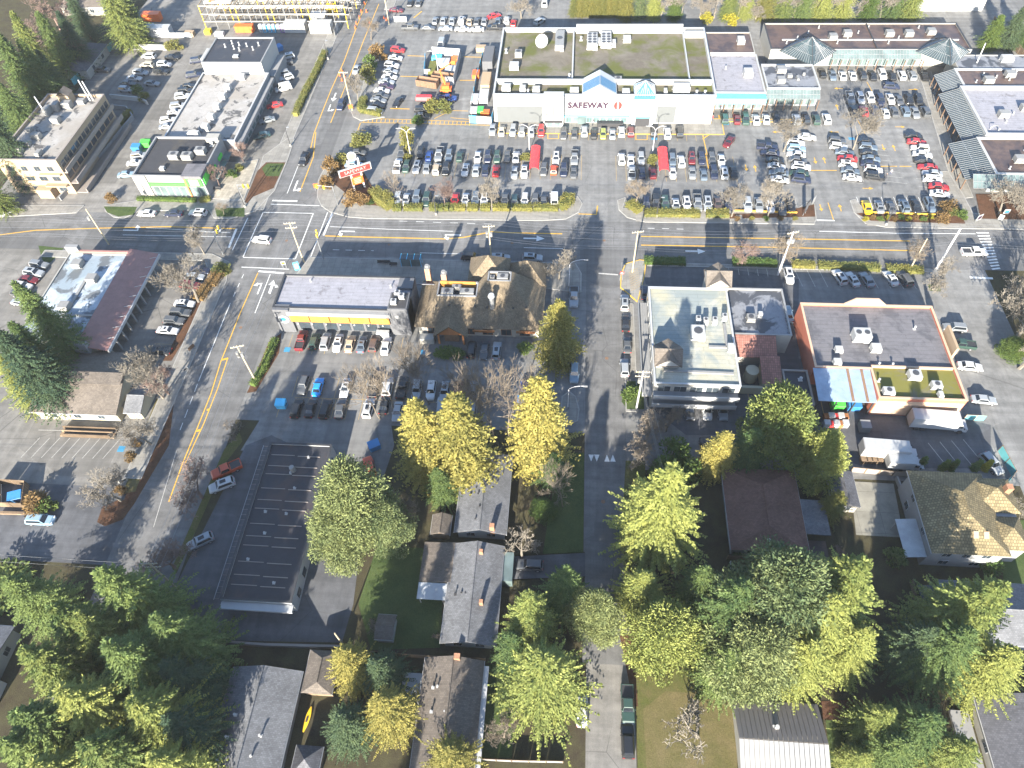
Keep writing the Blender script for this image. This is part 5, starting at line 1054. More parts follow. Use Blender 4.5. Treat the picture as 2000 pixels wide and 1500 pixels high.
for x, y in ((60.5, 88.9), (63, 88.9), (69.6, 98.5), (59.6, 85)): vent(e, x, y, 5, .7, .15)
e = bld('loading_canopy', 'blue-white ribbed metal canopy over the loading bay of the pink store', rl(48, 60.6, 80.4, 87.5), None, 'canopy'); slope(e, 'roof', [V3(47.9, 80.3, 4.6), V3(58.5, 80.3, 4.6), V3(58.5, 87.5, 5.4), V3(47.9, 87.5, 5.4)], 'r_whitemetal', .12)
for x in (54, 56.6): slope(e, 'roof_strip', [V3(x, 80.4, 4.66), V3(x+.5, 80.4, 4.66), V3(x+.5, 87.4, 5.46), V3(x, 87.4, 5.46)], 'rust', .04)
for x in (48.3, 51.6, 54.9, 58.2): MB().box((x, 80.8, 0), (.2, .2, 4.5)).build('post', M['dark'], e)
# ---- long dark roof
S = rl(-54, -42.2, 37, 66.8); e = bld('long_building', 'long low building with black gravel roof crossed by pale battens', S); block(e, S, 3.6, 'white_metal', 'r_dkbrown', .3, .3, cap='dark')
for i in range(12):
    y = 39+i*2.3+(.6 if i % 3 == 0 else 0); MB().box((-50.9, y, 3.61), (4.4, .12, .08)).build('roof_batten', M['tan'], e); MB().box((-46, y-.12, 3.61), (4.2, .14, .1)).build('roof_batten', M['tan'], e)
for x, y in ((-46, 64), (-48.5, 60.6), (-47, 57.6), (-51, 52.8), (-47.2, 52.6), (-50, 48.8), (-46, 40.2), (-51.5, 44)): vent(e, x, y, 3.6, .3, .12, 'hvac_w')
MB().tube((-48.2, 61.2, 3.6), (-48.2, 61.2, 4.9), .55, .45, 10).build('kitchen_stack', M['hvac'], e); wins(e, (-42.2, 37), (-42.2, 66.8), 8, 1.6, .8, 2.6, .8); MB().box((-48, 36.3, 2.6), (12, 1.2, .5)).build('fascia', M['white_metal'], e)
for i in range(30): MB().tube((-55.3, 37.2+i, 3.3), (-54.1, 37.2+i, 3.4), .03, None, 4).build('canopy_rafter', M['tan'], e)
for s in (-55.3, ): MB().tube((s, 37, 3.3), (s, 66.4, 3.3), .05, None, 4).build('canopy_rail', M['steel'], e)
# ---- houses
e = house('bungalow', 'grey bungalow with long shingle roof and brick chimney under golden cedars', -17.6, -8.6, 51, 66.6, 2.9, 4.5, 'y', 'sh_grey', 'white'); MB().box((-11, 51.6, 2.6), (.8, .8, 2.6)).build('chimney', M['brick'], e); [vent(e, -14+(i % 2)*.5, 53+i*2.4, 3.9, .5, .1, 'dark') for i in range(5)]
e = house('bungalow', 'blue-grey shingled bungalow with brown side wing and white patio cover', -17.6, -8.8, 32.4, 49, 2.9, 4.5, 'y', 'sh_grey', 'white'); slope(e, 'wing_roof', [V3(-22.4, 42.2, 2.7), V3(-15.6, 42.2, 3.2), V3(-15.6, 49.1, 3.2), V3(-22.4, 49.1, 2.7)], 'sh_brown'); MB().prism([(v.x, v.y) for v in rl(-22, -17.6, 42.6, 48.8)], 0, 2.6).build('wing_wall', M['white'], e); slope(e, 'patio_cover', [V3(-22.4, 39.4, 2.3), V3(-17.7, 39.4, 2.3), V3(-17.7, 42.1, 2.6), V3(-22.4, 42.1, 2.6)], 'r_whitemetal_y', .08)
for x, y in ((-12.4, 47), (-11.6, 38.6)): MB().box((x, y, 3), (.6, .6, 2.2)).build('chimney', M['brick'], e)
for x, y in ((-16, 40), (-15, 40.2), (-14.3, 40.2), (-13, 46.5)): vent(e, x, y, 3.5, .5, .1, 'dark')
MB().box((-8.2, 45.6, .1), (2.2, 5, 2.4)).build('sun_porch', M['glass_teal'], e)
for x in (-22, -18.2): MB().box((x, 39.6, 0), (.12, .12, 2.3)).build('post', M['white'], e)
e = house('bungalow', 'brown shingled bungalow with pale deck beside the golden fir pair', -19.6, -10.4, 8, 30.2, 2.9, 4.7, 'y', 'sh_brown', 'white'); MB().box((-14.4, 30, 2.4), (.9, .8, 3)).build('chimney', M['brick'], e); MB().box((-10.1, 22, 2.5), (.9, 15, .15)).build('side_gutter_roof', M['white_metal'], e); MB().box((-21.4, 24.6, .1), (3.2, 7.6, .3)).build('deck', M['white_metal'], e)
for x, y in ((-17.6, 25.6), (-16.9, 25.8), (-17.4, 22.3), (-15.4, 22.4)): vent(e, x, y, 3.9, .5, .11)
e = house('bungalow', 'charcoal shingled long bungalow with white gutters beside the big firs', -49, -38, 2, 27, 2.9, 5.0, 'y', 'sh_grey', 'lightgrey')
for x, y in ((-41.5, 17.5), (-42, 14.8), (-46, 20), (-46.3, 17), (-46.6, 14)): vent(e, x, y, 4.2, .6, .12)
house('garden_shed', 'white shed with brown roof at the lawn edge', -28.2, -25.2, 32.6, 36.6, 2.2, 3.0, 'x', 'sh_brown', 'white', 0, .25, 'shed', None, 0); house('garden_shed', 'brown roofed timber shed beside the tall pine', -21.8, -18.4, 50.8, 54.6, 2.1, 3.0, 'y', 'sh_brown', 'wood', 0, .25, 'shed', None, 0)
house('garden_shed', 'brown hipped shed roof between the charcoal bungalow and golden fir', -37.8, -33, 24, 30.4, 2.4, 3.4, 'y', 'sh_brown', 'wood', 1.4, .3, 'shed', None, 0); house('gazebo', 'dark hipped gazebo roof beside the yellow kayak', -36.6, -32.6, 13, 17, 2.4, 3.8, 'y', 'sh_dark', 'wood', 2.0, .3, 'gazebo', None, 0)
e = house('bungalow', 'wide bungalow with dark red-brown roof behind the golden conifer', 28.8, 41.6, 50.4, 66, 2.9, 4.4, 'y', 'sh_red', 'white', 4); slope(e, 'porch_roof', [V3(41.7, 54, 2.7), V3(45.8, 54, 2.5), V3(45.8, 60.5, 2.5), V3(41.7, 60.5, 2.7)], 'sh_grey'); MB().box((43.6, 51.6, .1), (3.8, 4.6, .3)).build('deck', M['r_brown'], e)
for x, y in ((36.5, 56), (36.8, 53.8), (35, 52)): MB().box((x, y, 3.6), (.5, .5, .35)).build('skylight', M['hvac_w'], e)
e = house('tiled_house', 'two storey grey house with mossy tiled hip roof and ribbed white patio roof', 59.6, 71.8, 50.2, 65.3, 5.8, 9.0, 'y', 'sh_tile', 'lightgrey', 5.5); pyr_roof(e, 68, 76, 58, 64.5, 5.6, 8.2, 'sh_tile'); pyr_roof(e, 70, 75.5, 51.5, 57.5, 5.4, 7.4, 'sh_tile'); MB().prism([(v.x, v.y) for v in rl(68.6, 75.2, 52, 64)], 0, 5.4).build('wall', M['lightgrey'], e)
slope(e, 'patio_roof', [V3(56.8, 50.6, 2.9), V3(60, 50.6, 3.4), V3(60, 57.4, 3.4), V3(56.8, 57.4, 2.9)], 'r_whitemetal_y', .08); MB().box((74, 61.5, 5), (1, 1, 3.4)).build('chimney', M['brick'], e); wins(e, (60.1, 64.8), (60.1, 50.7), 2, 1.4, 3.8, 5.2, 1, 'white_metal', 'glass', 'window', 2); wins(e, (60.1, 50.7), (71.3, 50.7), 3, 1.4, 3.8, 5.0, 1, 'white_metal', 'glass', 'window', 2)
for x in (66, 67.6): slope(e, 'skylight', [V3(x, 52.4, 7.26), V3(x+.8, 52.4, 7.26), V3(x+.8, 53.4, 7.85), V3(x, 53.4, 7.85)], 'beige', .05)
for x in (57, 57.1): MB().box((x, 51 if x < 57.1 else 57, 0), (.14, .14, 2.9)).build('post', M['white'], e)
e = house('grey_house', 'dark grey house with stepped solar-trimmed roof half hidden by firs', 60.5, 74, 37, 46.8, 3.4, 5.2, 'x', 'sh_grey', 'white'); slope(e, 'side_roof', [V3(57.6, 38, 2.8), V3(60.4, 38, 3.2), V3(60.4, 46, 3.2), V3(57.6, 46, 2.8)], 'sh_dark'); MB().beam((60.5, 38, 3.5), (60.5, 46, 3.5), .2, .3).build('roof_trim', M['skyblue'], e)
e = bld('metal_roof_house', 'house with weathered standing-seam metal roof under the big firs', rl(26.4, 38.6, 8, 27), None, 'house'); MB().prism([(v.x, v.y) for v in rl(26.9, 38.1, 8.4, 26.6)], 0, 2.8).build('wall', M['offwhite'], e)
for y0, y1, z0, z1, m in ((21.5, 27, 4.6, 2.9, 'tan'), (15.8, 21.4, 2.95, 4.6, 'lightgrey'), (8, 15.7, 2.2, 2.9, 'lightgrey')):
    for i in range(18):
        x = 26.4+i*.68; slope(e, 'roof_panel', [V3(x, y0, z0), V3(x+.6, y0, z0), V3(x+.6, y1, z1), V3(x, y1, z1)], m, .08)
vent(e, 31.8, 23.2, 4.0, .9, .2)
e = house('dark_roof_house', 'house with plain dark blue-grey roof and pale side deck', 61, 78, 6, 30, 3.0, 4.8, 'y', 'sh_dark', 'offwhite'); MB().box((59.6, 20, .1), (2.6, 16, .5)).build('deck', M['lightgrey'], e)
e = house('pale_house', 'pale flat cornered house with blue-white trim under the firs', -108, -86.5, 19, 31, 3.0, 4.2, 'x', 'sh_grey', 'white'); MB().box((-87, 21, .1), (3, 4, 2.0)).build('sun_porch', M['white_metal'], e)
e = house('garden_pavilion', 'small grey flat roofed pavilion beside the patio slabs', 47.6, 51.8, 59.5, 66.5, 2.5, 3.2, 'y', 'sh_dark', 'offwhite', 0, .3, 'shed', None, 1)
# far edge of the view
S = rl(-40, -18, 258, 272); e = bld('white_hall', 'white hall with square windows beyond the far lot', S); block(e, S, 5.5, 'white', 'r_lilac', .3, .3); wins(e, (-40, 258), (-18, 258), 8, 1.6, 1.4, 3.4, .6, 'dark', 'glass_teal', 'window', 2)
for nm, x0, x1 in (('pale_hall', 100, 128), ): S = rl(x0, x1, 238, 256); e = bld(nm, 'white walled hall behind the mall trees', S); block(e, S, 6, 'white', 'r_white', .3, .3)
e = house('roof_among_trees', 'brown roofed house among the far firs', -176, -160, 236, 250, 3, 5.5, 'x', 'sh_brown', 'offwhite', 3); house('roof_among_trees', 'grey roofed house under the far firs beside the fence', -160, -148, 196, 212, 3, 5.2, 'y', 'sh_dark', 'offwhite', 3)
# ---------------------------------------------------------------- trees, shrubs, hedges
def kite(V, F, p, d, w, L, up):
    """one leafy spray: base p, direction d, length L, width w"""
    s = d.cross(up)
    if s.length < 1e-3: s = Vector((1, 0, 0))
    s = s.normalized()*(w/2); n = len(V); m = p + d*(L*.55)
    V += [p, m-s, p+d*L, m+s]; F.append((n, n+1, n+2, n+3))
def rnd_dir(r):
    z = r.uniform(-1, 1); t = r.uniform(0, 2*math.pi); s = math.sqrt(1-z*z); return Vector((s*math.cos(t), s*math.sin(t), z))
def conifer_mesh(seed, h, r, whorl, nb, droop, steps, sl, sw, base=.06, power=.85, ragged=.3, tight=0.0):
    q = random.Random(seed); V, F = [], []; z = h*base; up = Vector((0, 0, 1))
    while z < h*.985:
        f = 1-(z-h*base)/(h*(1-base)); Lb = r*(f**power)*(1-.25*max(0, .25-z/h)/.25)
        n = max(4, int(nb*(.55+.6*f)))
        for i in range(n):
            a = 2*math.pi*(i+q.random())/n; L = max(.35, Lb*q.uniform(1-ragged, 1.1)*(1+.2*math.sin(2*a+z*.9+seed)+.14*math.sin(5*a-z*2.1))*(1.25 if q.random() < .08 else 1)); d = Vector((math.cos(a), math.sin(a), 0)); side = Vector((-d.y, d.x, 0))
            z0 = z + q.uniform(-.5, .5)*whorl; rise = q.uniform(.05, .25)*L*(1-f*.6); dr = droop*q.uniform(.7, 1.3)
            ns = max(3, int(steps*(.35+.65*L/r)))
            for k in range(ns):
                t = (k+.6+q.uniform(-.3, .3))/ns
                if t < .18 and L > 1.5: continue
                p = Vector((0, 0, z0)) + d*(L*t) + up*(rise*t - dr*L*t*t)
                w = (1-t)*.9+.35
                for s in (-1, 1):
                    dd = (d*q.uniform(.55, .95) + side*(s*q.uniform(.5, 1.05)) + up*(q.uniform(-.45, .2)-dr*.8)).normalized()
                    kite(V, F, p, dd, sw*q.uniform(.7, 1.3), sl*w*q.uniform(.75, 1.3), (up + rnd_dir(q)*.55).normalized())
                if q.random() < .5+tight: kite(V, F, p+up*.1, (d+up*q.uniform(-.2, .6)+rnd_dir(q)*.4).normalized(), sw*q.uniform(.7, 1.2), sl*q.uniform(.5, .9), (up+rnd_dir(q)*.8).normalized())
        z += whorl*(.55+.45*f)
    for _ in range(10): kite(V, F, Vector((0, 0, h*.95)), (up+rnd_dir(q)*.5).normalized(), sw*.6, h*.05, rnd_dir(q))
    return mesh('crown', V, F)
def lobed_mesh(seed, h, r, lobes, per, sl, sw, z0=.25, sq=.8):
    """rounded crown made of leafy lobes"""
    q = random.Random(seed); V, F = [], []; up = Vector((0, 0, 1))
    for _ in range(lobes):
        f = q.random()**.8; z = h*(z0+(1-z0)*f*.93); rr = r*math.sin(math.pi*min(.97, .32+.62*f))*(1 if f < .6 else .95); a = q.uniform(0, 2*math.pi); R_ = rr*math.sqrt(q.uniform(.05, 1))*.8
        c = Vector((R_*math.cos(a), R_*math.sin(a), z)); lr = r*q.uniform(.22, .36)
        for _ in range(per):
            dv = rnd_dir(q); dv.z = dv.z*.8+.15; p = c + Vector((dv.x, dv.y, dv.z*sq))*lr*q.uniform(.55, 1.02)
            kite(V, F, p, (dv+rnd_dir(q)*.8).normalized(), sw*q.uniform(.6, 1.3), sl*q.uniform(.6, 1.3), rnd_dir(q))
    return mesh('crown', V, F)
def trunk_mesh(h, r):
    b = MB(); q = random.Random(3); p = Vector((0, 0, -.1)); n = 6
    for i in range(n):
        t = Vector((q.uniform(-.12, .12), q.uniform(-.12, .12), h*(i+1)/n)); b.tube(p, t, r*(1-i/n*.92), r*(1-(i+1)/n*.92), 7, i in (0, n-1)); p = t
    for i in range(26):
        z = h*q.uniform(.12, .85); a = q.uniform(0, 6.28); L = h*.16*(1-z/h)+.5; b.tube((0, 0, z), (math.cos(a)*L, math.sin(a)*L, z+L*.05), r*.14, r*.03, 4, False)
    return mesh('trunk', b.V, b.F)
def bare_mesh(seed, h, spread, levels=5, trunk=.28, r0=.2, lean=.0, nb=3, up_b=.55):
    """leafless tree: limbs dividing into twigs"""
    q = random.Random(seed); b = MB(); tw = MB()
    def grow(p, d, L, r, lv):
        seg = 3 if lv < 3 else 2
        for i in range(seg):
            d = (d + rnd_dir(q)*.16 + Vector((0, 0, .05))).normalized(); e = p + d*(L/seg); r2 = r*.84
            (b if lv < 3 else tw).tube(p, e, max(r, .018), max(r2, .014), 5 if lv < 3 else 3, False); p, r = e, r2
            if lv > 0 and lv < levels and i < seg-1 and q.random() < .6: grow(p, (d*.6+rnd_dir(q)*.75+Vector((0, 0, .15))).normalized(), L*q.uniform(.45, .7), r*.5, lv+1)
        if lv < levels:
            n = nb if lv else nb+1
            for i in range(n): grow(p, (d*up_b + rnd_dir(q)*spread + Vector((0, 0, .18))).normalized(), L*q.uniform(.58, .82), r*q.uniform(.5, .68), lv+1)
    grow(Vector((0, 0, -.1)), Vector((lean, 0, 1)).normalized(), h*trunk, r0, 0)
    return mesh('trunk', b.V, b.F), mesh('twigs', tw.V, tw.F)
TRK = trunk_mesh(10, .35); TRK.materials.append(M['bark'])
CON = {
    'fir': [conifer_mesh(s, 24, 7, .5, 14, .26, 22, .66, .22, .05, .78, .42, .3) for s in (1, 2, 3)],
    'cedar': [conifer_mesh(s, 18, 4.2, .36, 15, .4, 13, .52, .22, .05, .55, .3, .4) for s in (4, 5, 6)],
    'pine': [lobed_mesh(s, 18, 6, 100, 330, .42, .17, .14) for s in (7, 8)],
    'round': [lobed_mesh(s, 10, 4.5, 100, 260, .34, .15, .08, .9) for s in (9, 10)],
    'shrub': [lobed_mesh(s, 2, 1.3, 16, 70, .28, .16, .12, .9) for s in (11, 12)],
    'spire': [conifer_mesh(s, 6, .9, .22, 8, .1, 4, .4, .2, .02, .45, .2, .5) for s in (13,)],
}
BASE = {'fir': (24, 7), 'cedar': (18, 4.2), 'pine': (18, 6), 'round': (10, 4.5), 'shrub': (2, 1.3), 'spire': (6, .9)}
_cr = {}
def crown(kind, v, mat):
    k = (kind, v % len(CON[kind]), mat)
    if k not in _cr: me = CON[kind][k[1]].copy(); me.materials.clear(); me.materials.append(M[mat]); _cr[k] = me
    return _cr[k]
NT_ = [0]
def tree(kind, mat, x, y, h, r, label, name=None, group='conifers of the gardens', cat='tree', base=False, z=0.0):
    """apex (or foot, with base) at pixel x, y; h, r in metres"""
    NT_[0] += 1; p = P(x, y, z if base else h); h0, r0 = BASE[kind]
    e = empty(name or {'fir': 'fir_tree', 'cedar': 'cedar_tree', 'pine': 'pine_tree', 'round': 'evergreen_tree', 'shrub': 'shrub', 'spire': 'cypress'}[kind], (p.x, p.y, z), R.uniform(0, 6.28), label, cat, group)
    c = link('crown' if kind not in ('shrub', ) else 'foliage', crown(kind, NT_[0], mat), None, e, False); c.scale = (r/r0*R.uniform(.94, 1.06), r/r0*R.uniform(.94, 1.06), h/h0)
    if kind != 'shrub':
        t = link('trunk', TRK, None, e, False); t.scale = (max(.35, h/20), max(.35, h/20), h*.95/10)
    return e
# big firs in the lower corner of the gardens
FL_ = ['topmost green fir of the cluster, leaning over the access road', 'yellow-green fir beside the topmost one at the access road', 'green fir of the cluster beside the two-armed pole', 'yellow-green fir behind the pale flat cornered house', 'broadest green fir in the middle of the cluster', 'shaded dark fir closest to the yard wall', 'large yellow-green fir below the broadest green one', 'yellow-green fir between the cluster middle and the charcoal roof', 'green fir at the outer edge below the pale house', 'dark fir brushing the charcoal bungalow gutter', 'lit fir at the foot of the cluster middle', 'small green fir at the outer end of the access road', 'yellow-green fir at the outer foot of the cluster', 'lit fir beside the charcoal bungalow end', 'smaller lit fir squeezed under the topmost green fir', 'green fir at the lowest outer corner of the cluster']
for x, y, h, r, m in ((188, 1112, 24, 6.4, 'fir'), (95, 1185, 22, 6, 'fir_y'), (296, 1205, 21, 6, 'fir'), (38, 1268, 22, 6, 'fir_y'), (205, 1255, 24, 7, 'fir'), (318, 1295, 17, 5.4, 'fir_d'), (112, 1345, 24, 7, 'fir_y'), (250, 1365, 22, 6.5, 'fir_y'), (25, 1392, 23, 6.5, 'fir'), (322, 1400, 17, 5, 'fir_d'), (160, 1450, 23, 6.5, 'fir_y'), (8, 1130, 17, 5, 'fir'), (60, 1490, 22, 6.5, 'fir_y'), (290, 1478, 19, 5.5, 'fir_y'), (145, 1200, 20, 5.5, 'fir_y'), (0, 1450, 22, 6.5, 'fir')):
    tree('fir', m, x, y, h, r*1.18, FL_.pop(0), group='firs beside the charcoal bungalow')
TG = 'conifers of the gardens'
tree('pine', 'pine', 664, 915, 25, 7.0, 'broad pale green pine growing between the long dark roof and the lawn'); tree('pine', 'pine', 632, 1000, 18, 5.6, 'lower pale green pine leaning over the long dark roof'); tree('pine', 'pine', 735, 980, 17, 5, 'darker pine tucked behind the broad pale pine')
tree('cedar', 'cedar_y', 806, 783, 24, 5.8, 'golden cedar with bare bleached stem beside a taller golden cedar'); tree('cedar', 'cedar_y', 884, 772, 26, 6.8, 'tallest golden cedar with bleached trunk above the grey bungalow'); tree('cedar', 'cedar_y', 1052, 738, 26, 6.6, 'golden cedar beside the side street and grey bungalow'); tree('cedar', 'cedar_y', 1092, 588, 18, 5.2, 'thin-topped golden cedar beside the restaurant')
tree('fir', 'fir', 852, 915, 11, 4, 'dark green conifer in the shade below the golden cedars'); tree('fir', 'fir', 1082, 885, 10, 4, 'dark conifer in the shade of the street-side golden cedar'); tree('round', 'hedge_g', 1060, 985, 4, 2.6, 'green garden bush beside the small paved circle', cat='shrub')
tree('fir', 'fir_y', 1318, 912, 27, 9.8, 'very wide light green fir beside the side street'); tree('fir', 'fir_y', 1262, 1120, 13, 5.5, 'light green fir at the foot of the very wide fir'); tree('fir', 'fir', 1385, 1110, 14, 5, 'greener fir beside the very wide light fir')
tree('round', 'fir_y', 1548, 775, 17, 7.4, 'broad golden-tipped conifer behind the red-brown bungalow'); tree('round', 'fir_y', 1630, 852, 14, 5, 'golden-tipped conifer beside the loading yard'); tree('cedar', 'cedar_y', 1420, 845, 13, 4.0, 'golden conifer at the corner of the dark yard'); tree('cedar', 'fir', 1480, 840, 12, 4, 'dark green conifer between two golden ones')
tree('round', 'lime', 1308, 1208, 15, 6.4, 'rounded yellow-green evergreen beside the mossy verge').children[0].data = crown('round', 0, 'fir_y')
for x, y, h, r, m, l in ((1108, 1108, 17, 4.6, 'fir', 'grey-green conifer leaning over the driveway mouth'), (1034, 1158, 20, 5.2, 'fir_y', 'yellow-green fir beside the blue-grey bungalow'), (1062, 1280, 22, 7.2, 'fir_y', 'yellow-green fir with long ragged branches over the street'), (1165, 1170, 14, 4.2, 'pine', 'sparse grey-green conifer over the narrow street'), (1000, 1240, 13, 4, 'fir', 'dark fir between the yellow-green firs and the bungalow'),
                         (1462, 1140, 22, 7, 'fir', 'grey-green fir beside the bungalow deck'), (1560, 1105, 25, 8.2, 'pine', 'large grey-green conifer above the metal roof'), (1690, 1095, 25, 8.2, 'fir_y', 'large yellow-green fir beside the grey house'), (1640, 1165, 22, 7, 'fir_y', 'yellow-green fir in front of the largest one'), (1505, 1240, 19, 6.5, 'pine', 'dense grey-green conifer over the standing-seam roof'), (1600, 1255, 18, 6, 'fir_y', 'lower yellow-green fir over the mulch bed'), (1440, 1270, 15, 5, 'fir', 'dark fir beside the rounded evergreen'), (1700, 1230, 15, 5.5, 'fir_y', 'ragged fir beside the shaded lawn'),
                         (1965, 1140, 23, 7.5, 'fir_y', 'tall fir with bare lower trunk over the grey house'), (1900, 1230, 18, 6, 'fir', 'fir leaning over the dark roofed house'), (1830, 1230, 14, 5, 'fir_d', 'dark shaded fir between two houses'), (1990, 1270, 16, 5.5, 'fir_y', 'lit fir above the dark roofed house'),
                         (1748, 1388, 13, 4, 'fir_y', 'slim lit conifer at the lawn corner'), (1835, 1400, 14, 5.6, 'fir', 'broad dark-hearted conifer beside the pale deck'), (1775, 1450, 13, 5, 'fir', 'green conifer below the slim lit one'), (1905, 1455, 13, 4.4, 'fir_y', 'lit conifer brushing the dark roof'), (1700, 1475, 9, 3, 'fir_y', 'small conifer beside the garden lawn'),
                         (662, 1268, 15, 4.4, 'cedar_y', 'golden fir beside the hipped shed'), (738, 1360, 16, 4.8, 'cedar_y', 'golden fir over the pale deck'), (728, 1290, 11, 4.4, 'fir_d', 'dark fir between two golden firs'), (660, 1400, 12, 4.2, 'fir_d', 'dark fir beside the yellow kayak'), (872, 1462, 13, 4.4, 'cedar_y', 'golden fir over the brown bungalow'),
                         (24, 548, 24, 5.8, 'fir', 'tall dark fir beside the strip mall cars'), (18, 628, 20, 5.4, 'fir', 'dark fir brushing the pale mall roof'), (-8, 690, 16, 5, 'fir_y', 'lit fir beside the clinic'), (-15, 640, 24, 6.4, 'fir_d', 'dark fir behind the strip mall cars'),
                         (35, 75, 20, 6, 'fir', 'dark fir beside the walled rear lot'), (-5, 160, 20, 6, 'fir', 'lit fir behind the beige office'), (70, 95, 15, 4.6, 'fir_d', 'dark fir against the green fence'), (-35, 215, 22, 6, 'fir_d', 'dark fir beyond the office roof units'), (-10, 60, 24, 7, 'fir', 'broad fir between the far houses'), (110, 20, 18, 5.5, 'fir_d', 'dark fir shading the far house roofs'), (-60, 120, 24, 7, 'fir_d', 'dark fir at the edge of the far houses'), (70, 20, 20, 6, 'fir', 'green fir above the reddish bare tree'), (20, 20, 22, 6, 'fir_y', 'fir at the far corner of the houses'), (-45, 340, 12, 4.5, 'fir_y', 'lit fir beside the office balconies'),
                         (190, -60, 24, 7.5, 'fir_y', 'huge lit fir at the end of the walled rear lot'), (128, -20, 16, 5, 'fir_d', 'dark fir beside the huge lit fir'), (236, -20, 15, 4, 'fir', 'slimmer fir beside the huge lit one')):
    tree('fir' if m not in ('pine',) else 'pine', m, x, y, h, r*1.1, l)
tree('cedar', 'hedge', 1645, 962, 8, 2.6, 'small golden cypress beside the patio slabs'); tree('round', 'hedge_g', 1992, 668, 4.5, 3.2, 'dense green bush under the tangled bare trees', cat='shrub')
# evergreens behind the stores
for i, (x, h, r, k, m) in enumerate(((1222, 11, 3.4, 'cedar', 'hedge'), (1248, 13, 3.6, 'fir', 'pine'), (1275, 12, 3.4, 'cedar', 'fir_y'), (1316, 9, 3, 'cedar', 'hedge_g'), (1420, 10, 3.5, 'cedar', 'fir_y'), (1452, 12, 3.6, 'fir', 'fir_y'), (1490, 13, 4, 'cedar', 'hedge'), (1525, 15, 4.5, 'fir', 'fir_y'), (1562, 15, 4.5, 'fir', 'fir'), (1600, 14, 4.5, 'cedar', 'fir_y'), (1640, 15, 4.6, 'fir', 'fir_y'), (1690, 14, 4.4, 'fir', 'hedge_g'), (1735, 15, 4.6, 'fir', 'fir'), (1770, 13, 4.2, 'cedar', 'fir_y'), (1960, 13, 4.6, 'fir', 'fir_d'), (1990, 12, 4.4, 'fir', 'fir'), (1925, 10, 3.6, 'cedar', 'hedge_g'))):
    tree(k, m, x, 38 if x < 1900 else 95, h, r, f"{ {'fir': 'green', 'fir_y': 'yellow-green', 'hedge': 'olive', 'hedge_g': 'deep green', 'pine': 'grey-green', 'fir_d': 'dark'}[m]} {k} behind the {'supermarket' if x < 1300 else 'rear lane' if x < 1480 else 'mall wing' if x < 1900 else 'mall service fence'}", group='evergreens behind the stores', base=True)
for i in range(9): tree('cedar', 'hedge', 1120+i*11.5, 32, 7.5, 2.1, 'clipped yellow-green cedar in the tall hedge behind the supermarket', name='hedge_cedar', group='tall cedar hedge behind the supermarket', base=True)
for i in range(40):   # woodland beyond the top edge
    tree(('fir', 'cedar')[i % 2], ('fir', 'fir_d', 'fir_y')[i % 3], -200+i*60+R.uniform(-20, 20), -60-(i*37) % 120, 15+(i*7) % 8, 5, 'conifer in the woodland beyond the stores', group='woodland beyond the stores', base=True) if not 560 < i*60-200 < 1100 else None

for i, (x, y, h) in enumerate(((-27, -28, 22), (20, -30, 20), (62, -26, 24))):   # the gardens go on below the view
    p = empty('fir_tree', (x, y, 0), i*1.3, 'fir in the gardens below the bungalows', 'tree', 'firs of the lower gardens'); c = link('crown', crown('fir', i, 'fir'), None, p, False); c.scale = (.85, .85, h/24); t = link('trunk', TRK, None, p, False); t.scale = (1, 1, h*.095)
# bare trees
BARE = [bare_mesh(21, 9, .66, 6, .24), bare_mesh(22, 9, .8, 6, .2, .22), bare_mesh(23, 10, .5, 6, .28, .18), bare_mesh(24, 7, .95, 5, .14, .12, nb=3), bare_mesh(25, 11, .35, 5, .4, .12, nb=3, up_b=.9)]
_bm = {}
def bare(x, y, v, s, label, mat='twig', rz=None, group='bare trees', lean=(0, 0), cat='tree', name='bare_tree'):
    """foot at pixel x, y"""
    p = P(x, y); e = empty(name, (p.x, p.y, .05), R.uniform(0, 6.28) if rz is None else rz, label, cat, group); s *= 1.55; e.scale = (s, s, s); e.rotation_euler.x, e.rotation_euler.y = lean
    for i, nm in enumerate(('trunk', 'twigs')):
        k = (v, i, mat)
        if k not in _bm: me = BARE[v][i].copy(); me.materials.append(M[mat] if i == 0 else M['twig_red' if mat == 'twig_red' else mat]); _bm[k] = me
        link(nm, _bm[k], None, e, False)
    return e
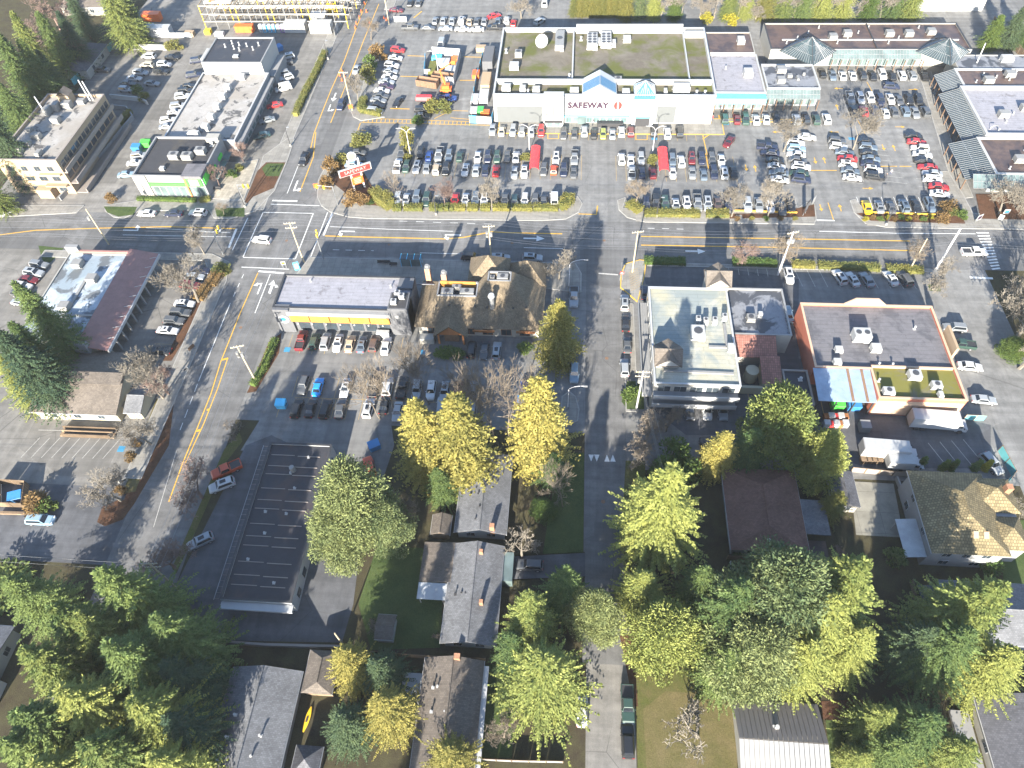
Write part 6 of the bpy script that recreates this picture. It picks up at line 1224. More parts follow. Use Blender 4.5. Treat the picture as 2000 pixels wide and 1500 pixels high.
for a in ((395, 972, 1, 1.15, 'spreading bare tree leaning over the arterial beside the clinic lot', 'twig_red'), (237, 978, 0, .95, 'bare birch at the corner of the clinic lot', 'birch'), (295, 868, 0, .85, 'thin bare tree rising from the gravel strip', 'birch'), (345, 1110, 1, 1.05, 'bare tree beside the utility pole at the lot entrance', 'twig_red'), (452, 858, 3, 1.1, 'small twisted bare tree on the grass island', 'twig'), (320, 778, 2, 1.0, 'bare tree beside the clinic shed', 'birch'), (330, 770, 0, .8, 'reddish bare tree behind the clinic shed', 'twig_red'),
          (388, 590, 2, 1.05, 'tall bare tree leaning over the red car by the strip mall', 'birch'), (400, 497, 0, .75, 'bare street tree in the yellow kerbed island', 'birch'), (1092, 545, 1, .95, 'rounded bare tree beside the restaurant', 'birch'), (1255, 876, 1, 1.1, 'wide bare tree overhanging the give-way markings', 'twig'), (1300, 842, 1, .8, 'gnarled bare tree beside the dark yard', 'twig'), (1232, 908, 3, .9, 'low bare shrub tree at the kerb', 'birch'), (1362, 1440, 3, 1.9, 'sprawling bare tree beside the mossy verge', 'birch'), (1645, 1095, 3, 1.0, 'bare fruit tree beside the vegetable beds', 'twig_red'),
          (1240, 402, 0, .7, 'bare tree at the driveway corner of the big lot', 'twig'), (1530, 296, 2, .8, 'bare tree between the parked columns', 'birch'), (1666, 292, 2, .95, 'tall pale bare tree between two mall columns', 'birch'), (1428, 424, 2, .75, 'slim bare tree at the end of the low hedge', 'birch'), (1499, 424, 2, .8, 'slim bare tree among the flower beds', 'birch'), (1448, 520, 0, .7, 'small bare tree in the shaded hedge', 'twig_red'), (1524, 522, 2, .8, 'bare tree beside the leaning white pole', 'twig'), (1780, 522, 0, .7, 'bare tree against the slim pole', 'twig'), (1822, 566, 1, .95, 'bare tree on the small grass triangle', 'birch'),
          (960, 408, 2, .7, 'slim bare tree in the roadside hedge', 'birch'), (870, 404, 2, .6, 'thin bare tree beside the red parked sedan', 'twig_red'), (786, 402, 4, .5, 'bare sapling at the hedge end', 'twig'), (476, 316, 0, .6, 'bare tree in the plaza bed behind the green shop', 'twig_red'), (430, 365, 2, .55, 'bare tree beside the plaza bench', 'twig_red'), (438, 420, 0, .35, 'bare sapling on the boulevard grass', 'twig'), (700, 200, 2, .7, 'bare tree beside the arterial hedge', 'birch'), (725, 78, 0, .7, 'bare tree at the head of the angled column', 'twig'), (1018, 36, 1, .9, 'bare tree beside the far lot', 'birch'),
          (1985, 660, 1, 1.5, 'large tangled bare tree beside the east street', 'birch'), (1995, 590, 1, 1.4, 'large pale bare tree by the zebra crossing', 'birch'), (1990, 720, 0, 1.2, 'bare tree over the bushes of the east street', 'birch'), (1950, 418, 0, .9, 'pale bare tree in the mall garden bed', 'birch'), (1985, 410, 1, .9, 'wide pale bare tree in the mall garden bed', 'birch'), (2010, 425, 1, .9, 'low pale bare tree at the mall corner', 'birch'), (1100, 990, 4, .6, 'thin bare tree beside the lawn', 'twig'), (1020, 1090, 3, 1.5, 'pale twiggy bush tree beside the driveway', 'birch'), (780, 1020, 0, .8, 'bare tree in the shade beside the timber shed', 'twig'), (745, 1225, 3, .8, 'bare bush at the lawn shed', 'twig'), (860, 1240, 3, .6, 'small bare bush beside the blue-grey bungalow', 'twig'), (1975, 990, 3, 1.2, 'bare bush beside the tiled house', 'birch'), (985, 1440, 0, .6, 'bare tree on the narrow lawn', 'twig'),
          (120, 60, 1, 1.5, 'reddish bare crown beside the rear lot', 'twig_red'), (95, 105, 1, 1.2, 'lower reddish bare tree beside the green fence', 'twig_red'), (160, 130, 0, 1.1, 'bare tree leaning on the green fence', 'twig_red')):
    bare(*a)
for i, (x, y) in enumerate(((742, 818), (770, 800), (810, 790), (838, 790), (905, 800), (940, 825), (972, 868), (996, 875))):
    bare(x, y, 4, .75 if x < 950 else 1.0, 'slender upright bare poplar in the row behind the golden cedars', 'twig', group='upright bare poplars')
for i in range(14): bare(1290+i*36+R.uniform(-8, 8), 36+R.uniform(-3, 3), (0, 2, 1)[i % 3], 1.0, 'pale bare tree among the evergreens behind the stores', 'birch', group='bare trees behind the stores')

# hedges: leaf-covered boxes, each its own thing
def hedge(pts, w, h, mat, label, group='clipped hedges', px=True, name='hedge', z=.1, rough=.09):
    q = random.Random(int(pts[0][0]*7)); V, F = [], []
    pts = [P(*p) if px else Vector((*p, 0)) for p in pts]; core = MB()
    for a, b in zip(pts[:-1], pts[1:]):
        L = (b-a).length; d = (b-a)/L; n = Vector((-d.y, d.x, 0)); core.beam(a+Vector((0, 0, z)), b+Vector((0, 0, z)), w*.8, h*.88)
        for _ in range(int(L*(w+2*h)*26)):
            u = q.uniform(-.15, L+.15); f = q.uniform(0, w+2*h)
            if f < h: p, nn = a+d*u-n*(w/2)+Vector((0, 0, f)), -n
            elif f < h+w: p, nn = a+d*u+n*(f-h-w/2)+Vector((0, 0, h)), Vector((0, 0, 1))
            else: p, nn = a+d*u+n*(w/2)+Vector((0, 0, f-h-w)), n
            p = p + Vector((0, 0, z)) + nn*(math.sin(u*1.7)*rough+q.uniform(-.1, .06)); kite(V, F, p, (nn*.6+rnd_dir(q)).normalized(), .16, .3, rnd_dir(q))
    e = empty(name, pts[0], 0, label, 'hedge', group); core.build('core', M[mat], e); link('foliage', mesh('foliage', V, F), M[mat], e); return e
for i, (x0, x1) in enumerate(((768, 785), (790, 826), (840, 866), (869, 877), (880, 887), (888, 909), (913, 934), (939, 958), (963, 997), (1000, 1040), (1042, 1090))):
    hedge([(x0, 409), (x1, 409.6)], 2.0, 1.15, 'hedge', 'clipped roadside hedge block below the ' + ('silver SUV', 'white and blue-grey cars', 'black SUV', 'bare sapling', 'red sedan edge', 'red sedan', 'white glass-roofed sedan', 'white SUV', 'slim bare tree', 'teal and white SUVs', 'white van')[i], 'roadside hedge blocks')
hedge([(1092, 408), (1106, 402), (1112, 388)], 3.0, 1.8, 'hedge', 'taller rounded hedge at the driveway end of the roadside hedge'); hedge([(732, 380), (745, 395), (765, 408)], 3.0, 2.2, 'hedge', 'curved tall hedge by the corner garden')
hedge([(1258, 419), (1366, 420)], 2.6, 1.0, 'hedge', 'long low hedge between driveway and path'); hedge([(1378, 420), (1422, 421)], 2.6, 1.0, 'hedge', 'short low hedge beside the slim bare tree'); hedge([(1228, 400), (1250, 416)], 2.6, 1.3, 'hedge', 'rounded hedge at the foot of the corner bare tree')
for a, b, l in (((1258, 512), (1338, 514), 'shaded hedge island with yellow kerb'), ((1430, 514), (1516, 517), 'shaded hedge behind the empty stalls'), ((1546, 519), (1590, 521), 'sunlit hedge beside the leaning white pole'), ((1597, 521), (1716, 526), 'long sunlit hedge behind the angled cars'), ((1730, 527), (1800, 531), 'sunlit hedge beside the bare tree')): hedge([a, b], 2.2, .9, 'hedge' if 'sun' in l else 'hedge_g', l, 'hedges along the south pavement')  # shade is put into the colour: hedges out of the sun get darker green
hedge([(636, 105), (620, 140), (602, 175), (585, 210), (578, 228)], 1.7, 1.3, 'hedge', 'long clipped hedge along the arterial'); hedge([(130, 372), (185, 300), (245, 235), (257, 222)], 1.3, 1.6, 'hedge', 'narrow hedge on the retaining wall of the beige office'); hedge([(270, 391), (385, 394)], 1.2, .8, 'hedge_g', 'low hedge under the green shop windows'); hedge([(392, 394), (412, 391)], 1.6, .9, 'hedge', 'sunlit low hedge at the green shop corner')
hedge([(712, 196), (705, 218), (745, 226)], 2.0, 1.4, 'hedge', 'hedge round the end of the angled column'); hedge([(405, 560), (388, 588)], 3, .8, 'hedge_r', 'brown hedge block on the strip mall verge', 'brown hedge blocks'); hedge([(428, 535), (412, 560)], 3, .8, 'hedge_r', 'brown hedge block nearest the corner island', 'brown hedge blocks'); hedge([(540, 665), (520, 715), (495, 755)], 1.4, 1.1, 'hedge_g', 'ragged hedge between the pavement and the lot')
# shrubs
SH = [(690, 395, 3, 2.6, 'hedge_r', 'rusty red shrub mound below the pylon sign'), (712, 398, 2.4, 2, 'hedge_r', 'brown shrub beside the pylon sign'), (758, 392, 3.2, 1.6, 'hedge', 'tall shrub beside the corner garden'), (722, 396, 1, 1.6, 'hedge_g', 'round clipped shrub in the corner garden'), (706, 282, 3, 3.6, 'hedge', 'shrub on the island above the pylon cars'), (845, 218, 3.4, 3, 'hedge', 'yellow-green shrub below the red trailer'), (866, 216, 3.2, 2.8, 'hedge', 'second yellow-green shrub beside the trailer'), (815, 240, 1.6, 2.4, 'hedge_g', 'low shrub on the ladder crossing island'),
      (1026, 312, 1.8, 1.6, 'hedge', 'clipped box shrub at the first cart shelter'), (1274, 318, 2, 2, 'hedge', 'clipped box shrub at the second cart shelter'), (797, 311, 1.2, 1.5, 'hedge', 'clipped shrub at the foot of the double lamp'), (1380, 44, 3, 2.2, 'lime', 'bright lime shrub behind the supermarket'), (1426, 46, 3, 2.4, 'lime', 'round lime shrub by the rear lane'), (1645, 36, 1.6, 1.4, 'lime', 'small bright yellow shrub under the evergreens'), (341, 98, 3, 3.2, 'hedge', 'square shrub at the end of the white lot wall'), (284, 196, 2.2, 2.2, 'hedge', 'round shrub at the lot entrance'), (270, 182, 2.4, 2, 'hedge_g', 'dark shrub behind the round one'),
      (1840, 430, 1.6, 2.4, 'hedge_r', 'brown shrub in the mall corner bed'), (1850, 408, 2, 2.6, 'hedge_r', 'rusty shrub behind the mall corner bed'), (1876, 425, 1.8, 1.7, 'hedge_g', 'round green shrub at the mall path'), (1862, 418, 1.4, 1.6, 'hedge', 'yellow-green shrub at the mall path'), (80, 992, 3, 3, 'hedge_r', 'russet shrub beside the timber bin enclosure'), (95, 995, 2.6, 2, 'hedge_g', 'green shrub beside the russet one'), (240, 960, 1.6, 1.2, 'hedge_r', 'ornamental grass tuft on the gravel strip'), (258, 895, 1.6, 1.2, 'hedge_r', 'ornamental grass tuft higher on the gravel strip'), (268, 870, 1.6, 1.2, 'hedge_r', 'ornamental grass tuft by the accessible stall'),
      (435, 528, 1.6, 2.4, 'hedge', 'bright shrub at the strip mall corner'), (1232, 775, 2, 2.4, 'hedge_g', 'round shrub on the street corner island'), (867, 693, 1.5, 2.2, 'hedge_g', 'shrub bed beside the restaurant path'), (893, 694, 1.5, 2.2, 'hedge_g', 'second shrub bed beside the restaurant path'), (1025, 685, 2, 2, 'hedge_g', 'lit green shrub at the restaurant corner'), (1252, 965, 3.5, 2.4, 'cedar_y', 'golden shrub beside the side street'), (1245, 1000, 3.5, 2.6, 'cedar_y', 'second golden shrub beside the side street'), (1290, 930, 5, 3, 'hedge_g', 'green shrub mass behind the golden shrubs'), (1320, 900, 5, 3.4, 'hedge_g', 'green shrub mass below the dark yard'), (1345, 930, 4, 3, 'hedge_g', 'dark shrub in the gap above the wide fir'),
      (20, 1150, 3, 5, 'fir_y', 'bright hedge-like shrub at the access road'), (650, 335, 4, 2.4, 'hedge_r', 'rusty small tree shrub by the pylon sign'), (668, 320, 3, 2, 'hedge', 'green shrub by the pylon cars'), (798, 292, 6, 2.6, 'hedge', 'rounded evergreen at the foot of the double lamp'), (740, 118, 5, 2.8, 'hedge_r', 'olive shrub tree at the head of the arterial hedge'), (722, 160, 5, 2.8, 'hedge', 'green shrub tree beside the arterial'), (726, 140, 5, 2.6, 'hedge_g', 'dark shrub tree beside the arterial'), (640, 365, 3, 2.2, 'hedge_r', 'brown roadside shrub by the corner pavement'), (455, 345, 2, 1.6, 'hedge_g', 'shrub in the plaza planting bed'), (470, 335, 2, 1.4, 'hedge', 'yellow-green shrub in the plaza planting bed'), (1925, 1110, 2.5, 2.2, 'hedge_g', 'dark shrub at the tiled house wall'), (1745, 1095, 3, 2, 'fir', 'blue-green shrub at the vegetable beds'), (1440, 1085, 1, 1, 'hedge_g', 'small shrub at the bungalow fence'), (220, 392, 2, 1.8, 'hedge_r', 'shrub by the lane mouth')]
for i in range(12): SH.append((1690+i*14, 430-(i % 2)*3, .9, .8+.1*(i % 3), ('lime', 'hedge_r', 'hedge_g')[i % 3], f"small {('lime', 'russet', 'green')[i % 3]} shrub in the yellow kerbed flower bed"))
for i in range(5): SH.append((1440+i*28, 429, .8, .8, ('hedge_r', 'hedge', 'hedge_g')[i % 3], f"small {('russet', 'yellow-green', 'green')[i % 3]} shrub in the bed under the slim bare trees"))
for x, y, h, r, m, l in SH: tree('shrub', m, x, y, h, r, l, group='shrubs', cat='shrub', base=True, z=.05)
for i, (x, y) in enumerate(((1795, 912), (1838, 918), (1855, 918), (1900, 918), (1920, 918))): tree('spire', 'hedge_g' if i < 4 else 'lime', x, y, 3.4, .7, 'slim clipped cypress in the row behind the tiled house', group='clipped cypresses', base=True)
# ---------------------------------------------------------------- street furniture, works, small things
def upole(x, y, h, label, mat='pole', arms=1, ang=0.0, trafo=0, r=.17, lean=(0, 0)):
    p = P(x, y); e = empty('utility_pole', (p.x, p.y, 0), 0, label, 'utility pole', 'utility poles'); t = p + Vector((lean[0], lean[1], h))
    MB().tube((p.x, p.y, -.1), t, r*1.15, r*.75, 8).build('pole', M[mat], e); d = Vector((math.cos(ang), math.sin(ang), 0))
    for k in range(arms):
        c = t - Vector((0, 0, .4+k*1.3)); a = MB().beam(c-d*1.3, c+d*1.3, .14, .16).build('crossarm', M['pole'], e)
        for s in (-1.2, -.6, .6, 1.2): MB().tube(c+d*s+Vector((0, 0, .16)), c+d*s+Vector((0, 0, .42)), .07, .04, 5).build('insulator', M['white_metal'], a)
        MB().tube(c+d*.9, c-Vector((0, 0, .8)), .04, None, 4).build('brace', M['steel'], e)
    for k in range(trafo):
        c = t + Vector((.45 if k % 2 else -.45, -.35, -3.0+k*.2)); MB().tube(c, c+Vector((0, 0, 1.0)), .32, None, 9).build('transformer', M['hvac'], e)
    return e
upole(594, 513, 12.2, 'timber pole with crossarm at the big intersection', 'pole', 2, .15); upole(960, 512, 11, 'pole with transformers behind the restaurant', 'pole', 1, .1, 3); upole(1235, 532, 12.2, 'pale timber pole at the side street corner', 'pole', 1, .2, 0); upole(1519, 537, 12.6, 'white pole with transformers beside the parked white car', 'whitepole', 1, .3, 2, .2); upole(1829, 524, 11.5, 'thick white pole near the zebra crossing', 'whitepole', 0, 0, 0, .24); upole(1777, 526, 9, 'slim brown pole in the sunlit hedge', 'pole', 0, 0, 0, .14)
upole(500, 745, 11.5, 'pole with transformers beside the tree-shaded lot', 'pole', 1, .3, 3); upole(349, 1152, 11.5, 'pole with two crossarms at the lower lot entrance', 'pole', 2, .1, 1); upole(1243, 798, 12, 'pole with two crossarms beside the cream roofed office', 'whitepole', 2, 0, 1); upole(688, 216, 11.8, 'timber pole at the orange sign by the arterial', 'pole', 1, 0, 0); upole(213, 478, 11, 'pole beside the strip mall roof', 'pole', 0, 0, 1); upole(668, 1256, 5, 'short timber post at the yard corner', 'pole', 0, 0, 0, .14); upole(760, 48, 11, 'timber pole beside the white sign board', 'pole', 1)
def wire(a, b, sag, label='thin overhead power line along the main road', group='overhead lines', r=.016):
    a, b = Vector(a), Vector(b); pts = [lerp(a, b, i/10)-Vector((0, 0, sag*4*(i/10)*(1-i/10))) for i in range(11)]
    tag(MB().path(pts, r, 3).build('power_line', M['steel']), label, 'cable', group)
tops = [(-200, 118), (-120, 118)] + [(P(x, y).x, P(x, y).y) for x, y in ((594, 513), (960, 512), (1235, 532), (1519, 537), (1829, 524))] + [(170, 118)]
for i in range(len(tops)-1):
    for off, z in ((-.9, 12.2), (0, 12.2), (.9, 12.2), (.1, 9.6), (.2, 7.6), (-.1, 7.2)): wire((tops[i][0], tops[i][1]+off, z), (tops[i+1][0], tops[i+1][1]+off, z), .7+(.2 if z < 9 else 0))
p0, p1, p2 = P(500, 745), P(349, 1152), P(594, 513)
for z, o in ((11, -.6), (11, .6), (8, 0)): wire((p2.x+o, p2.y, z), (p0.x+o, p0.y, z), .6, 'overhead line beside the arterial'); wire((p0.x+o, p0.y, z), (p1.x+o, p1.y, z), .8, 'overhead line beside the arterial'); wire((p1.x+o, p1.y, z), (p1.x-90, p1.y+2, z-.5), 1, 'overhead line crossing the access road')
pa, pb = P(1235, 532), P(1243, 798)
for z, o in ((11.5, -.6), (11.5, .6), (9, .2), (8.4, 0)): wire((pa.x+o, pa.y, z), (pb.x+o, pb.y, z), .6, 'overhead line beside the side street'); wire((pb.x+o, pb.y, z), (pb.x+o+4, pb.y-24, z-1), .9, 'overhead line beside the side street')
def lamp(x, y, h, arms, label, mat='whitepole', out=1.9, ang=0.0):
    p = P(x, y); e = empty('street_lamp', (p.x, p.y, 0), 0, label, 'street lamp', 'lamps'); MB().tube((p.x, p.y, 0), (p.x, p.y, h*.8), .13, .09, 7).build('pole', M[mat], e); MB().tube((p.x, p.y, 0), (p.x, p.y, .7), .3, .25, 8).build('base', M['kerb'], e)
    for s in arms:
        d = Vector((math.cos(ang)*s, math.sin(ang)*s, 0)); pts = [Vector((p.x, p.y, h*.8)) + d*(out*(1-math.cos(t))) + Vector((0, 0, h*.2*math.sin(t))) for t in [i*HP/6 for i in range(7)]]
        MB().path(pts, .06, 5).build('arm', M[mat], e); q = pts[-1]; MB().beam(q-d*.1+Vector((0, 0, -.12)), q+d*.7+Vector((0, 0, -.12)), .3, .12).build('lamp_head', M['lightgrey' if mat == 'whitepole' else 'steel'], e)
    return e
lamp(802, 306, 8.6, (-1, 1), 'double-armed white lamp over the clipped shrub'); lamp(1034, 297, 8.2, (-1, 1), 'double-armed white lamp beside the first cart shelter'); lamp(1274, 300, 8.2, (-1, 1), 'double-armed white lamp beside the second cart shelter'); lamp(857, 150, 8, (-1,), 'white lamp standing in the works yard'); lamp(1111, 562, 8.6, (1,), 'curved white street lamp beside the restaurant', out=3.2); lamp(1109, 798, 7.6, (1,), 'street lamp on the paved kerb end', out=2.8); lamp(1915, 285, 6, (1,), 'small white lamp beside the glass arcade', out=.8)
for x, y, l in ((641, 116, 'slim dark lamp beside the clipped arterial hedge'), (568, 286, 'slim dark lamp at the lane mouth'), (852, 420, 'slim lamp on the hedge pavement'), (479, 405, 'dark lamp at the plaza corner'), (1282, 424, 'slim lamp post beside the low hedge'), (1730, 440, 'slim lamp post by the flower bed')): lamp(x, y, 6, (1,), l, 'dark', .5)
def signal(x, y, d, L, label):
    p = P(x, y); e = empty('traffic_signal', (p.x, p.y, 0), 0, label, 'traffic light', 'traffic signals'); MB().tube((p.x, p.y, 0), (p.x, p.y, 6), .14, .1, 7).build('pole', M['steel'], e); q = Vector((p.x+d[0]*L, p.y+d[1]*L, 6.2)); MB().tube((p.x, p.y, 5.8), q, .09, .06, 6).build('mast_arm', M['steel'], e)
    for t in (.98, .55):
        c = lerp(Vector((p.x, p.y, 5.9)), q, t); hd = MB().box((c.x, c.y, c.z-.9), (.36, .36, 1.0)).build('signal_head', M['yellow'], e)
        for k, m in enumerate(('bgreen', 'yellow', 'red')): MB().tube((c.x, c.y-.19, c.z-.72+k*.3), (c.x, c.y-.24, c.z-.72+k*.3), .1, None, 8).build('lens', M[m], hd)
signal(660, 402, (-1, 0), 4, 'traffic signal on the paved corner by the pylon sign'); signal(478, 398, (1, -.1), 3, 'traffic signal by the plaza corner'); signal(632, 506, (-.3, 1), 3, 'traffic signal beside the charcoal building'); signal(436, 497, (0, 1), 3, 'traffic signal at the strip mall corner')
# pylon sign
pa, pb = P(693, 372), P(712, 366); d = (pb-pa).normalized(); rz = math.atan2(d.y, d.x); c = (pa+pb)/2
e = empty('pylon_sign', (c.x, c.y, 0), 0, 'tall white framed pylon sign with red lettered board and round top', 'sign')
for p in (pa, pb): MB().box((p.x, p.y, 0), (.4, .4, 9.0), rz).build('post', M['whitepole'], e)
MB().beam(pa+Vector((0, 0, 8.6)), pb+Vector((0, 0, 8.6)), .4, .4).build('top_beam', M['whitepole'], e)
MB().box((c.x, c.y, 4.9), (8.4, .5, 1.9), rz).build('sign_board', M['white'], e); fn = Vector((d.y, -d.x, 0)); f = c+fn*.27
MB().box((f.x, f.y, 5.05), (7.9, .04, 1.6), rz).build('sign_face', M['red_sign'], e); t_ = text(e, 'SAFEWAY', (0, 0, 0), 1.3, 'white', name='sign_lettering', bold=-.01); t_.data.transform(Matrix.Translation(f+fn*.06+Vector((0, 0, 5.85))) @ Matrix.Rotation(rz, 4, 'Z'))
f2 = c+fn*.02; MB().box((f2.x, f2.y, 1.7), (3.0, .4, 2.2), rz).build('message_board', M['orange'], e); MB().box((f2.x, f2.y, 4.0), (3.0, .3, .7), rz).build('small_board', M['red_sign'], e)
for k in range(4): MB().box((f2.x+fn.x*.21, f2.y+fn.y*.21, 2.0+k*.45), (1.6+.3*(k % 2), .03, .2), rz).build('message_line', M['offwhite'], e)
tc = c+Vector((0, 0, 9.9)); MB().tube(tc-fn*.2, tc+fn*.2, 1.15, None, 20).build('round_top', M['white'], e); MB().tube(tc+fn*.2, tc+fn*.24, .95, None, 20).build('round_face', M['beige'], e)
# cart shelters
def cart_shelter(x, y, L, label):
    p = P(x, y); e = empty('cart_shelter', (p.x, p.y, 0), 0, label, 'shelter', 'red cart shelters'); n = 8; w, h0, rr = 1.25, 1.5, .75; rib = []
    ring = [(-w*math.cos(i*math.pi/n), h0+rr*math.sin(i*math.pi/n)) for i in range(n+1)]; mb = MB()
    for a, b in zip(ring[:-1], ring[1:]): mb.quad((p.x+a[0], p.y-L/2, a[1]), (p.x+b[0], p.y-L/2, b[1]), (p.x+b[0], p.y+L/2, b[1]), (p.x+a[0], p.y+L/2, a[1]))
    mb.build('canopy', M['red'], e, True)
    for k in range(5):
        yy = p.y-L/2+.05+k*(L-.1)/4; r_ = MB().path([(p.x+a, yy, b+.03) for a, b in ring], .04, 4).build('hoop', M['red'], e)
        for s in (-w, w): MB().tube((p.x+s, yy, 0), (p.x+s, yy, h0), .05, None, 5).build('post', M['steel'], e)
    for s in (-w, w): MB().beam((p.x+s, p.y-L/2-1, .6), (p.x+s, p.y+L/2, .6), .05, .08).build('rail', M['steel'], e)
cart_shelter(1045, 319, 9.5, 'red barrel-vaulted cart shelter beside the orange hatchback'); cart_shelter(1294, 322, 9.5, 'red barrel-vaulted cart shelter beside the white pickup row')
# bus shelter, benches
p = P(804, 522); e = empty('bus_shelter', (p.x, p.y, .14), 0, 'blue framed glass bus shelter on the shaded pavement', 'bus shelter')
for x in (-2.3, 0, 2.3):
    for y in (0, 1.5): MB().box((p.x+x, p.y+y, .14), (.1, .1, 2.4)).build('post', M['skyblue'], e)
rf = MB().box((p.x, p.y+.75, 2.55), (4.9, 1.9, .08)).build('roof', M['glass_lt'], e)
for x in (-2.3, -.8, .8, 2.3): MB().box((p.x+x, p.y+.75, 2.632), (.1, 1.9, .05)).build('roof_bar', M['skyblue'], rf)
MB().box((p.x, p.y+.02, .4), (4.5, .03, 1.9)).build('back_glass', M['glass_teal'], e); MB().box((p.x, p.y+.5, .55), (3, .4, .08)).build('seat', M['steel'], e)
for x, y, l in ((750, 516, 'dark bench on the shaded pavement'), (769, 520, 'second seat beside the dark bench'), (421, 372, 'long plaza bench beside the green shop')):
    p = P(x, y); e = empty('bench', (p.x, p.y, .14), 0, l, 'bench', 'benches'); L = 3 if x < 760 else 1.8
    MB().box((p.x, p.y, .55), (L, .5, .08)).build('seat', M['dark'], e); MB().box((p.x, p.y+.25, .63), (L, .06, .4)).build('backrest', M['dark'], e)
    for s in (-.4, .4): MB().box((p.x+L*s, p.y, .14), (.1, .4, .4)).build('leg', M['steel'], e)
# bins and skips
def bin_(x, y, mat, label, d=(2.0, 1.4, 1.3), rz=0.0, lid=True, name='dumpster'):
    p = P(x, y); e = empty(name, (p.x, p.y, .03), rz, label, 'dumpster', 'bins'); w, l, h = d
    b = MB().frustum([Vector((-w*.45, -l*.4, .12)), Vector((w*.45, -l*.4, .12)), Vector((w*.45, l*.4, .12)), Vector((-w*.45, l*.4, .12))], [Vector((-w/2, -l/2, h)), Vector((w/2, -l/2, h)), Vector((w/2, l/2, h)), Vector((-w/2, l/2, h))]); link('body', mesh('body', b.V, b.F), M[mat], e, False)
    for s in (-1, 1): b = MB().box((s*w*.52, 0, h*.55), (.12, l*.5, .15)); link('lifting_pocket', mesh('lifting_pocket', b.V, b.F), M['dark'], e, False)
    if lid: b = MB().frustum([Vector((-w*.51, -l*.52, h+.004)), Vector((w*.51, -l*.52, h+.004)), Vector((w*.51, l*.52, h+.004)), Vector((-w*.51, l*.52, h+.004))], [Vector((-w*.5, -l*.5, h+.06)), Vector((w*.5, -l*.5, h+.06)), Vector((w*.5, l*.5, h+.3)), Vector((-w*.5, l*.5, h+.3))]); link('lid', mesh('lid', b.V, b.F), M[mat], e, False)
    else: b = MB().box((0, 0, h+.005), (w*.9, l*.9, .01)); link('load', mesh('load', b.V, b.F), M['dark'], e, False)
for a in ((288, 287, 'green', 'bright green dumpster behind the green bannered shop', (2.6, 1.8, 1.6)), (270, 295, 'blue', 'blue dumpster behind the green bannered shop', (2.4, 1.8, 1.6)), (552, 795, 'skyblue', 'sky blue dumpster at the end of the dark parked cars', (2, 1.6, 1.6)), (733, 876, 'blue', 'blue dumpster behind the golden cedars', (2.2, 1.6, 1.6), .5), (1022, 790, 'blue', 'blue dumpster behind the blue pickup', (2.2, 1.6, 1.7)), (1632, 796, 'green', 'green dumpster under the loading canopy', (2.4, 1.8, 1.7)), (1664, 798, 'blue', 'dark blue dumpster under the loading canopy', (2.4, 1.8, 1.7)), (546, 100, 'blue', 'blue dumpster beside the black roofed block', (2.4, 1.8, 1.6), .9), (38, 976, 'blue', 'bright blue bin inside the timber enclosure', (2.4, 1.8, 1.6), .35)): bin_(*a)
for x, y, l in ((836, 168, 'rusty open skip beside the works yard'), (866, 158, 'second rusty open skip by the works fence')):
    p = P(x, y); e = empty('skip', (p.x, p.y, .03), -.25, l, 'skip', 'rusty skips'); b = MB()
    for s in (-1, 1): b.box((0, s*1.2, .2), (6.5, .12, 1.9)); b.box((s*3.2, 0, .2), (.12, 2.3, 1.9))
    link('side_walls', mesh('side_walls', b.V, b.F), M['dark'], e, False).data.materials[0] = M['rust']; b = MB().box((0, 0, .15), (6.3, 2.2, 1.3)); link('rubble', mesh('rubble', b.V, b.F), M['rust'], e, False)
    for k in range(7): b = MB().box((-2.9+k*.97, -1.3, .2), (.12, .1, 1.8)); link('rib', mesh('rib', b.V, b.F), M['rust'], e, False)
# boom lift
p = P(872, 180); e = empty('boom_lift', (p.x, p.y, 0), 0, 'orange-red articulated boom lift beside the rusty skips', 'lift'); MB().box((p.x, p.y, .6), (3.2, 2.2, .8)).build('chassis', M['orange'], e); MB().box((p.x, p.y, 1.42), (2.2, 1.8, 1.0)).build('turret', M['orange'], e); MB().tube((p.x, p.y, 2.2), (p.x-1.5, p.y+1.2, 6), .28, .22, 6).build('boom', M['orange'], e); MB().tube((p.x-1.5, p.y+1.2, 6), (p.x+2.2, p.y+2.2, 8), .2, .16, 6).build('boom', M['orange'], e); MB().box((p.x+2.6, p.y+2.3, 7.4), (1.2, 1, 1.1)).build('basket', M['orange'], e)
for sx in (-1.2, 1.2):
    for sy in (-1.1, 1.1): MB().tube((p.x+sx, p.y+sy-.15, .5), (p.x+sx, p.y+sy+.15, .5), .5, None, 10).build('wheel', M['tyre'], e)
# trailer
p = P(829, 198); e = empty('trailer', (p.x, p.y, 0), 0, 'low trailer under a red tarpaulin in the big lot', 'trailer'); MB().box((p.x, p.y, .5), (4.6, 2, .3)).build('bed', M['dark'], e); MB().frustum([Vector((p.x+a*2.3, p.y+b*1.0, .81)) for a, b in ((-1, -1), (1, -1), (1, 1), (-1, 1))], [Vector((p.x+a*2.2, p.y+b*.7, 1.7)) for a, b in ((-1, -1), (1, -1), (1, 1), (-1, 1))]).build('tarpaulin', M['red'], e)
for s in (-1, 1): MB().tube((p.x, p.y+s*.95, .35), (p.x, p.y+s*1.1, .35), .35, None, 10).build('wheel', M['tyre'], e)
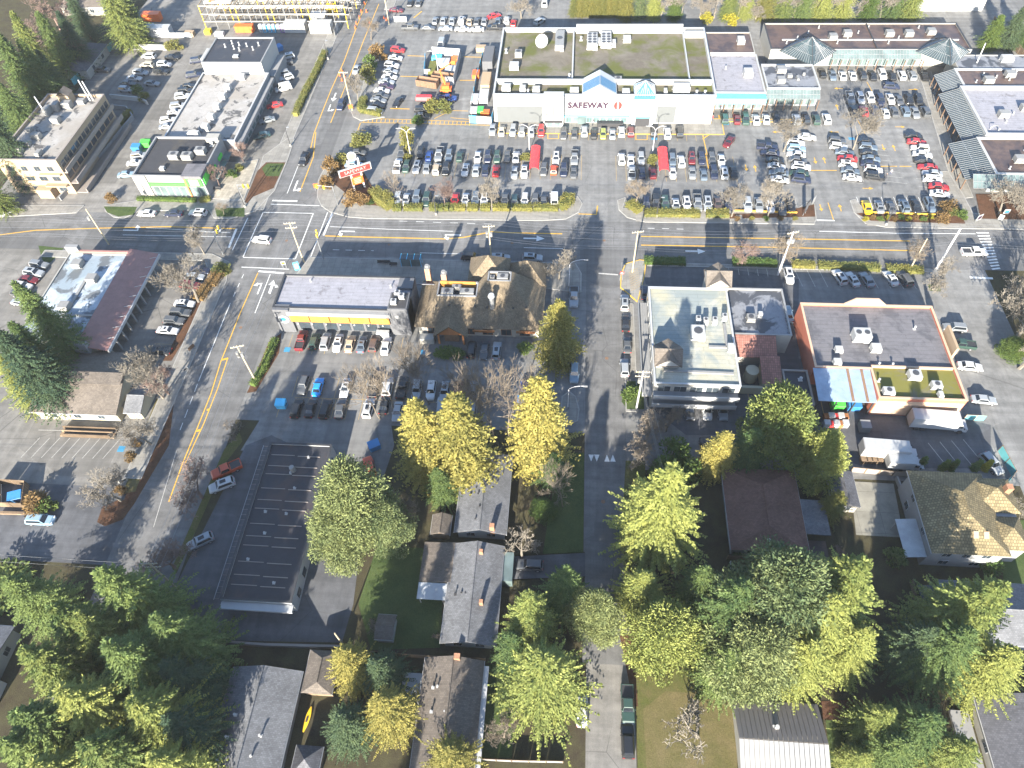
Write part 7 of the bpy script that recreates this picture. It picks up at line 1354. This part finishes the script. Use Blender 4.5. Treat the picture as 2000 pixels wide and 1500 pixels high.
# hoardings and stored material of the works yards
def hoarding(px, h, mats, label, pl=2.4, group='works hoardings'):
    pts = PL(px); e = empty('hoarding', pts[0], 0, label, 'hoarding', group); k = 0
    for a, b in zip(pts[:-1], pts[1:]):
        n = max(1, round((b-a).length/pl))
        for i in range(n):
            p, q = lerp(a, b, (i+.02)/n), lerp(a, b, (i+.98)/n); MB().beam(p+Vector((0, 0, .1)), q+Vector((0, 0, .1)), .08, h).build('hoarding_panel', M[mats[k % len(mats)]], e); MB().box((p.x, p.y, 0), (.14, .14, h+.15)).build('post', M['steel'], e); k += 1
hoarding([(832, 118), (830, 150), (842, 150)], 2.3, ('skyblue', 'white_metal', 'skyblue'), 'blue and white hoarding on the lot side of the works yard'); hoarding([(845, 108), (900, 112), (887, 168), (872, 166)], 2.6, ('white_metal',), 'white sheeted hoarding round the works yard')
hoarding([(917, 240), (960, 243), (966, 224)], 2.2, ('skyblue', 'white_metal', 'white'), 'blue and white hoarding beside the supermarket corner'); hoarding([(944, 110), (930, 160), (917, 238)], 1.6, ('skyblue', 'lightgrey'), 'long low hoarding of the supermarket works')
def crate(x, y, d, mat, label, name='stored_crate', rz=0.0, ribs=3, top=None, group='materials of the works yards', z=.03, cat='crate'):
    p = P(x, y); e = empty(name, (p.x, p.y, z), rz, label, cat, group); b = MB().box((0, 0, .12), d); b.box((0, 0, d[2]+.125), (d[0]*1.01, d[1]*1.01, .05)); link('body', mesh('body', b.V, b.F), M[mat], e, False)
    b = MB()
    for i in range(2): b.box(((i-.5)*d[0]*.7, 0, 0), (.2, d[1]*.95, .12))
    link('skids', mesh('skids', b.V, b.F), M['wood'], e, False)
    for i in range(ribs): b = MB().box(((i-(ribs-1)/2)*d[0]/max(1, ribs), -d[1]/2-.03, .15), (.08, .05, d[2]-.05)); link('rib', mesh('rib', b.V, b.F), M[top or mat], e, False)
for a in ((846, 140, (2.2, 6, 1.6), 'hedge', 'long olive covered bundle in the works yard'), (866, 128, (4, 3, 1.4), 'white_metal', 'white wrapped stack in the works yard'), (880, 140, (3, 3, 1), 'white_metal', 'second white wrapped stack beside the lift'), (854, 118, (3, 2, 1.2), 'skyblue', 'blue wrapped stack in the works yard'), (888, 118, (2, 2, .8), 'orange', 'orange barrier stack in the works yard')): crate(*a)
for a in ((955, 122, (3, 9, 2.6), 'charcoal', 'dark roofed site container beside the supermarket'), (950, 168, (2.6, 7, 2.2), 'beige', 'tan covered store beside the supermarket'), (946, 195, (2.6, 5, 1.8), 'white_metal', 'white covered store beside the supermarket'), (930, 150, (2, 3, 1.2), 'orange', 'orange barrier stack beside the supermarket'), (928, 200, (2, 4, 1.4), 'white_metal', 'white bagged material beside the supermarket'), (938, 222, (2, 2.4, 1.4), 'bgreen', 'green machine beside the blue hoarding'), (948, 226, (2.4, 2, 1.2), 'orange', 'orange machine beside the blue hoarding'), (926, 224, (2, 3, 1.5), 'white', 'white bags beside the blue hoarding'), (940, 100, (3, 2, 1.4), 'beige', 'timber stack at the head of the supermarket works')): crate(*a)
# far building site
e = empty('formwork_site', tuple(P(510, 50)), 0, 'tall pale formwork and scaffold of the far building site', 'scaffold')
o = P(400, 62)
for i in range(13):
    for j in range(4):
        x, y = o.x+i*4.0, o.y+j*4.5+2; MB().tube((x, y, 0), (x, y, 7.5), .12, None, 4).build('upright', M['steel' if (i+j) % 3 else 'yellow'], e)
for z in (2.2, 4.6, 7.2):
    for j in range(4): MB().beam((o.x, o.y+2+j*4.5, z), (o.x+48, o.y+2+j*4.5, z), .2, .25).build('ledger', M['offwhite'], e)
    for i in range(13): MB().beam((o.x+i*4.0, o.y+2, z+.26), (o.x+i*4.0, o.y+15.5, z+.26), .16, .2).build('joist', M['beige'], e)
MB().box((o.x+6, o.y+9, 7.7), (9, 12, .2)).build('deck', M['white_metal'], e); MB().box((o.x+24, o.y+12, 7.7), (10, 6, .2)).build('deck', M['wood'], e); MB().box((o.x+24, o.y+22, 0), (50, 8, 6)).build('core_wall', M['lightgrey'], e)
for i in range(26): MB().box((o.x+2+R.uniform(0, 46), o.y+3+R.uniform(0, 12), 7.9), (R.uniform(.5, 2.5), R.uniform(.3, 1.5), R.uniform(.2, .8)), R.uniform(0, 3)).build('stacked_panel', M[('white_metal', 'wood', 'yellow', 'offwhite', 'rust')[i % 5]], e)
for a in ((282, 66, (8, 3, 2.6), 'white_metal', 'long white site cabin beside the huge fir'), (320, 68, (6, 3, 2.6), 'white_metal', 'shorter white site cabin beside the long one'), (300, 40, (6, 2.6, 2.4), 'orange', 'orange site container behind the cabins'), (372, 70, (3, 2, 1.2), 'beige', 'timber stack at the site gate'), (430, 70, (3, 1.6, 1), 'white_metal', 'white sheet stack at the site gate'), (408, 66, (2, 2, 1.2), 'yellow', 'yellow frame stack at the site gate'), (480, 62, (6, 2, 2), 'orange', 'orange machine behind the black roofed block'), (580, 60, (7, 3.4, 2.8), 'white', 'white site office at the formwork'), (630, 62, (7, 3.4, 3), 'white', 'larger white site office at the roadside'), (625, 42, (5, 3, 2.6), 'white_metal', 'white cabin behind the roadside office'), (648, 22, (3, 2, 2), 'yellow', 'yellow machine at the site roadside')): crate(*a, group='cabins and stores of the far building site', name='site_container', cat='container')
for i, (x, m) in enumerate(((512, 'white_metal'), (520, 'skyblue'), (529, 'skyblue'), (537, 'skyblue'), (546, 'white_metal'), (554, 'purple'))):
    p = P(x, 62); e = empty('portable_toilet', (p.x, p.y, 0), 0, {'white_metal': 'white portable toilet at the building site', 'skyblue': 'blue portable toilet at the building site', 'purple': 'violet portable toilet at the building site'}[m], 'toilet', 'portable toilets'); MB().box((p.x, p.y, .05), (1.15, 1.15, 2.2)).build('cabin', M[m], e); MB().frustum([Vector((p.x+a*.6, p.y+b*.6, 2.26)) for a, b in ((-1, -1), (1, -1), (1, 1), (-1, 1))], [Vector((p.x+a*.4, p.y+b*.4, 2.5)) for a, b in ((-1, -1), (1, -1), (1, 1), (-1, 1))]).build('roof', M['white_metal'], e); MB().box((p.x, p.y-.6, .2), (.8, .04, 1.9)).build('door', M['lightgrey'], e)
hoarding([(232, 84), (262, 74), (375, 74)], 1.6, ('white_metal',), 'white sheet fence below the site cabins'); hoarding([(655, 72), (672, 30), (690, -10)], 2.2, ('lightgrey', 'white_metal'), 'grey hoarding between the building site and the arterial')
# walls and fences
def wall(px, h, t, mat, label, name='garden_wall', cat='wall'):
    pts = PL(px); e = empty(name, pts[0], 0, label, cat, 'walls'); mb = MB(); cp = MB()
    for a, b in zip(pts[:-1], pts[1:]): mb.beam(a, b, t, h); cp.beam(a+Vector((0, 0, h+.003)), b+Vector((0, 0, h+.003)), t+.08, .06)
    mb.build('wall', M[mat], e); cp.build('coping', M[mat], e)
wall([(218, 96), (326, 98)], 1.7, .3, 'white', 'white rendered wall at the head of the rear lot'); wall([(218, 192), (276, 198), (290, 205)], 1.3, .3, 'white', 'white wall at the foot of the rear lot'); wall([(120, 392), (190, 318), (262, 232), (250, 215), (225, 212)], 1.2, .3, 'lightgrey', 'grey retaining wall along the lane'); wall([(376, 1252), (520, 1262), (672, 1266)], 1.0, .3, 'tan', 'low brown wall at the foot of the dark yard')
wall([(2, 1003), (78, 1005)], .5, .4, 'wood', 'timber edging in front of the bin enclosure'); wall([(1762, 970), (1748, 935)], 1.0, .2, 'lightgrey', 'garden wall beside the tiled house')
def fence(px, h, mat, label, pl=2.4, post='wood', cat='fence', t=.06, group='fences'):
    pts = PL(px); e = empty('fence', pts[0], 0, label, cat, group)
    for a, b in zip(pts[:-1], pts[1:]):
        n = max(1, round((b-a).length/pl))
        for i in range(n):
            p, q = lerp(a, b, (i+.03)/n), lerp(a, b, (i+.97)/n); MB().beam(p+Vector((0, 0, .1)), q+Vector((0, 0, .1)), t, h).build('fence_panel', M[mat], e); MB().box((p.x, p.y, 0), (.12, .12, h+.2)).build('post', M[post], e)
        MB().tube(a+Vector((0, 0, h+.12)), b+Vector((0, 0, h+.12)), .05, None, 4).build('rail', M[post], e)
fence([(226, 92), (196, 118), (145, 168)], 2.0, 'teal', 'green mesh fence beside the rear lot', 2.4, 'teal'); fence([(1936, 46), (1958, 70), (2010, 135)], 2.2, 'wood', 'tall timber fence at the mall service yard', 2.2); fence([(1418, 1092), (1500, 1095), (1580, 1098)], 1.4, 'wood', 'timber fence below the red-brown bungalow'); fence([(1500, 1100), (1610, 1108)], 1.5, 'rust_wood', 'orange-brown timber fence beside the bare fruit tree'); fence([(720, 1278), (860, 1288), (950, 1292)], 1.6, 'wood', 'timber fence between two garden lawns'); fence([(1660, 922), (1740, 930), (1775, 932)], 1.6, 'tan', 'timber fence behind the delivery yard'); fence([(1948, 880), (1975, 930), (1965, 945)], 1.8, 'teal', 'green mesh fence beside the silver car'); fence([(1880, 820), (1920, 822)], 1.6, 'teal', 'green mesh gate beside the long truck'); fence([(1690, 1370), (1712, 1400), (1720, 1430)], 1.4, 'wood', 'timber fence beside the mulch bed'); fence([(2, 990), (2, 945), (58, 948), (52, 992), (2, 990)], 1.7, 'wood', 'square timber bin enclosure in the clinic lot'); fence([(1100, 1490), (1000, 1488), (940, 1485)], 1.2, 'lightgrey', 'pale fence at the foot of the narrow lawn'); fence([(1425, 1100), (1425, 1115), (1580, 1122)], .8, 'glass_teal', 'glass deck railing below the red-brown bungalow', 1.8, 'white_metal'); fence([(1776, 1138), (1790, 1200), (1800, 1230)], 1.4, 'wood', 'timber fence beside the grey house')
wall([(1432, 413), (1556, 417)], .45, .18, 'kerb_yellow', 'yellow barrier along the stalls by the bare trees', 'parking_barrier', 'barrier'); wall([(1687, 416), (1826, 421)], .45, .18, 'kerb_yellow', 'yellow barrier along the stalls by the flower bed', 'parking_barrier', 'barrier')
# signs and small things
def board(x, y, w, h, z, mat, label, face=None, rz=0.0, name='sign', group='signs'):
    p = P(x, y); e = empty(name, (p.x, p.y, 0), rz, label, 'sign', group); q = MB()
    for s in (-1, 1): q = MB().box((s*w*.36, 0, 0), (.09, .09, z+h)); link('post', mesh('post', q.V, q.F), M['steel'], e, False)
    q = MB().box((0, -.06, z), (w, .07, h)); link('board', mesh('board', q.V, q.F), M[mat], e, False)
    if face: q = MB().box((0, -.12, z+h*.2), (w*.7, .03, h*.6)); link('face', mesh('face', q.V, q.F), M[face], e, False)
board(783, 45, 4.2, 1.8, .4, 'white', 'white board sign on the grass by the far lot', 'lightgrey'); board(1908, 433, 1.6, 1.6, .5, 'white', 'white square notice tilted in the mall garden bed', 'ink', .5); board(1962, 420, 1.3, 1.2, .5, 'white', 'blue faced notice in the mall garden bed', 'blue'); board(1951, 432, 1, 1.4, .5, 'white', 'narrow notice in the mall garden bed', 'steel', -.6); board(1570, 420, 1.6, 3.4, 1, 'dark', 'dark mall sign at the driveway island', 'charcoal', .9); board(1587, 398, 1.2, 2, .2, 'lightgrey', 'grey sign beside the mall driveway', None, .9)
board(1213, 548, .8, .8, 2.0, 'red_sign', 'red stop sign at the side street corner', 'white'); board(243, 942, 1.6, .9, .3, 'white', 'small white sign on the gravel strip', 'dark', .6); board(365, 725, 1.0, .6, .5, 'white', 'white sign beside the clinic shed', 'dark', .7); board(376, 683, 1.6, .9, .4, 'rust', 'brown sign on the planting strip', None, 1.1); board(582, 528, 1.2, 2.4, .2, 'skyblue', 'blue upright sign at the charcoal building corner', 'white', .4); board(557, 524, 1, 1, 1.2, 'white', 'red and white notice at the charcoal building corner', 'orange', .2)
for x, y, l in ((687, 218, 'orange diamond works sign at the arterial kerb'), (620, 372, 'orange works sign beside the round lamp'), (636, 362, 'second orange works sign by the corner shrubs')): board(x, y, 1.2, 1.2, 1, 'orange', l, None, .3)
CONE = MB().tube((0, 0, .05), (0, 0, .95), .24, .06, 8); CONEM = mesh('cone', CONE.V, CONE.F); CONEM.materials.append(M['orange']); CB = MB().box((0, 0, 0), (.6, .6, .05)); CBM = mesh('base', CB.V, CB.F); CBM.materials.append(M['orange'])
for x, y in ((712, 8), (706, 24), (702, 36), (696, 47), (694, 56), (722, 45), (716, 24), (668, 140), (664, 148), (668, 158), (750, 36), (755, 40), (673, 150)):
    p = P(x, y); e = empty('traffic_cone', (p.x, p.y, .05), 0, 'orange traffic cone along the arterial centre line', 'cone', 'orange traffic cones'); link('cone', CONEM, None, e, False); link('base', CBM, None, e, False)
for x, y, l in ((600, 1405, 'yellow kayak lying beside the dark fir'), ):
    a, b = P(608, 1380, .3), P(592, 1430, .3); e = empty('kayak', (a+b)/2, 0, l, 'kayak'); n = 9; mb = MB(); prev = None; d = (b-a).normalized(); s = Vector((-d.y, d.x, 0)); V, F = [], []
    for i in range(n):
        t = i/(n-1); w = .38*math.sin(math.pi*min(max(t, .03), .97))**.6; c = lerp(a, b, t); V += [c-s*w, c-s*w*.6-Vector((0, 0, .22)), c+s*w*.6-Vector((0, 0, .22)), c+s*w, c+Vector((0, 0, .12))]
    for i in range(n-1):
        for j in range(5): F.append((i*5+j, i*5+(j+1) % 5, i*5+5+(j+1) % 5, i*5+5+j))
    link('hull', mesh('hull', V, F), M['yellow'], e); MB().box(((a+b)/2+Vector((0, 0, .1)))[:], (.3, .8, .06), math.atan2(d.y, d.x)-HP).build('cockpit', M['dark'], e)
for i in range(5):
    for k in range(2):
        crate(1612+i*9, 818+k*14, (1.1, 1.1, .9+.3*((i+k) % 2)), ('rust_wood', 'white_metal', 'red', 'hvac_w')[(i+k) % 4], f"{('red-brown', 'white', 'red', 'pale grey')[(i+k) % 4]} crate in the stacked goods beside the loading canopy", group='crates beside the loading canopy')
crate(1685, 838, (1.8, 1.8, 1.6), 'lightgrey', 'grey cube crate alone in the delivery yard'); 
for i in range(4): crate(1684+i*10, 902, (1.1, 1.1, 1.0), 'wood', 'stack of timber pallets beside the shaded truck', name='pallet_stack', group='pallet stacks')
# people
def person(x, y, rz, top, legs, label, stride=.18):
    t = NT('clothing_'+str(x)); co_ = t.N('ShaderNodeTexCoord'); sp = t.N('ShaderNodeSeparateXYZ'); t.L(co_.outputs['Object'], sp.inputs[0]); rr = t.N('ShaderNodeValToRGB'); rr.color_ramp.interpolation = 'CONSTANT'
    el = rr.color_ramp.elements; cols = ((0, (.03, .03, .03)), (.04, legs), (.47, top), (.83, (.5, .3, .22)), (.92, (.05, .03, .02)))
    while len(el) < 5: el.new(.5)
    for e_, (p_, c_) in zip(el, cols): e_.position = p_; e_.color = (*c_, 1)
    m_ = t.math('DIVIDE', sp.outputs['Z'], 1.78); t.L(m_, rr.inputs['Fac']); mat = t.out(rr.outputs['Color'], .8)
    J = [(0, 0, .95, .15), (0, 0, 1.2, .15), (0, 0, 1.43, .12), (0, 0, 1.52, .055), (0, .02, 1.62, .1), (0, .02, 1.72, .085),
         (.09, 0, .9, .1), (.1, stride, .5, .075), (.1, stride*.6, .1, .05), (.1, stride*.6+.16, .04, .045), (-.09, 0, .9, .1), (-.1, -stride*.3, .5, .075), (-.1, -stride*1.6, .12, .05), (-.1, -stride*1.6+.14, .04, .045),
         (.2, 0, 1.4, .065), (.26, -.1, 1.12, .048), (.25, .05, .88, .038), (.25, .1, .78, .03), (-.2, 0, 1.4, .065), (-.26, .06, 1.12, .048), (-.25, .22, .92, .038), (-.25, .28, .84, .03)]
    E_2 = [(0, 1), (1, 2), (2, 3), (3, 4), (4, 5), (0, 6), (6, 7), (7, 8), (8, 9), (0, 10), (10, 11), (11, 12), (12, 13), (2, 14), (14, 15), (15, 16), (16, 17), (2, 18), (18, 19), (19, 20), (20, 21)]
    me = bpy.data.meshes.new('person'); me.from_pydata([j[:3] for j in J], E_2, []); me.update(); me.materials.append(mat); o = bpy.data.objects.new('person', me); COL.objects.link(o); p = P(x, y); o.location = (p.x, p.y, .1); o.rotation_euler.z = rz
    bpy_skin = o.modifiers.new('skin', 'SKIN'); lay = me.skin_vertices[0] if me.skin_vertices else None
    if lay:
        for i, j in enumerate(J): lay.data[i].radius = (j[3], j[3]*.85)
        lay.data[0].use_root = True
    sb = o.modifiers.new('sub', 'SUBSURF'); sb.levels = sb.render_levels = 1; tag(o, label, 'person', 'people in the lots'); return o
for a in ((1738, 342, 2.2, (.3, .27, .26), (.06, .07, .12), 'person in a pale top walking beside the black parked car'), (1728, 350, 2.0, (.05, .05, .06), (.03, .03, .04), 'person in dark clothes walking between mall columns'), (1406, 216, 0, (.03, .03, .05), (.02, .02, .03), 'person in black standing at the supermarket corner'), (1391, 236, 1, (.4, .05, .06), (.05, .06, .12), 'person in a red top at the supermarket wall'), (1157, 246, .5, (.3, .3, .3), (.03, .03, .04), 'person in a white top by the supermarket windows'), (1577, 216, 0, (.04, .1, .2), (.03, .03, .05), 'person in a blue top under the glazed canopy'), (1361, 240, 1.2, (.03, .03, .03), (.03, .03, .03), 'person in dark clothes crossing the supermarket forecourt')): person(*a)
# ---------------------------------------------------------------- thin winter haze
hm = bpy.data.materials.new('haze_air'); hm.use_nodes = True; hn = hm.node_tree; hn.nodes.clear()
ho = hn.nodes.new('ShaderNodeOutputMaterial'); hv = hn.nodes.new('ShaderNodeVolumePrincipled'); hv.inputs['Color'].default_value = (.93, .96, 1.0, 1); hv.inputs['Density'].default_value = .0001; hv.inputs['Anisotropy'].default_value = .1
hn.links.new(hv.outputs[0], ho.inputs['Volume'])
hz = MB().box((0, 700, -1.2), (3100, 3100, 119.2)).build('haze', hm); hz['kind'] = 'stuff'; hz['label'] = 'thin pale haze filling the air over the town'
scn.cycles.volume_bounces = 0; scn.cycles.volume_step_rate = 4.0; scn.cycles.volume_max_steps = 64
